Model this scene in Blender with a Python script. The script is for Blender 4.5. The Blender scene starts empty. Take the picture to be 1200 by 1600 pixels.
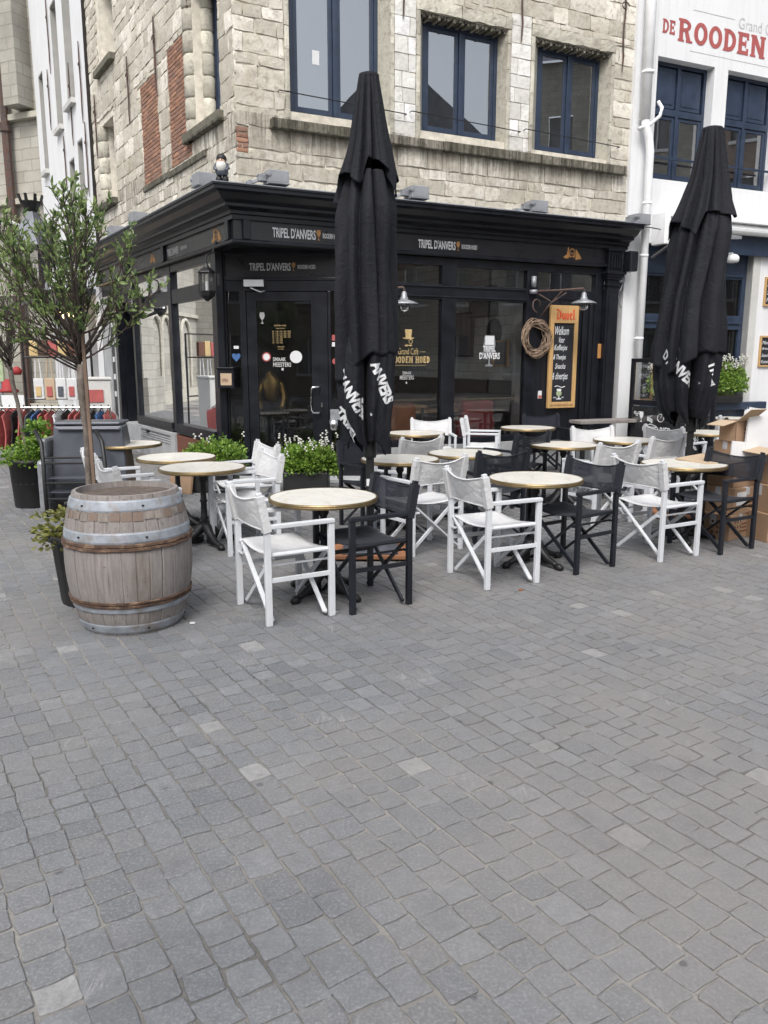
import bpy, math, random
from mathutils import Vector, Matrix, noise
R_ = math.radians
scene = bpy.context.scene
COL = scene.collection
rnd = random.Random(7)

# ---------------------------------------------------------------- camera
cam_d = bpy.data.cameras.new("camera"); cam = bpy.data.objects.new("camera", cam_d); COL.objects.link(cam)
cam.location = (0, 0, 1.7); cam.rotation_euler = (R_(90 - 10.87), 0, 0)
cam_d.sensor_fit = 'VERTICAL'; cam_d.sensor_height = 36; cam_d.lens = 1250 / 1600 * 36
cam_d.clip_end = 500; cam_d.clip_start = 0.05
scene.camera = cam
# ---------------------------------------------------------------- light
SUN_EL, SUN_AZ = 52, 190
w = bpy.data.worlds.new("World"); scene.world = w; w.use_nodes = True
nt = w.node_tree; nt.nodes.clear()
sky = nt.nodes.new('ShaderNodeTexSky'); sky.sky_type = 'NISHITA'; sky.sun_disc = False
sky.sun_elevation = R_(SUN_EL); sky.sun_rotation = R_(SUN_AZ); sky.air_density = 1.2; sky.dust_density = 4.0; sky.ozone_density = 1.0
hs = nt.nodes.new('ShaderNodeHueSaturation'); hs.inputs['Saturation'].default_value = 0.38; hs.inputs['Value'].default_value = 1.0
bg = nt.nodes.new('ShaderNodeBackground'); bg.inputs[1].default_value = 0.15
ow = nt.nodes.new('ShaderNodeOutputWorld')
nt.links.new(sky.outputs[0], hs.inputs['Color']); nt.links.new(hs.outputs[0], bg.inputs[0]); nt.links.new(bg.outputs[0], ow.inputs[0])
sd = bpy.data.lights.new("sun", 'SUN'); sd.energy = 1.15; sd.angle = R_(20); sd.color = (1, .97, .93)
sun = bpy.data.objects.new("sun", sd); COL.objects.link(sun)
az = R_(SUN_AZ)
sdir = Vector((math.sin(az) * math.cos(R_(SUN_EL)), math.cos(az) * math.cos(R_(SUN_EL)), math.sin(R_(SUN_EL))))
sun.rotation_euler = sdir.to_track_quat('Z', 'Y').to_euler()
scene.view_settings.view_transform = 'Standard'; scene.view_settings.look = 'None'
scene.view_settings.exposure = 0.8; scene.view_settings.gamma = 1
scene.render.engine = 'CYCLES'
scene.cycles.max_bounces = 7; scene.cycles.transparent_max_bounces = 12

# ---------------------------------------------------------------- helpers
class Frame:
    """u along a facade, z up, v outward"""
    def __init__(s, O, D, N=None):
        s.O = Vector((O[0], O[1], 0)); s.D = Vector((D[0], D[1], 0)).normalized()
        n = Vector((s.D.y, -s.D.x, 0))
        if N is None:
            if n.dot(s.O) > 0: n = -n
        else: n = Vector((N[0], N[1], 0)).normalized()
        s.N = n
    def p(s, u, z, v=0): return s.O + s.D * u + s.N * v + Vector((0, 0, z))

class MB:
    def __init__(s): s.v = []; s.f = []
    def add(s, vs, fs):
        b = len(s.v); s.v += [Vector(x) for x in vs]; s.f += [tuple(i + b for i in f) for f in fs]; return s
    def box(s, a, b):
        x0, y0, z0 = a; x1, y1, z1 = b
        return s.add([(x0,y0,z0),(x1,y0,z0),(x1,y1,z0),(x0,y1,z0),(x0,y0,z1),(x1,y0,z1),(x1,y1,z1),(x0,y1,z1)],
              [(0,3,2,1),(4,5,6,7),(0,1,5,4),(1,2,6,5),(2,3,7,6),(3,0,4,7)])
    def fbox(s, F, u0, u1, z0, z1, v0, v1):
        P = [F.p(u0,z0,v1),F.p(u1,z0,v1),F.p(u1,z0,v0),F.p(u0,z0,v0),F.p(u0,z1,v1),F.p(u1,z1,v1),F.p(u1,z1,v0),F.p(u0,z1,v0)]
        return s.add(P, [(0,3,2,1),(4,5,6,7),(0,1,5,4),(1,2,6,5),(2,3,7,6),(3,0,4,7)])
    def bar(s, p, q, w, h=None, up=(0,0,1)):
        p, q = Vector(p), Vector(q); h = h or w; d = (q - p).normalized(); up = Vector(up)
        if abs(d.dot(up)) > .98: up = Vector((1,0,0))
        a = d.cross(up).normalized() * w / 2; b = a.normalized().cross(d).normalized() * h / 2
        P = [p-a-b,p+a-b,p+a+b,p-a+b,q-a-b,q+a-b,q+a+b,q-a+b]
        return s.add(P, [(0,3,2,1),(4,5,6,7),(0,1,5,4),(1,2,6,5),(2,3,7,6),(3,0,4,7)])
    def tube(s, pts, rad, n=8, cap=True):
        pts = [Vector(p) for p in pts]; m = len(pts)
        if not hasattr(rad, '__len__'): rad = [rad] * m
        rings = []; ref = None
        for i, p in enumerate(pts):
            d = (pts[min(i+1,m-1)] - pts[max(i-1,0)]).normalized()
            if ref is None: ref = Vector((0,0,1)) if abs(d.z) < .9 else Vector((1,0,0))
            a = d.cross(ref)
            if a.length < 1e-4: a = d.cross(Vector((0,1,0)))
            a.normalize(); b = d.cross(a).normalized(); ref = -b if False else ref
            rings.append([p + (a*math.cos(2*math.pi*k/n) + b*math.sin(2*math.pi*k/n)) * rad[i] for k in range(n)])
        vs = [x for r in rings for x in r]; fs = []
        for i in range(m-1):
            for k in range(n): fs.append((i*n+k, i*n+(k+1)%n, (i+1)*n+(k+1)%n, (i+1)*n+k))
        if cap: fs.append(tuple(range(n))[::-1]); fs.append(tuple((m-1)*n+k for k in range(n)))
        return s.add(vs, fs)
    def lathe(s, prof, n=24, c=(0,0,0), cap=True, flute=0, fn=0):
        c = Vector(c); vs = []; fs = []; m = len(prof)
        for r, z in prof:
            for k in range(n):
                t = 2*math.pi*k/n; rr = r * (1 + (flute*math.cos(fn*t) if fn else 0))
                vs.append(c + Vector((rr*math.cos(t), rr*math.sin(t), z)))
        for i in range(m-1):
            for k in range(n): fs.append((i*n+k, i*n+(k+1)%n, (i+1)*n+(k+1)%n, (i+1)*n+k))
        if cap:
            fs.append(tuple(range(n))[::-1]); fs.append(tuple((m-1)*n+k for k in range(n)))
        return s.add(vs, fs)
    def grid(s, fn, nu, nv, closed=False):
        vs = [fn(i/nu, j/nv) for j in range(nv+1) for i in range(nu+(0 if closed else 1))]
        W = nu + (0 if closed else 1); fs = []
        for j in range(nv):
            for i in range(nu):
                i2 = (i+1) % W if closed else i+1
                fs.append((j*W+i, j*W+i2, (j+1)*W+i2, (j+1)*W+i))
        return s.add(vs, fs)
    def poly(s, F, pts, v0, v1):
        """polygon in (u,z) extruded from v0 to v1"""
        n = len(pts); P = [F.p(u,z,v1) for u,z in pts] + [F.p(u,z,v0) for u,z in pts]
        fs = [tuple(range(n)), tuple(range(n,2*n))[::-1]] + [(i, n+i, n+(i+1)%n, (i+1)%n) for i in range(n)]
        return s.add(P, fs)
    def build(s, name, mat, parent=None, smooth=False, bevel=0, world=True, solid=0, sub=0):
        off = Vector((0,0,0)); p = parent
        if world:
            while p is not None: off += p.location; p = p.parent
        me = bpy.data.meshes.new(name); me.from_pydata([v - off for v in s.v], [], s.f); me.update()
        if smooth: me.polygons.foreach_set('use_smooth', [True]*len(me.polygons))
        if mat: me.materials.append(mat)
        o = bpy.data.objects.new(name, me); COL.objects.link(o)
        if parent: o.parent = parent
        if solid:
            m = o.modifiers.new('solid','SOLIDIFY'); m.thickness = solid; m.offset = 0
        if sub:
            m = o.modifiers.new('sub','SUBSURF'); m.levels = sub; m.render_levels = sub
        if bevel:
            m = o.modifiers.new('bevel','BEVEL'); m.width = bevel; m.segments = 2; m.limit_method = 'ANGLE'
        return o

def tag(o, label, cat, group=None):
    o['label'] = label; o['category'] = cat
    if group: o['group'] = group
    return o
def struct(o, kind='structure'): o['kind'] = kind; return o
def thing(name, label, cat, loc=(0,0,0), rz=0, group=None):
    o = bpy.data.objects.new(name, None); COL.objects.link(o); o.location = loc; o.rotation_euler = (0,0,rz)
    o.empty_display_size = .1
    return tag(o, label, cat, group)
def dup(root, loc, rz, label):
    r = root.copy(); COL.objects.link(r); r.location = loc; r.rotation_euler = (0,0,rz); r['label'] = label
    for ch in list(root.children):
        c = ch.copy(); COL.objects.link(c); c.parent = r
        for g in list(ch.children):
            d = g.copy(); COL.objects.link(d); d.parent = c
    return r

# ---------------------------------------------------------------- materials
def newmat(name):
    m = bpy.data.materials.new(name); m.use_nodes = True; m.node_tree.nodes.clear(); return m
class NB:
    def __init__(s, m): s.t = m.node_tree
    def n(s, typ, **kw):
        x = s.t.nodes.new(typ)
        for k, v in kw.items():
            if k in x.inputs: x.inputs[k].default_value = v
            else: setattr(x, k, v)
        return x
    def l(s, a, b): s.t.links.new(a, b)
    def mix(s, fac, a, b, mode='MIX'):
        x = s.n('ShaderNodeMix', data_type='RGBA', blend_type=mode)
        for i, v in ((0, fac), (6, a), (7, b)):
            if hasattr(v, 'links') or isinstance(v, bpy.types.NodeSocket): s.l(v, x.inputs[i])
            else: x.inputs[i].default_value = v if i == 0 else (*v[:3], 1)
        return x.outputs[2]
    def ramp(s, inp, stops):
        x = s.n('ShaderNodeValToRGB'); cr = x.color_ramp
        while len(cr.elements) < len(stops): cr.elements.new(.5)
        for e, (p, c) in zip(cr.elements, stops):
            e.position = p; e.color = (c, c, c, 1) if not hasattr(c, '__len__') else (*c, 1)
        s.l(inp, x.inputs[0]); return x.outputs[0]
    def noise(s, co, scale, detail=4, rough=.55, dist=0):
        x = s.n('ShaderNodeTexNoise'); x.inputs['Scale'].default_value = scale; x.inputs['Detail'].default_value = detail
        x.inputs['Roughness'].default_value = rough; x.inputs['Distortion'].default_value = dist
        s.l(co, x.inputs['Vector']); return x.outputs[0]
    def map(s, co, sc, loc=(0,0,0)):
        x = s.n('ShaderNodeMapping'); x.inputs['Scale'].default_value = sc; x.inputs['Location'].default_value = loc; s.l(co, x.inputs[0]); return x.outputs[0]
def M(name, col, rough=.6, metal=0, var=.12, scale=6, bump=.15, bscale=60, col2=None, amt2=.5, scale2=3, island=0,
      stretch=(1,1,1), rnd_obj=False, col3=None, spec=None, bdist=.01, alpha=None, coat=0):
    m = newmat(name); b = NB(m)
    out = b.n('ShaderNodeOutputMaterial'); p = b.n('ShaderNodeBsdfPrincipled')
    tc = b.n('ShaderNodeTexCoord'); co = tc.outputs['Object']
    geo = b.n('ShaderNodeNewGeometry')
    if rnd_obj:
        oi = b.n('ShaderNodeObjectInfo'); va = b.n('ShaderNodeVectorMath', operation='MULTIPLY_ADD')
        cb = b.n('ShaderNodeCombineXYZ'); b.l(oi.outputs['Random'], cb.inputs[0]); b.l(oi.outputs['Random'], cb.inputs[1])
        va.inputs[1].default_value = (37,53,0); b.l(cb.outputs[0], va.inputs[0]); b.l(co, va.inputs[2]); co = va.outputs[0]
    co = b.map(co, stretch)
    n1 = b.noise(co, scale); f = b.ramp(n1, [(.3, 0), (.7, 1)])
    c = b.mix(f, tuple(x*(1-var) for x in col), tuple(min(1,x*(1+var)) for x in col))
    if col2:
        n2 = b.noise(co, scale2, 6, .65); f2 = b.ramp(n2, [(1-amt2-.08, 0), (1-amt2+.08, 1)]); c = b.mix(f2, c, col2)
    if island:
        mr = b.n('ShaderNodeMapRange'); mr.inputs[3].default_value = 1-island; mr.inputs[4].default_value = 1+island
        b.l(geo.outputs['Random Per Island'], mr.inputs[0])
        cb2 = b.n('ShaderNodeCombineColor')
        for i in range(3): b.l(mr.outputs[0], cb2.inputs[i])
        c = b.mix(1.0, c, cb2.outputs[0], 'MULTIPLY')
        if col3:
            mt = b.n('ShaderNodeMath', operation='MULTIPLY'); mt.inputs[1].default_value = 7.31; b.l(geo.outputs['Random Per Island'], mt.inputs[0])
            fr = b.n('ShaderNodeMath', operation='FRACT'); b.l(mt.outputs[0], fr.inputs[0])
            c = b.mix(b.ramp(fr.outputs[0], [(.45, 0), (.85, .9)]), c, col3)
    b.l(c, p.inputs['Base Color']); p.inputs['Roughness'].default_value = rough; p.inputs['Metallic'].default_value = metal
    if spec is not None: p.inputs['Specular IOR Level'].default_value = spec
    if coat: p.inputs['Coat Weight'].default_value = coat
    if bump:
        nb = b.noise(co, bscale, 5, .6); bp = b.n('ShaderNodeBump'); bp.inputs['Strength'].default_value = bump; bp.inputs['Distance'].default_value = bdist
        b.l(nb, bp.inputs['Height']); b.l(bp.outputs[0], p.inputs['Normal'])
    if rough < .9:
        rr = b.n('ShaderNodeMapRange'); rr.inputs[3].default_value = max(.03, rough-.12); rr.inputs[4].default_value = min(1, rough+.12)
        b.l(n1, rr.inputs[0]); b.l(rr.outputs[0], p.inputs['Roughness'])
    if alpha is not None:
        tr = b.n('ShaderNodeBsdfTransparent'); mx = b.n('ShaderNodeMixShader'); mx.inputs[0].default_value = alpha
        b.l(tr.outputs[0], mx.inputs[1]); b.l(p.outputs[0], mx.inputs[2]); b.l(mx.outputs[0], out.inputs[0])
    else: b.l(p.outputs[0], out.inputs[0])
    return m
def glass(name, ior=1.55, tint=(1,1,1), dirt=.03):
    m = newmat(name); b = NB(m); out = b.n('ShaderNodeOutputMaterial')
    tr = b.n('ShaderNodeBsdfTransparent'); tr.inputs[0].default_value = (*tint, 1)
    gl = b.n('ShaderNodeBsdfGlossy'); gl.inputs['Roughness'].default_value = .0; gl.inputs[0].default_value = (.95,.97,1,1)
    fr = b.n('ShaderNodeFresnel'); fr.inputs[0].default_value = ior
    tc = b.n('ShaderNodeTexCoord'); nz = b.noise(tc.outputs['Object'], 1.3, 2, .4)
    bp = b.n('ShaderNodeBump'); bp.inputs['Strength'].default_value = .03; bp.inputs['Distance'].default_value = .02; b.l(nz, bp.inputs['Height']); b.l(bp.outputs[0], gl.inputs['Normal'])
    mx = b.n('ShaderNodeMixShader'); b.l(fr.outputs[0], mx.inputs[0]); b.l(tr.outputs[0], mx.inputs[1]); b.l(gl.outputs[0], mx.inputs[2])
    df = b.n('ShaderNodeBsdfDiffuse'); df.inputs[0].default_value = (.5,.5,.5,1)
    nd = b.ramp(b.noise(tc.outputs['Object'], 5, 6, .7), [(.4, dirt*.3), (.8, dirt)])
    m2 = b.n('ShaderNodeMixShader'); b.l(nd, m2.inputs[0]); b.l(mx.outputs[0], m2.inputs[1]); b.l(df.outputs[0], m2.inputs[2])
    b.l(m2.outputs[0], out.inputs[0]); return m
def emit(name, col, st):
    m = newmat(name); b = NB(m); o = b.n('ShaderNodeOutputMaterial'); e = b.n('ShaderNodeEmission'); e.inputs[0].default_value = (*col,1); e.inputs[1].default_value = st
    b.l(e.outputs[0], o.inputs[0]); return m

def stone_mat(name, base, alt, dark, isl=.2, stain=.35):
    m = newmat(name); b = NB(m); out = b.n('ShaderNodeOutputMaterial'); p = b.n('ShaderNodeBsdfPrincipled'); p.inputs['Roughness'].default_value = .9
    p.inputs['Specular IOR Level'].default_value = .2
    tc = b.n('ShaderNodeTexCoord'); co = tc.outputs['Object']; geo = b.n('ShaderNodeNewGeometry'); isr = geo.outputs['Random Per Island']
    c = b.mix(b.ramp(b.noise(co, 3.5, 8, .7), [(.35,0),(.65,1)]), base, alt)
    mt = b.n('ShaderNodeMath', operation='MULTIPLY'); mt.inputs[1].default_value = 9.7; b.l(isr, mt.inputs[0])
    fr = b.n('ShaderNodeMath', operation='FRACT'); b.l(mt.outputs[0], fr.inputs[0])
    c = b.mix(b.ramp(fr.outputs[0], [(.0,0),(.3,.15),(.8,.75)]), c, tuple(x*.74 for x in alt))
    c = b.mix(b.ramp(isr, [(.78,0),(.84,.85)]), c, tuple(min(.8,x*1.16) for x in base))
    c = b.mix(b.ramp(b.noise(co, 14, 8, .75), [(.50,0),(.70,.8)]), c, dark)
    c = b.mix(b.ramp(b.noise(co, 1.7, 7, .75), [(.50,0),(.66,.5)]), c, tuple(x*1.5 for x in dark))
    # rain streaks that belong to the stone
    c = b.mix(b.ramp(b.noise(b.map(co,(5,5,.55)), 1.6, 6, .7), [(1-stain,0),(1-stain+.22,.6)]), c, tuple(x*.75 for x in dark))
    # soot runs that have stained the stone below the sill course
    sx_ = b.n('ShaderNodeSeparateXYZ'); b.l(co, sx_.inputs[0]); mz = b.n('ShaderNodeMapRange'); mz.inputs[1].default_value = 3.95; mz.inputs[2].default_value = 4.55; b.l(sx_.outputs[2], mz.inputs[0])
    gt = b.n('ShaderNodeMath', operation='LESS_THAN'); gt.inputs[1].default_value = 4.7; b.l(sx_.outputs[2], gt.inputs[0])
    ml = b.n('ShaderNodeMath', operation='MULTIPLY'); b.l(mz.outputs[0], ml.inputs[0]); b.l(gt.outputs[0], ml.inputs[1])
    st_ = b.n('ShaderNodeMath', operation='MULTIPLY'); b.l(ml.outputs[0], st_.inputs[0]); b.l(b.ramp(b.noise(b.map(co,(12,12,.8)), 1.5, 6, .7), [(.42,0),(.6,.8)]), st_.inputs[1])
    c = b.mix(st_.outputs[0], c, tuple(x*.55 for x in dark))
    b.l(c, p.inputs['Base Color'])
    h = b.noise(co, 30, 8, .7); h2 = b.noise(co, 7, 5, .6)
    bp = b.n('ShaderNodeBump'); bp.inputs['Strength'].default_value = .55; bp.inputs['Distance'].default_value = .014; b.l(h, bp.inputs['Height'])
    bp2 = b.n('ShaderNodeBump'); bp2.inputs['Strength'].default_value = .5; bp2.inputs['Distance'].default_value = .04; b.l(h2, bp2.inputs['Height']); b.l(bp.outputs[0], bp2.inputs['Normal'])
    b.l(bp2.outputs[0], p.inputs['Normal']); b.l(p.outputs[0], out.inputs[0]); return m

MAT = {}
MAT['stone'] = stone_mat('sandstone', (.66,.63,.56), (.56,.525,.44), (.25,.215,.17))
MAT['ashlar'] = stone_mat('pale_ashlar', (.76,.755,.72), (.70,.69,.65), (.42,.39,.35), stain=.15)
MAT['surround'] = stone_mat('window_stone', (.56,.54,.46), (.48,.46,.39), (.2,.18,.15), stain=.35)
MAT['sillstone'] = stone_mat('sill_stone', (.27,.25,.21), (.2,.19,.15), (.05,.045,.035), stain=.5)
MAT['mortar'] = M('mortar', (.60,.56,.48), .95, var=.2, scale=9, bump=.5, bscale=80)
MAT['brick'] = M('red_brick', (.30,.16,.105), .9, island=.3, col3=(.22,.13,.10), var=.2, scale=14, bump=.5, bscale=90, col2=(.42,.34,.28), amt2=.28, scale2=16)
MAT['black'] = M('black_paint', (.009,.010,.0145), .33, var=.3, scale=5, bump=.05, bscale=40, spec=.4)
MAT['blackwood'] = M('black_wood_panel', (.006,.007,.011), .42, var=.3, scale=3, stretch=(6,6,.6), bump=.1, bscale=30)
MAT['fascia'] = M('fascia_panel', (.017,.0175,.021), .3, var=.15, scale=3, bump=.03)
MAT['lead'] = M('lead_flashing', (.22,.24,.27), .55, var=.25, scale=5, bump=.2, bscale=25)
MAT['blue'] = M('blue_window_paint', (.024,.038,.068), .38, var=.2, scale=7, bump=.06, bscale=50, col2=(.05,.08,.13), amt2=.25, scale2=6)
MAT['plinth'] = M('grey_plinth_stone', (.33,.34,.35), .75, var=.15, scale=4, bump=.2, bscale=50, col2=(.20,.20,.20), amt2=.35, scale2=2)
MAT['redbrown'] = M('red_brown_panel', (.13,.045,.028), .55, var=.2, scale=4, bump=.1, stretch=(1,1,8))
def plaster(name, col, dirty):
    m = newmat(name); b = NB(m); out = b.n('ShaderNodeOutputMaterial'); p = b.n('ShaderNodeBsdfPrincipled'); p.inputs['Roughness'].default_value = .8
    tc = b.n('ShaderNodeTexCoord'); co = tc.outputs['Object']
    c = b.mix(b.ramp(b.noise(co, 1.5, 5, .6), [(.3,0),(.7,1)]), tuple(x*.93 for x in col), col)
    c = b.mix(b.ramp(b.noise(b.map(co,(9,9,.5)), 1.2, 6, .7), [(.5,0),(.8,.45)]), c, dirty)
    b.l(c, p.inputs['Base Color'])
    h = b.noise(co, 18, 6, .6); bp = b.n('ShaderNodeBump'); bp.inputs['Strength'].default_value = .3; bp.inputs['Distance'].default_value = .01; b.l(h, bp.inputs['Height'])
    b.l(bp.outputs[0], p.inputs['Normal']); b.l(p.outputs[0], out.inputs[0]); return m
MAT['revealgrey'] = M('grey_niche_paint', (.30,.295,.28), .8, var=.1, scale=3, bump=.1)  # shade of the deep window niches, put into the colour
MAT['white'] = plaster('white_render', (.70,.71,.725), (.46,.45,.43))
MAT['whitepipe'] = M('white_pipe_paint', (.75,.76,.77), .5, var=.08, scale=4, bump=.1, col2=(.55,.54,.5), amt2=.25)
MAT['greypaint'] = M('grey_reveal_paint', (.50,.50,.48), .7, var=.1, scale=3, bump=.1)
MAT['glass'] = glass('window_glass', 1.5, dirt=.012)
MAT['glass_side'] = glass('shop_glass', 2.1, tint=(.8,.82,.82))
MAT['glass_up'] = glass('upper_glass', 3.8, tint=(.5,.52,.55), dirt=.05)
MAT['glass_clear'] = glass('screen_glass', 1.5, dirt=.06)
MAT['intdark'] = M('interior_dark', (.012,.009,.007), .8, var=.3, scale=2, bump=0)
MAT['intpale'] = M('interior_pale', (.35,.33,.29), .9, bump=0)
MAT['intgrey'] = M('curtain_grey', (.16,.16,.17), .9, var=.2, scale=3, bump=0, stretch=(8,8,.3))
MAT['intfloor'] = M('interior_floor', (.05,.035,.025), .5, bump=0)
MAT['iron'] = M('cast_iron', (.016,.016,.018), .5, metal=.3, var=.3, scale=12, bump=.3, bscale=60)
MAT['rustiron'] = M('rusty_iron', (.07,.05,.045), .75, var=.4, scale=14, bump=.4, bscale=60, col2=(.10,.045,.03), amt2=.45, scale2=10)
MAT['wpaint'] = M('white_chair_paint', (.56,.58,.61), .45, var=.06, scale=6, bump=.12, bscale=40, col2=(.44,.43,.41), amt2=.27, scale2=9, rnd_obj=True)
MAT['bpaint'] = M('black_chair_paint', (.008,.0095,.015), .38, var=.3, scale=6, bump=.08, bscale=40, rnd_obj=True, col2=(.05,.05,.06), amt2=.18, scale2=12)
def canvas(name, col, alpha=None, sheen=.08, col2=None):
    m = newmat(name); b = NB(m); out = b.n('ShaderNodeOutputMaterial'); p = b.n('ShaderNodeBsdfPrincipled'); p.inputs['Roughness'].default_value = .8
    tc = b.n('ShaderNodeTexCoord'); co = tc.outputs['Object']
    c = b.mix(b.ramp(b.noise(co, 4, 5, .6), [(.3,0),(.7,1)]), tuple(x*.88 for x in col), col)
    if col2: c = b.mix(b.ramp(b.noise(co, 9, 6, .7), [(.55,0),(.8,.5)]), c, col2)
    b.l(c, p.inputs['Base Color']); p.inputs['Sheen Weight'].default_value = sheen; p.inputs['Specular IOR Level'].default_value = .35
    wv = b.noise(co, 260, 2, .5); bp = b.n('ShaderNodeBump'); bp.inputs['Strength'].default_value = .25; bp.inputs['Distance'].default_value = .002; b.l(wv, bp.inputs['Height'])
    n2 = b.noise(co, 11, 5, .6, 1.6); bp2 = b.n('ShaderNodeBump'); bp2.inputs['Strength'].default_value = .55; bp2.inputs['Distance'].default_value = .02; b.l(n2, bp2.inputs['Height']); b.l(bp.outputs[0], bp2.inputs['Normal'])
    b.l(bp2.outputs[0], p.inputs['Normal'])
    if alpha is not None:
        tr = b.n('ShaderNodeBsdfTransparent'); mx = b.n('ShaderNodeMixShader'); mx.inputs[0].default_value = alpha
        b.l(tr.outputs[0], mx.inputs[1]); b.l(p.outputs[0], mx.inputs[2]); b.l(mx.outputs[0], out.inputs[0])
    else: b.l(p.outputs[0], out.inputs[0])
    return m
MAT['wcanvas'] = canvas('white_canvas', (.60,.605,.615), col2=(.42,.41,.39))
MAT['bcanvas'] = canvas('black_seat_canvas', (.012,.0145,.024))
MAT['bmesh'] = canvas('sheer_black_mesh', (.016,.019,.029), alpha=.72)
MAT['umb'] = canvas('umbrella_cloth', (.0070,.0080,.0125), sheen=0)
def marble():
    m = newmat('cream_marble'); b = NB(m); out = b.n('ShaderNodeOutputMaterial'); p = b.n('ShaderNodeBsdfPrincipled'); p.inputs['Roughness'].default_value = .28
    tc = b.n('ShaderNodeTexCoord'); oi = b.n('ShaderNodeObjectInfo'); va = b.n('ShaderNodeVectorMath', operation='MULTIPLY_ADD')
    cb = b.n('ShaderNodeCombineXYZ'); b.l(oi.outputs['Random'], cb.inputs[0]); b.l(oi.outputs['Random'], cb.inputs[1]); va.inputs[1].default_value = (31,17,0)
    b.l(cb.outputs[0], va.inputs[0]); b.l(tc.outputs['Object'], va.inputs[2]); co = va.outputs[0]
    wv = b.n('ShaderNodeTexWave'); wv.inputs['Scale'].default_value = 1.6; wv.inputs['Distortion'].default_value = 14; wv.inputs['Detail'].default_value = 5; wv.inputs['Detail Scale'].default_value = 1.6
    b.l(co, wv.inputs['Vector'])
    c = b.mix(b.ramp(b.noise(co, 5, 6, .6), [(.35,0),(.7,1)]), (.66,.645,.59), (.76,.745,.69))
    c = b.mix(b.ramp(wv.outputs['Fac'], [(.0,.45),(.05,.0)]), c, (.46,.42,.34))
    b.l(c, p.inputs['Base Color']); b.l(p.outputs[0], out.inputs[0]); return m
MAT['marble'] = marble()
MAT['brass'] = M('brass_edge', (.23,.17,.085), .4, metal=.75, var=.3, scale=9, bump=.1)
MAT['galv'] = M('galvanised_steel', (.28,.305,.34), .6, metal=.25, var=.25, scale=12, bump=.15, bscale=40, col2=(.22,.2,.19), amt2=.42, scale2=9)
MAT['rust'] = M('rusty_hoop', (.075,.043,.029), .85, var=.45, scale=20, bump=.5, bscale=60, col2=(.26,.17,.11), amt2=.4, scale2=14)
def stave_mat():
    m = newmat('weathered_staves'); b = NB(m); out = b.n('ShaderNodeOutputMaterial'); p = b.n('ShaderNodeBsdfPrincipled'); p.inputs['Roughness'].default_value = .85
    tc = b.n('ShaderNodeTexCoord'); co = tc.outputs['Object']; geo = b.n('ShaderNodeNewGeometry'); isr = geo.outputs['Random Per Island']
    g = b.noise(b.map(co,(30,30,1.6)), 2.2, 8, .7)
    c = b.mix(b.ramp(g, [(.3,0),(.7,1)]), (.15,.13,.12), (.29,.27,.26))
    c = b.mix(b.ramp(isr, [(0,0),(1,.55)]), c, (.20,.185,.18))
    c = b.mix(b.ramp(b.noise(b.map(co,(3,3,.8)), 2.5, 6, .7), [(.5,0),(.75,.8)]), c, (.13,.105,.085))
    c = b.mix(b.ramp(b.noise(co, 40, 4, .6), [(.62,0),(.72,.7)]), c, (.06,.045,.04))
    b.l(c, p.inputs['Base Color'])
    bp = b.n('ShaderNodeBump'); bp.inputs['Strength'].default_value = .5; bp.inputs['Distance'].default_value = .006; b.l(g, bp.inputs['Height'])
    b.l(bp.outputs[0], p.inputs['Normal']); b.l(p.outputs[0], out.inputs[0]); return m
MAT['stave'] = stave_mat()
MAT['rawstave'] = M('rust_stained_wood', (.20,.175,.155), .85, island=.10, col3=(.165,.12,.095), var=.3, scale=20, bump=.3, col2=(.36,.31,.27), amt2=.3, scale2=12)
MAT['lid'] = M('barrel_lid', (.085,.065,.055), .9, var=.3, scale=12, bump=.6, bscale=50, col2=(.20,.16,.13), amt2=.35, scale2=25)
MAT['bark'] = M('bark', (.12,.10,.085), .9, var=.35, scale=18, bump=.7, bscale=50, col2=(.20,.18,.15), amt2=.4, scale2=10)
MAT['twig'] = M('twig', (.055,.042,.035), .85, var=.3, scale=18, bump=.3)
MAT['stake'] = M('wood_stake', (.16,.11,.08), .85, var=.2, scale=10, bump=.3, stretch=(4,4,.5))
def leafmat(name, a, c2, tl=.3):
    m = newmat(name); b = NB(m); out = b.n('ShaderNodeOutputMaterial'); p = b.n('ShaderNodeBsdfPrincipled'); p.inputs['Roughness'].default_value = .45
    geo = b.n('ShaderNodeNewGeometry'); c = b.mix(geo.outputs['Random Per Island'], a, c2); b.l(c, p.inputs['Base Color'])
    tr = b.n('ShaderNodeBsdfTranslucent'); b.l(c, tr.inputs[0]); mx = b.n('ShaderNodeMixShader'); mx.inputs[0].default_value = tl
    b.l(p.outputs[0], mx.inputs[1]); b.l(tr.outputs[0], mx.inputs[2]); b.l(mx.outputs[0], out.inputs[0]); return m
MAT['leaf'] = leafmat('laurel_leaf', (.05,.10,.035), (.32,.42,.15), .4)
MAT['leaf2'] = leafmat('bright_leaf', (.06,.14,.02), (.26,.40,.06))
MAT['leaf3'] = leafmat('olive_leaf', (.08,.09,.02), (.26,.26,.07))
MAT['flower'] = leafmat('white_petal', (.6,.6,.55), (.8,.8,.76), .2)
MAT['pot'] = M('black_plastic_pot', (.010,.010,.011), .5, var=.2, scale=8, bump=.1)
MAT['soil'] = M('soil', (.03,.022,.015), .95, var=.4, scale=20, bump=.8, bscale=40)
MAT['card'] = M('cardboard', (.29,.19,.12), .85, var=.08, scale=5, bump=.1, rnd_obj=True)
MAT['cardin'] = M('cardboard_pale', (.42,.32,.22), .85, var=.06, scale=5, bump=.1)
MAT['paper'] = M('white_paper', (.62,.63,.64), .7, var=.04, bump=0)
MAT['tape'] = M('packing_tape', (.42,.44,.48), .3, var=.1, bump=0)
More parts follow.
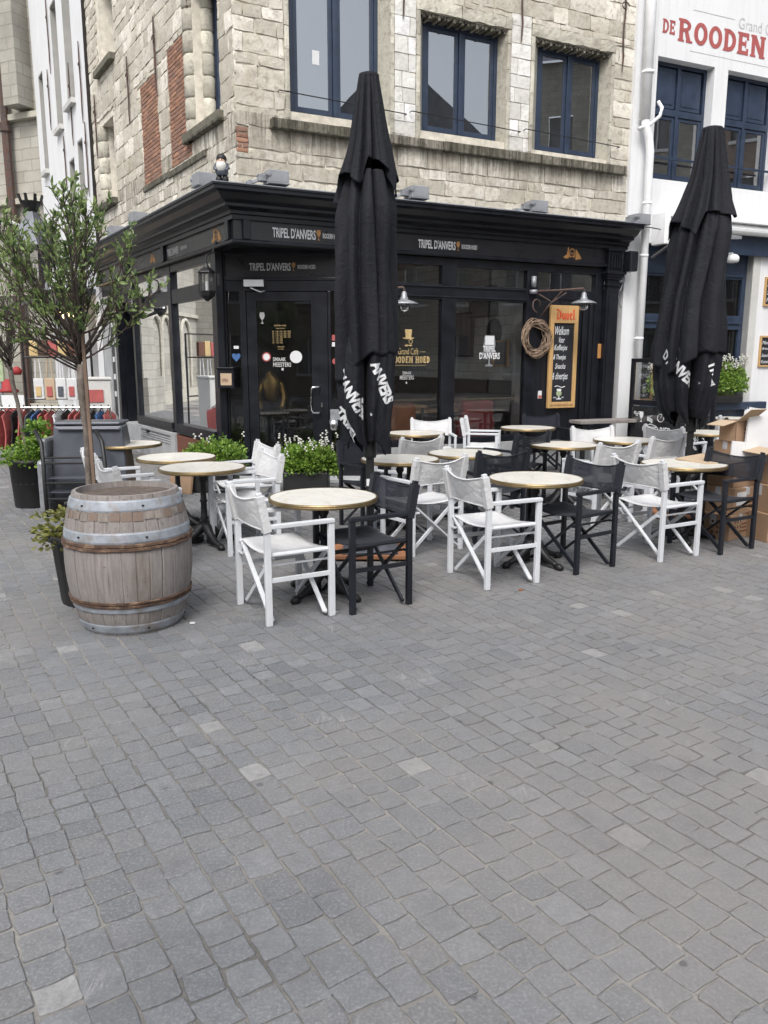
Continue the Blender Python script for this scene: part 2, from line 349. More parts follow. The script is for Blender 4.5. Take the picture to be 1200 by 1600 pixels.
MAT['printdark'] = M('dark_print', (.12,.05,.03), .8, var=.1, bump=0)
MAT['lw'] = M('white_lettering', (.62,.63,.65), .6, var=.04, bump=0)
MAT['lgrey'] = M('grey_lettering', (.45,.45,.45), .6, var=.06, bump=0)
MAT['gold'] = M('gold_lettering', (.50,.37,.18), .4, var=.12, bump=0)
MAT['orange'] = M('orange_lettering', (.42,.21,.07), .5, var=.12, bump=0)
MAT['redl'] = M('red_lettering', (.36,.085,.08), .7, var=.12, scale=9, bump=0, col2=(.55,.2,.18), amt2=.2)
MAT['duvelred'] = M('red_board_lettering', (.62,.06,.02), .6, var=.05, bump=0)
MAT['chalk'] = M('chalk', (.7,.72,.74), .9, var=.2, scale=60, bump=0)
MAT['board'] = M('blackboard', (.014,.015,.02), .6, var=.3, scale=4, bump=.05)
MAT['pine'] = M('pine_frame', (.50,.31,.13), .5, var=.12, scale=5, bump=.1, stretch=(8,8,.6))
MAT['wicker'] = M('wicker', (.24,.17,.12), .8, var=.4, scale=30, bump=.3, island=.4)
MAT['floodgrey'] = M('grey_floodlight', (.24,.25,.27), .5, var=.12, scale=10, bump=.05)
MAT['steel'] = M('brushed_steel', (.6,.6,.6), .25, metal=1, var=.1, bump=.03)
MAT['bulb'] = glass('bulb_glass', 1.8, tint=(.9,.9,.9), dirt=.12)
MAT['lampmetal'] = M('weathered_lamp', (.28,.29,.31), .5, metal=.5, var=.25, scale=14, bump=.2)
MAT['greymetal'] = M('grey_cart_metal', (.095,.105,.125), .38, metal=.3, var=.2, scale=3, bump=.1, col2=(.17,.185,.21), amt2=.25, scale2=4)
MAT['red'] = M('red_cloth', (.26,.02,.022), .7, var=.2, scale=6, bump=.2)
MAT['leather'] = M('orange_leather', (.33,.12,.04), .45, var=.2, scale=8, bump=.1)
MAT['skin'] = M('pink_glaze', (.6,.38,.28), .5, bump=0)
MAT['bluesign'] = M('blue_sign', (.04,.11,.27), .5, bump=0)
MAT['green'] = M('pale_green_board', (.30,.36,.22), .6, var=.2, scale=9, bump=0)
MAT['cath'] = None
def brickwall(name, c1, c2, mort, bw, bh, ms=.012, sc=1.0):
    m = newmat(name); b = NB(m); out = b.n('ShaderNodeOutputMaterial'); p = b.n('ShaderNodeBsdfPrincipled'); p.inputs['Roughness'].default_value = .9
    uv = b.n('ShaderNodeUVMap'); br = b.n('ShaderNodeTexBrick'); br.inputs['Scale'].default_value = 1
    br.inputs['Brick Width'].default_value = bw; br.inputs['Row Height'].default_value = bh; br.inputs['Mortar Size'].default_value = ms
    br.inputs['Color1'].default_value = (*c1,1); br.inputs['Color2'].default_value = (*c2,1); br.inputs['Mortar'].default_value = (*mort,1)
    ds = b.n('ShaderNodeVectorMath', operation='MULTIPLY_ADD'); nz = b.n('ShaderNodeTexNoise'); nz.inputs['Scale'].default_value = 2.5; b.l(uv.outputs[0], nz.inputs['Vector'])
    ds.inputs[1].default_value = (.05,.05,0); b.l(nz.outputs[1], ds.inputs[0]); b.l(uv.outputs[0], ds.inputs[2]); b.l(ds.outputs[0], br.inputs['Vector'])
    tc = b.n('ShaderNodeTexCoord'); co = tc.outputs['Object']
    c = b.mix(b.ramp(b.noise(co, .6, 8, .7), [(.42,0),(.7,.7)]), br.outputs[0], tuple(x*.55 for x in c2))
    c = b.mix(b.ramp(b.noise(co, 6, 8, .7), [(.5,0),(.8,.5)]), c, tuple(x*.6 for x in c1))
    b.l(c, p.inputs['Base Color']); bp = b.n('ShaderNodeBump'); bp.inputs['Strength'].default_value = .6; bp.inputs['Distance'].default_value = .02; bp.invert = True
    b.l(br.outputs['Fac'], bp.inputs['Height']); b.l(bp.outputs[0], p.inputs['Normal']); b.l(p.outputs[0], out.inputs[0]); return m
MAT['cath'] = brickwall('cathedral_stone', (.40,.385,.34), (.33,.315,.275), (.26,.245,.21), .62, .27)
MAT['farbrick'] = brickwall('old_brick', (.28,.2,.16), (.22,.15,.12), (.35,.32,.28), .24, .08)
MAT['tile'] = brickwall('white_wall_tile', (.80,.82,.80), (.72,.75,.73), (.4,.4,.38), .3, .15, .006)

def uvquad(name, F, quads, mat, parent=None):
    """flat quads (u0,u1,z0,z1,v) on a frame, with metre UVs"""
    mb = MB(); uvs = []
    for (u0,u1,z0,z1,v) in quads:
        mb.add([F.p(u0,z0,v),F.p(u1,z0,v),F.p(u1,z1,v),F.p(u0,z1,v)], [(0,1,2,3)]); uvs += [(u0,z0),(u1,z0),(u1,z1),(u0,z1)]
    o = mb.build(name, mat, parent); l = o.data.uv_layers.new(name='UVMap')
    for i, t in enumerate(uvs): l.data[i].uv = t
    return o

def cells(rect, holes):
    u0,u1,z0,z1 = rect
    us = sorted({u0,u1} | {h[i] for h in holes for i in (0,1) if u0 < h[i] < u1}); zs = sorted({z0,z1} | {h[i] for h in holes for i in (2,3) if z0 < h[i] < z1})
    r = []
    for a, b in zip(us, us[1:]):
        for c, d in zip(zs, zs[1:]):
            mu, mz = (a+b)/2, (c+d)/2
            if not any(h[0] < mu < h[1] and h[2] < mz < h[3] for h in holes): r.append((a,b,c,d))
    return r
def wall(mb, F, rect, holes, v=0, depth=.3):
    for a,b,c,d in cells(rect, holes): mb.add([F.p(a,c,v),F.p(b,c,v),F.p(b,d,v),F.p(a,d,v)], [(0,1,2,3)])
    for a,b,c,d in holes:
        for q in (((a,c),(a,d)),((b,c),(b,d)),((a,c),(b,c)),((a,d),(b,d))):
            (x0,y0),(x1,y1) = q; mb.add([F.p(x0,y0,v),F.p(x1,y1,v),F.p(x1,y1,v-depth),F.p(x0,y0,v-depth)], [(0,1,2,3)])
def sub_rect(r, h):
    a,b,c,d = r; e,f,g,i = h
    if f <= a or e >= b or i <= c or g >= d: return [r]
    out = []
    if c < g: out.append((a,b,c,g))
    if d > i: out.append((a,b,i,d))
    z0, z1 = max(c,g), min(d,i)
    if a < e: out.append((a,e,z0,z1))
    if b > f: out.append((f,b,z0,z1))
    return out
def block(mb, F, r, gap, v, rough, rg, n=3, back=.03):
    a,b,c,d = r; a += gap/2; b -= gap/2; c += gap/2; d -= gap/2
    if b-a < .03 or d-c < .02: return
    j = min(.018, rough)
    co = {(0,0):(a,c),(1,0):(b,c),(1,1):(b,d),(0,1):(a,d)}
    co = {k:(x+rg.uniform(-j,j), z+rg.uniform(-j,j)) for k,(x,z) in co.items()}
    dv = rg.uniform(-.5,1)*rough; sx, sz = rg.random()*50, rg.random()*50
    nu = max(2, min(10, int((b-a)/.055))) if rough > .005 else 2; nz = max(2, min(6, int((d-c)/.045))) if rough > .005 else 2
    vs = []
    for jz in range(nz+1):
        t = jz/nz
        for iu in range(nu+1):
            s_ = iu/nu
            x = (co[0,0][0]*(1-s_)+co[1,0][0]*s_)*(1-t)+(co[0,1][0]*(1-s_)+co[1,1][0]*s_)*t
            z = (co[0,0][1]*(1-s_)+co[1,0][1]*s_)*(1-t)+(co[0,1][1]*(1-s_)+co[1,1][1]*s_)*t
            e = iu in (0,nu) or jz in (0,nz); cor = iu in (0,nu) and jz in (0,nz)
            x += (noise.noise(Vector((x*6+sx, z*6, 1)))*.02 if rough > .005 else 0); z += (noise.noise(Vector((x*6, z*6+sz, 7)))*.02 if rough > .005 else 0)
            vv = v + dv + (noise.noise(Vector((x*5+sx, z*5+sz, 0)))*1.3+noise.noise(Vector((x*17+sx, z*17+sz, 3)))*.8)*rough - (rough*rg.uniform(.0,.7)+.001 if e else 0) - (rough*.4 if cor else 0)
            vs.append(F.p(x, z, vv))
    W = nu+1; fs = [(q*W+i, q*W+i+1, (q+1)*W+i+1, (q+1)*W+i) for q in range(nz) for i in range(nu)]
    ring = [i for i in range(W)] + [q*W+nu for q in range(1,nz+1)] + [nz*W+i for i in range(nu-1,-1,-1)] + [q*W for q in range(nz-1,0,-1)]
    base = len(vs)
    m = len(ring)
    for i in ring: vs.append(vs[i].copy())
    for i in ring: vs.append(vs[i] - F.N * (vs[i]-F.O).dot(F.N) + F.N*(v-back))
    fs += [(base+i, base+m+i, base+m+(i+1)%m, base+(i+1)%m) for i in range(m)]
    mb.add(vs, fs)
def masonry(mb, F, rect, holes, ch, cw, gap, v, rough, seed, off=0):
    rg = random.Random(seed); u0,u1,z0,z1 = rect; z = z0; k = 0
    while z < z1 - .02:
        h = rg.uniform(*ch)
        if z + h > z1 - ch[0]*.5: h = z1 - z
        u = u0; first = True
        while u < u1 - .01:
            wd = rg.uniform(*cw) * (1.0 if h > .16 or ch[0] < .1 else .75)
            if first: wd *= rg.uniform(.4,1) if not off else (.5 if k % 2 else 1); first = False
            if u + wd > u1 - cw[0]*.4: wd = u1 - u
            rs = [(u, u+wd, z, z+h)]
            for ho in holes: rs = [q for r in rs for q in sub_rect(r, ho)]
            for r in rs: block(mb, F, r, gap, v, rough, rg)
            u += wd
        z += h; k += 1

def text_pts(s, size=1.0, off=0.0, sx=1.0, shear=0, ext=.0, spacing=1.0):
    cu = bpy.data.curves.new('t', 'FONT'); cu.body = s; cu.size = size; cu.offset = off; cu.shear = shear; cu.extrude = ext; cu.resolution_u = 3
    cu.align_x = 'CENTER'; cu.align_y = 'CENTER'; cu.space_character = spacing
    o = bpy.data.objects.new('t', cu); COL.objects.link(o); dg = bpy.context.evaluated_depsgraph_get(); dg.update()
    me = o.evaluated_get(dg).to_mesh(); vs = [Vector((v.co.x*sx, v.co.y, v.co.z)) for v in me.vertices]; fs = [tuple(p.vertices) for p in me.polygons]
    o.evaluated_get(dg).to_mesh_clear(); bpy.data.objects.remove(o); bpy.data.curves.remove(cu); return vs, fs
def fit_text(mb, F, s, u0, u1, z0, z1, v, off=.0, shear=0, flip=False, slope=0):
    """lettering fitted into a rectangle on a facade"""
    vs, fs = text_pts(s, 1.0, off, shear=shear)
    xs = [p.x for p in vs]; ys = [p.y for p in vs]; a,b,c,d = min(xs),max(xs),min(ys),max(ys)
    P = []
    for p in vs:
        t = (p.x-a)/(b-a); t = 1-t if flip else t
        P.append(F.p(u0+(u1-u0)*t, z0+(z1-z0)*(p.y-c)/(d-c) + slope*t, v))
    mb.add(P, fs if not flip else [f[::-1] for f in fs]); return mb
def slab_text(mb, F, s, u0, u1, z0, z1, v, th=.24):
    """heavy slab-serif capitals drawn from strokes"""
    def rect(a,b,c,d): return [(a,c),(b,c),(b,d),(a,d)]
    def ringp(cx,cz,rx,rz,t,a0,a1,n=14):
        o = [(cx+rx*math.cos(a0+(a1-a0)*i/n), cz+rz*math.sin(a0+(a1-a0)*i/n)) for i in range(n+1)]
        q = [(cx+(rx-t)*math.cos(a0+(a1-a0)*i/n), cz+(rz-t*.8)*math.sin(a0+(a1-a0)*i/n)) for i in range(n+1)]
        return [[o[i],o[i+1],q[i+1],q[i]] for i in range(n)]
    pi = math.pi
    def stem(x): return [rect(x,x+th,0,1), rect(x-.07,x+th+.07,0,.1), rect(x-.07,x+th+.07,.9,1)]
    G = {'O':(ringp(.42,.5,.42,.5,th,0,2*pi,24),.84),
         'D':(stem(.07)+ringp(.3,.5,.52,.5,th,-pi/2,pi/2)+[rect(.2,.32,0,.17),rect(.2,.32,.83,1)],.82),
         'R':(stem(.07)+ringp(.35,.72,.42,.28,th*.85,-pi/2,pi/2)+[rect(.2,.36,.83,1),rect(.2,.36,.44,.6),[(.38,.5),(.6,.5),(.82,.0),(.56,.0)],rect(.5,.9,0,.1)],.88),
         'E':(stem(.07)+[rect(.2,.72,0,.18),rect(.2,.72,.82,1),rect(.2,.55,.42,.58),rect(.6,.74,0,.3),rect(.6,.74,.7,1),rect(.5,.58,.34,.66)],.78),
         'N':(stem(.07)+stem(.68)+[[(.07,1),(.34,1),(.95,0),(.68,0)]],1.04),
         'H':(stem(.07)+stem(.6)+[rect(.2,.7,.42,.6)],.95), ' ':([],.4), 'C':(ringp(.42,.5,.42,.5,th,.7,2*pi-.7,20),.8),
         'A':([[(0,0),(.25,0),(.55,1),(.35,1)],[(.65,0),(.92,0),(.57,1),(.35,1)],rect(.2,.7,.25,.38)],.92)}
    tot = sum(G[c][1]+.09 for c in s)-.09; x = 0; k = (u1-u0)/tot
    e = 0
    for c in s:
        for pl in G[c][0]:
            e += 1
            mb.add([F.p(u0+(x+px)*k, z0+(z1-z0)*pz, v + (e%7)*.0004) for px,pz in pl], [tuple(range(len(pl)))])
        x += G[c][1]+.09
    return mb
def goblet(mb, F, uc, z0, h, v):
    w_ = h*.24; pts = [(-.6,0),(.6,0),(.6,.05),(.12,.09),(.12,.33),(.75,.5),(1,.72),(.8,1),(-.8,1),(-1,.72),(-.75,.5),(-.12,.33),(-.12,.09),(-.6,.05)]
    mb.add([F.p(uc+a*w_, z0+b*h, v) for a,b in pts], [tuple(range(len(pts)))]); return mb

# ---------------------------------------------------------------- site frames
L_ = Vector((-.5268,.850,0)).normalized(); Rr = Vector((.891,.4537,0)).normalized()
C0 = (-1.855,10.5)
FR = Frame(C0, (.891,.4537)); FL = Frame(C0, (-.5268,.850), (-.85,-.5268))
FW = Frame((3.9008,13.4312), (.908,.419)); FD = Frame((-2.33,11.27), (1,0), (0,-1))
FC = Frame((-10.5,22.5), (-.92,.39), (-.39,-.92))

# ---------------------------------------------------------------- ground
def ground():
    mb = MB(); mb.add([(-70,-60,-.0065),(70,-60,-.0065),(70,90,-.0065),(-70,90,-.0065)], [(0,1,2,3)])
    m = newmat('joint_sand'); b = NB(m); out = b.n('ShaderNodeOutputMaterial'); p = b.n('ShaderNodeBsdfPrincipled'); p.inputs['Roughness'].default_value = .95
    tc = b.n('ShaderNodeTexCoord'); co = tc.outputs['Object']
    c = b.mix(b.ramp(b.noise(co, .55, 3, .6), [(.38,0),(.55,1)]), (.075,.072,.068), (.25,.238,.22))
    c = b.mix(b.ramp(b.noise(co, 30, 5, .7), [(.4,0),(.7,.5)]), c, (.17,.165,.155))
    b.l(c, p.inputs['Base Color']); h = b.noise(co, 60, 6, .7); bp = b.n('ShaderNodeBump'); bp.inputs['Strength'].default_value = .8; bp.inputs['Distance'].default_value = .01
    b.l(h, bp.inputs['Height']); b.l(bp.outputs[0], p.inputs['Normal']); b.l(p.outputs[0], out.inputs[0])
    struct(mb.build('ground', m))
    # setts laid in courses that run along the side street
    m = newmat('bluestone_setts'); b = NB(m); out = b.n('ShaderNodeOutputMaterial'); p = b.n('ShaderNodeBsdfPrincipled')
    tc = b.n('ShaderNodeTexCoord'); co = tc.outputs['Object']; geo = b.n('ShaderNodeNewGeometry'); isr = geo.outputs['Random Per Island']
    c = b.mix(b.ramp(isr, [(0,0),(.25,.45),(.7,.6),(.97,1)]), (.104,.115,.129), (.196,.205,.218))
    mt = b.n('ShaderNodeMath', operation='MULTIPLY'); mt.inputs[1].default_value = 13.7; b.l(isr, mt.inputs[0]); fr = b.n('ShaderNodeMath', operation='FRACT'); b.l(mt.outputs[0], fr.inputs[0])
    c = b.mix(b.ramp(fr.outputs[0], [(.5,0),(.9,.6)]), c, (.150,.149,.147))
    c = b.mix(b.ramp(fr.outputs[0], [(.982,0),(.984,.75)]), c, (.38,.38,.37))
    c = b.mix(b.ramp(b.noise(co, 1.1, 5, .65), [(.4,0),(.7,.55)]), c, (.178,.175,.170))
    c = b.mix(b.ramp(b.noise(co, 22, 6, .75), [(.32,0),(.72,.65)]), c, (.078,.081,.09))
    c = b.mix(b.ramp(b.noise(co, 95, 4, .7), [(.48,0),(.68,.65)]), c, (.27,.27,.275))
    # pale scuffed, scratched patches
    wv = b.noise(b.map(co, (40,6,1)), 1.5, 6, .7, 1.5); pm = b.ramp(b.noise(co, 1.9, 4, .6), [(.58,0),(.68,1)]); sc = b.ramp(wv, [(.5,0),(.62,.55)])
    mm = b.mix(1.0, pm, sc, 'MULTIPLY'); c = b.mix(mm, c, (.36,.36,.355))
    lg = b.noise(b.map(co,(1,1,1),(3,7,0)), .33, 4, .6); c = b.mix(b.ramp(lg, [(.42,0),(.62,.55)]), c, (.205,.192,.18))
    c = b.mix(b.ramp(b.noise(b.map(co,(1,1,1),(11,2,0)), .8, 7, .75), [(.56,0),(.68,.45)]), c, (.10,.10,.105))
    # gum and dark spots
    vo = b.n('ShaderNodeTexVoronoi'); vo.inputs['Scale'].default_value = 3.1; b.l(co, vo.inputs['Vector'])
    c = b.mix(b.ramp(vo.outputs['Distance'], [(.035,.65),(.055,0)]), c, (.055,.055,.06))
    b.l(c, p.inputs['Base Color'])
    r = b.n('ShaderNodeMapRange'); r.inputs[3].default_value = .5; r.inputs[4].default_value = .8; b.l(b.noise(co, 9, 5, .6), r.inputs[0]); b.l(r.outputs[0], p.inputs['Roughness'])
    h = b.noise(co, 75, 7, .75); h2 = b.noise(co, 14, 4, .6)
    bp = b.n('ShaderNodeBump'); bp.inputs['Strength'].default_value = .55; bp.inputs['Distance'].default_value = .006; b.l(h, bp.inputs['Height'])
    bp2 = b.n('ShaderNodeBump'); bp2.inputs['Strength'].default_value = .28; bp2.inputs['Distance'].default_value = .014; b.l(h2, bp2.inputs['Height']); b.l(bp.outputs[0], bp2.inputs['Normal'])
    b.l(bp2.outputs[0], p.inputs['Normal']); b.l(p.outputs[0], out.inputs[0])
    rg = random.Random(3); vs = []; fs = []
    A = Vector((-.5268,.850,0)).normalized(); B = Vector((A.y,-A.x,0))
    def inside(x, y):
        if y < .5: return False
        if y < 15.2: return abs(x) < .54*y + 1.3
        return x < -1.5 and y < 24 and x > -.62*y
    s = -14.0
    while s < 16:
        wd = .120*rg.uniform(.93,1.08); t = -2 + rg.random()*.2
        gapc = .0018 + .012*rg.random()**2.2
        while t < 34:
            ln = rg.uniform(.10,.145) if rg.random() < .92 else rg.uniform(.15,.21)
            cx = A*(t+ln/2) + B*(s+wd/2 + .02*math.sin(t*.9+s*.3))
            if inside(cx.x, cx.y):
                near = cx.y < 7.5
                g = .0016 + .0036*rg.random(); a = ln/2 - g; w2 = wd/2 - gapc/2 - .0012
                z = rg.uniform(-.0016,.0008); tx, ty = rg.uniform(-.009,.009), rg.uniform(-.009,.009); ro = rg.uniform(-.035,.035)
                cr = rg.uniform(.003,.008); base = len(vs); per = []
                cor = [(1,1),(-1,1),(-1,-1),(1,-1)]
                for k,(sx,sy) in enumerate(cor):
                    jx, jy = rg.uniform(-.006,.006), rg.uniform(-.005,.005)
                    if near:
                        for q in range(3):
                            an = math.pi/2*(k + q/2); per.append((sx*(a-cr)+jx+cr*math.cos(an)+rg.uniform(-.002,.002), sy*(w2-cr)+jy+cr*math.sin(an)+rg.uniform(-.002,.002)))
                        nx = cor[(k+1)%4]; mx, my = (sx+nx[0])/2*a, (sy+nx[1])/2*w2
                        per.append((mx+rg.uniform(-.004,.004), my+rg.uniform(-.004,.004)))
                    else: per += [(sx*a+jx-(cr*.5*sx if (k%2==0) else 0), sy*w2+jy-(cr*.5*sy if (k%2==1) else 0)), (sx*a+jx-(cr*.5*sx if (k%2==1) else 0), sy*w2+jy-(cr*.5*sy if (k%2==0) else 0))]
                n = len(per); c_, s_ = math.cos(ro), math.sin(ro); per = [(x*c_-y*s_, x*s_+y*c_) for x,y in per]
                rings = ((.955,0),(.99,-.0014),(1.0,-.010)) if near else ((.95,0),(1.0,-.014))
                for kk,(q,dz) in enumerate(rings):
                    for (x,y) in per: vs.append(cx + A*(x*q) + B*(y*q) + Vector((0,0, z+dz+x*tx+y*ty)))
                fs.append(tuple(base+i for i in range(n))) 
                for kk in range(len(rings)-1):
                    for i in range(n): fs.append((base+kk*n+i, base+(kk+1)*n+i, base+(kk+1)*n+(i+1)%n, base+kk*n+(i+1)%n))
            t += ln
        s += wd
    me = bpy.data.meshes.new('setts'); me.from_pydata(vs, [], fs); me.update(); me.materials.append(m)
    me.polygons.foreach_set('use_smooth', [False]*len(me.polygons))
    bmfix(me)
    o = bpy.data.objects.new('paving', me); COL.objects.link(o); struct(o)
def bmfix(me):
    import bmesh
    bm = bmesh.new(); bm.from_mesh(me); bmesh.ops.recalc_face_normals(bm, faces=bm.faces); bm.to_mesh(me); bm.free()
ground()

# ---------------------------------------------------------------- corner cafe building
HS = 9.6
cafe = thing('cafe_building', 'corner café house with rough sandstone upper wall over a black timber shopfront', 'building', (C0[0], C0[1], 0))
mR = Frame(C0, (.891,.4537)); 
W1 = (.78,2.20,4.78,6.9); W2 = (2.66,4.08,4.78,6.27); W3 = (4.56,6.01,4.74,6.26)
UL = [(2.62,4.16,8.1,9.3),(4.5,6.02,8.1,9.3)]
VS = -.06
# --- main (right) front
surr = .065
holesR = [(W1[0]-surr,W1[1]+surr,4.64,W1[3]+.2),(W2[0]-surr,W2[1]+surr,4.64,W2[3]+.16),(W3[0]-surr,W3[1]+surr,4.64,W3[3]+.16)] + UL
mb = MB(); wall(mb, FR, (.08,6.46,3.3,HS), [W1,W2,W3]+UL, VS-.018, .3)
# stone left street front
WA = (.55,1.5,4.82,6.55); WB = (5.9,6.75,4.62,6.02); WC = (5.55,6.5,6.95,8.3)
B1 = (1.66,2.62,4.5,6.12); B2 = (3.15,4.08,4.48,6.0)
wall(mb, FL, (.08,7.48,3.3,HS), [WA,WB,WC], VS-.018, .34)
mb.build('mortar_wall', MAT['mortar'], cafe)
ash = [(2.46,2.46+.0,0,0)]
zoneA = (W1[1]+surr,W2[0]-surr,4.64,6.6); zoneB = (W2[1]+surr,W3[0]-surr,4.64,6.5)
mb = MB(); masonry(mb, FR, (.055,6.46,3.76,HS), holesR+[zoneA,zoneB,(.02,.22,4.22,4.52)], (.11,.29), (.2,.72), .014, VS, .0065, 11)
masonry(mb, FL, (.055,7.48,3.76,HS), [(WA[0]-.0,WA[1]+.3,4.66,WA[3]+.0),(WB[0]-.05,WB[1]+.25,4.5,WB[3]+.12),(WC[0]-.05,WC[1]+.2,6.84,8.4),B1,B2], (.13,.28), (.2,.62), .014, VS, .0065, 12)
mb.build('sandstone_wall', MAT['stone'], cafe, smooth=True)
mb = MB()
for zn, sd_ in ((zoneA,5),(zoneB,6)): masonry(mb, FR, zn, [], (.16,.25), (.17,.40), .012, VS+.004, .003, sd_)
# pale repair blocks
mb.build('ashlar_pier', MAT['ashlar'], cafe, smooth=False)
mb = MB()
for k,bq in enumerate((B1,B2)): masonry(mb, FL, bq, [], (.055,.062), (.19,.22), .013, VS-.004, .003, 20+k, off=1)
masonry(mb, FR, (.06,.22,4.22,4.52), [], (.055,.065), (.14,.2), .013, VS-.002, .005, 31, off=1)
mb.build('brick_panel', MAT['brick'], cafe)
# window surrounds: moulded jambs, lintel, splayed reveal
def surround(F, W, sill_l=.12, lint=.16, vs=VS, seed=0):
    rg = random.Random(seed); mb = MB(); a,b,c,d = W
    for (x0,x1) in ((a-surr,a),(b,b+surr)):
        z = 4.64 if c > 4.4 and c < 5 else c
        while z < d+.0:
            h = min(rg.uniform(.25,.5), d-z) if d-z > .3 else d-z
            if h < .01: break
            block(mb, F, (x0,x1,z,z+h), .006, vs+.012, .004, rg); z += h
    # lintel with shell-like carved soffit edge
    x = a-surr
    while x < b+surr-.01:
        wd = min(rg.uniform(.4,.8), b+surr-x); block(mb, F, (x,x+wd,d,d+lint), .006, vs+.02, .008, rg); x += wd
    return mb
for i,W in enumerate((W1,W2,W3)): surround(FR, W, seed=40+i).build('window_surround', MAT['surround'], cafe)
mb = MB()
for (W, F) in ((W1,FR),(W2,FR),(W3,FR)):
    a,b,c,d = W; n = 9
    for k in range(30):
        u = a+(b-a)*(k+.5)/30; mb.fbox(F, u-.018, u+.018, d-.045-.02*math.sin(k*2.4), d-.002, VS-.22, VS-.01-.02*abs(math.sin(k*1.7)))
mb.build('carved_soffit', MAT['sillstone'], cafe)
# rounded jamb columns beside the street window
mb = MB()
for z in range(7):
    z0 = 4.66+z*.28; mb.lathe([(.11,0),(.13,.02),(.13,.25),(.11,.275)], 14, FL.p(WA[1]+.14, z0, VS-.05))
    mb.lathe([(.08,0),(.095,.02),(.095,.25),(.08,.275)], 12, FL.p(WA[1]+.02, z0, VS-.22))
for z in range(5):
    z0 = 4.6+z*.29; mb.lathe([(.1,0),(.12,.02),(.12,.26),(.1,.285)], 12, FL.p(WB[1]+.1, z0, VS-.06))
mb.build('jamb_column', MAT['surround'], cafe, smooth=True)
# long projecting sill course
mb = MB(); rg = random.Random(9); x = .5
while x < 6.32:
    wd = min(rg.uniform(.6,1.3), 6.34-x); wd = 6.34-x if 6.34-x-wd < .3 else wd
    mb.fbox(FR, x+.003, x+wd-.003, 4.53+rg.uniform(-.006,.006), 4.655+rg.uniform(-.006,.006), VS-.1, VS+.10+rg.uniform(-.012,.012)); x += wd
mb.fbox(FL, WA[0]-.12, WA[1]+.36, 4.66, 4.79, VS-.3, VS+.08)
mb.fbox(FL, WB[0]-.05, WB[1]+.3, 4.5, 4.61, VS-.3, VS+.10)
mb.fbox(FL, WC[0]-.05, WC[1]+.25, 6.83, 6.945, VS-.3, VS+.10)
for (u0,u1,zz) in ((2.7,4.1,4.46),(1.1,2.75,4.44)): mb.fbox(FL, u0, u1, zz-.07, zz+.02, VS-.05, VS+.03)
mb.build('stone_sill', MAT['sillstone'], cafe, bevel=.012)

def window(F, W, v, nlights, parent, gl, trans=None, panel=False, th=.06, frame='blue'):
    """casement window: frame mesh with one pane sub-part per light"""
    a,b,c,d = W; mb = MB(); T = .055
    mb.fbox(F,a,a+T,c,d,v-.06,v); mb.fbox(F,b-T,b,c,d,v-.06,v); mb.fbox(F,a+T,b-T,c,c+T,v-.06,v); mb.fbox(F,a+T,b-T,d-T,d,v-.06,v)
    zt = trans if trans else d-T
    if trans: mb.fbox(F,a+T,b-T,trans-.05,trans+.05,v-.06,v+.012)
    step = (b-a-2*T)/nlights; panes = []
    for k in range(nlights):
        x0, x1 = a+T+step*k, a+T+step*(k+1)
        if k: mb.fbox(F,x0-.03,x0+.03,c+T,d-T,v-.05,v+.014)
        i0, i1 = x0+(.034 if k else .004), x1-(.034 if k<nlights-1 else .004)
        z0, z1 = c+T+.004, (zt-.054 if trans else zt-.004)
        s_ = .05
        mb.fbox(F,i0,i0+s_,z0,z1,v-.045,v-.008); mb.fbox(F,i1-s_,i1,z0,z1,v-.045,v-.008); mb.fbox(F,i0+s_,i1-s_,z0,z0+s_+.02,v-.045,v-.008); mb.fbox(F,i0+s_,i1-s_,z1-s_,z1,v-.045,v-.008)
        panes.append((i0+s_,i1-s_,z0+s_+.02,z1-s_))
        if panel and trans: mb.fbox(F,x0+.04,x1-.04,trans+.07,d-T-.02,v-.045,v-.02); mb.fbox(F,x0+.1,x1-.1,trans+.13,d-T-.08,v-.03,v-.012)
    fo = mb.build('window', MAT[frame], parent, bevel=.004)
    for q in panes:
        m2 = MB(); m2.fbox(F,q[0],q[1],q[2],q[3],v-.034,v-.028); m2.build('pane', gl, fo)
    return fo
for W,(a,b) in ((W1,(.86,2.12)),(W2,(2.80,4.05)),(W3,(4.76,5.95))):
    window(FR, (a,b,W[2],W[3]-.03), VS-.2, 2, cafe, MAT['glass_up'])
    for x0,x1 in ((W[0],a),(W[1],b)):
        mb = MB(); P = [(x0,VS-.002),(x0,VS-.28),(x1,VS-.28),(x1,VS-.2)]
        mb.add([FR.p(u,W[2],v) for u,v in P]+[FR.p(u,W[3],v) for u,v in P], [(0,1,2,3),(4,7,6,5),(0,4,5,1),(1,5,6,2),(2,6,7,3),(3,7,4,0)]); mb.build('splayed_jamb', MAT['surround'], cafe)
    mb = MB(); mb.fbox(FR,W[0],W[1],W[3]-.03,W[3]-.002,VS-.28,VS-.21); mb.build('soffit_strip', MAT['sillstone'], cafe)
for W in UL: window(FR, W, VS-.2, 2, cafe, MAT['glass_up'])
window(FL, WA, VS-.3, 1, cafe, MAT['glass_up']); window(FL, WB, VS-.3, 1, cafe, MAT['glass_up']); window(FL, WC, VS-.3, 1, cafe, MAT['glass_up'])
# thin iron safety rails across the windows
for (a,b) in ((.62,2.42),(2.5,4.3),(4.4,6.2)):
    mb = MB(); mb.tube([FR.p(a,4.98,VS-.02),FR.p(a,4.98,VS+.07),FR.p(b,4.93,VS+.07),FR.p(b,4.93,VS-.02)], .007, 6)
    mb.build('window_rail', MAT['iron'], cafe)
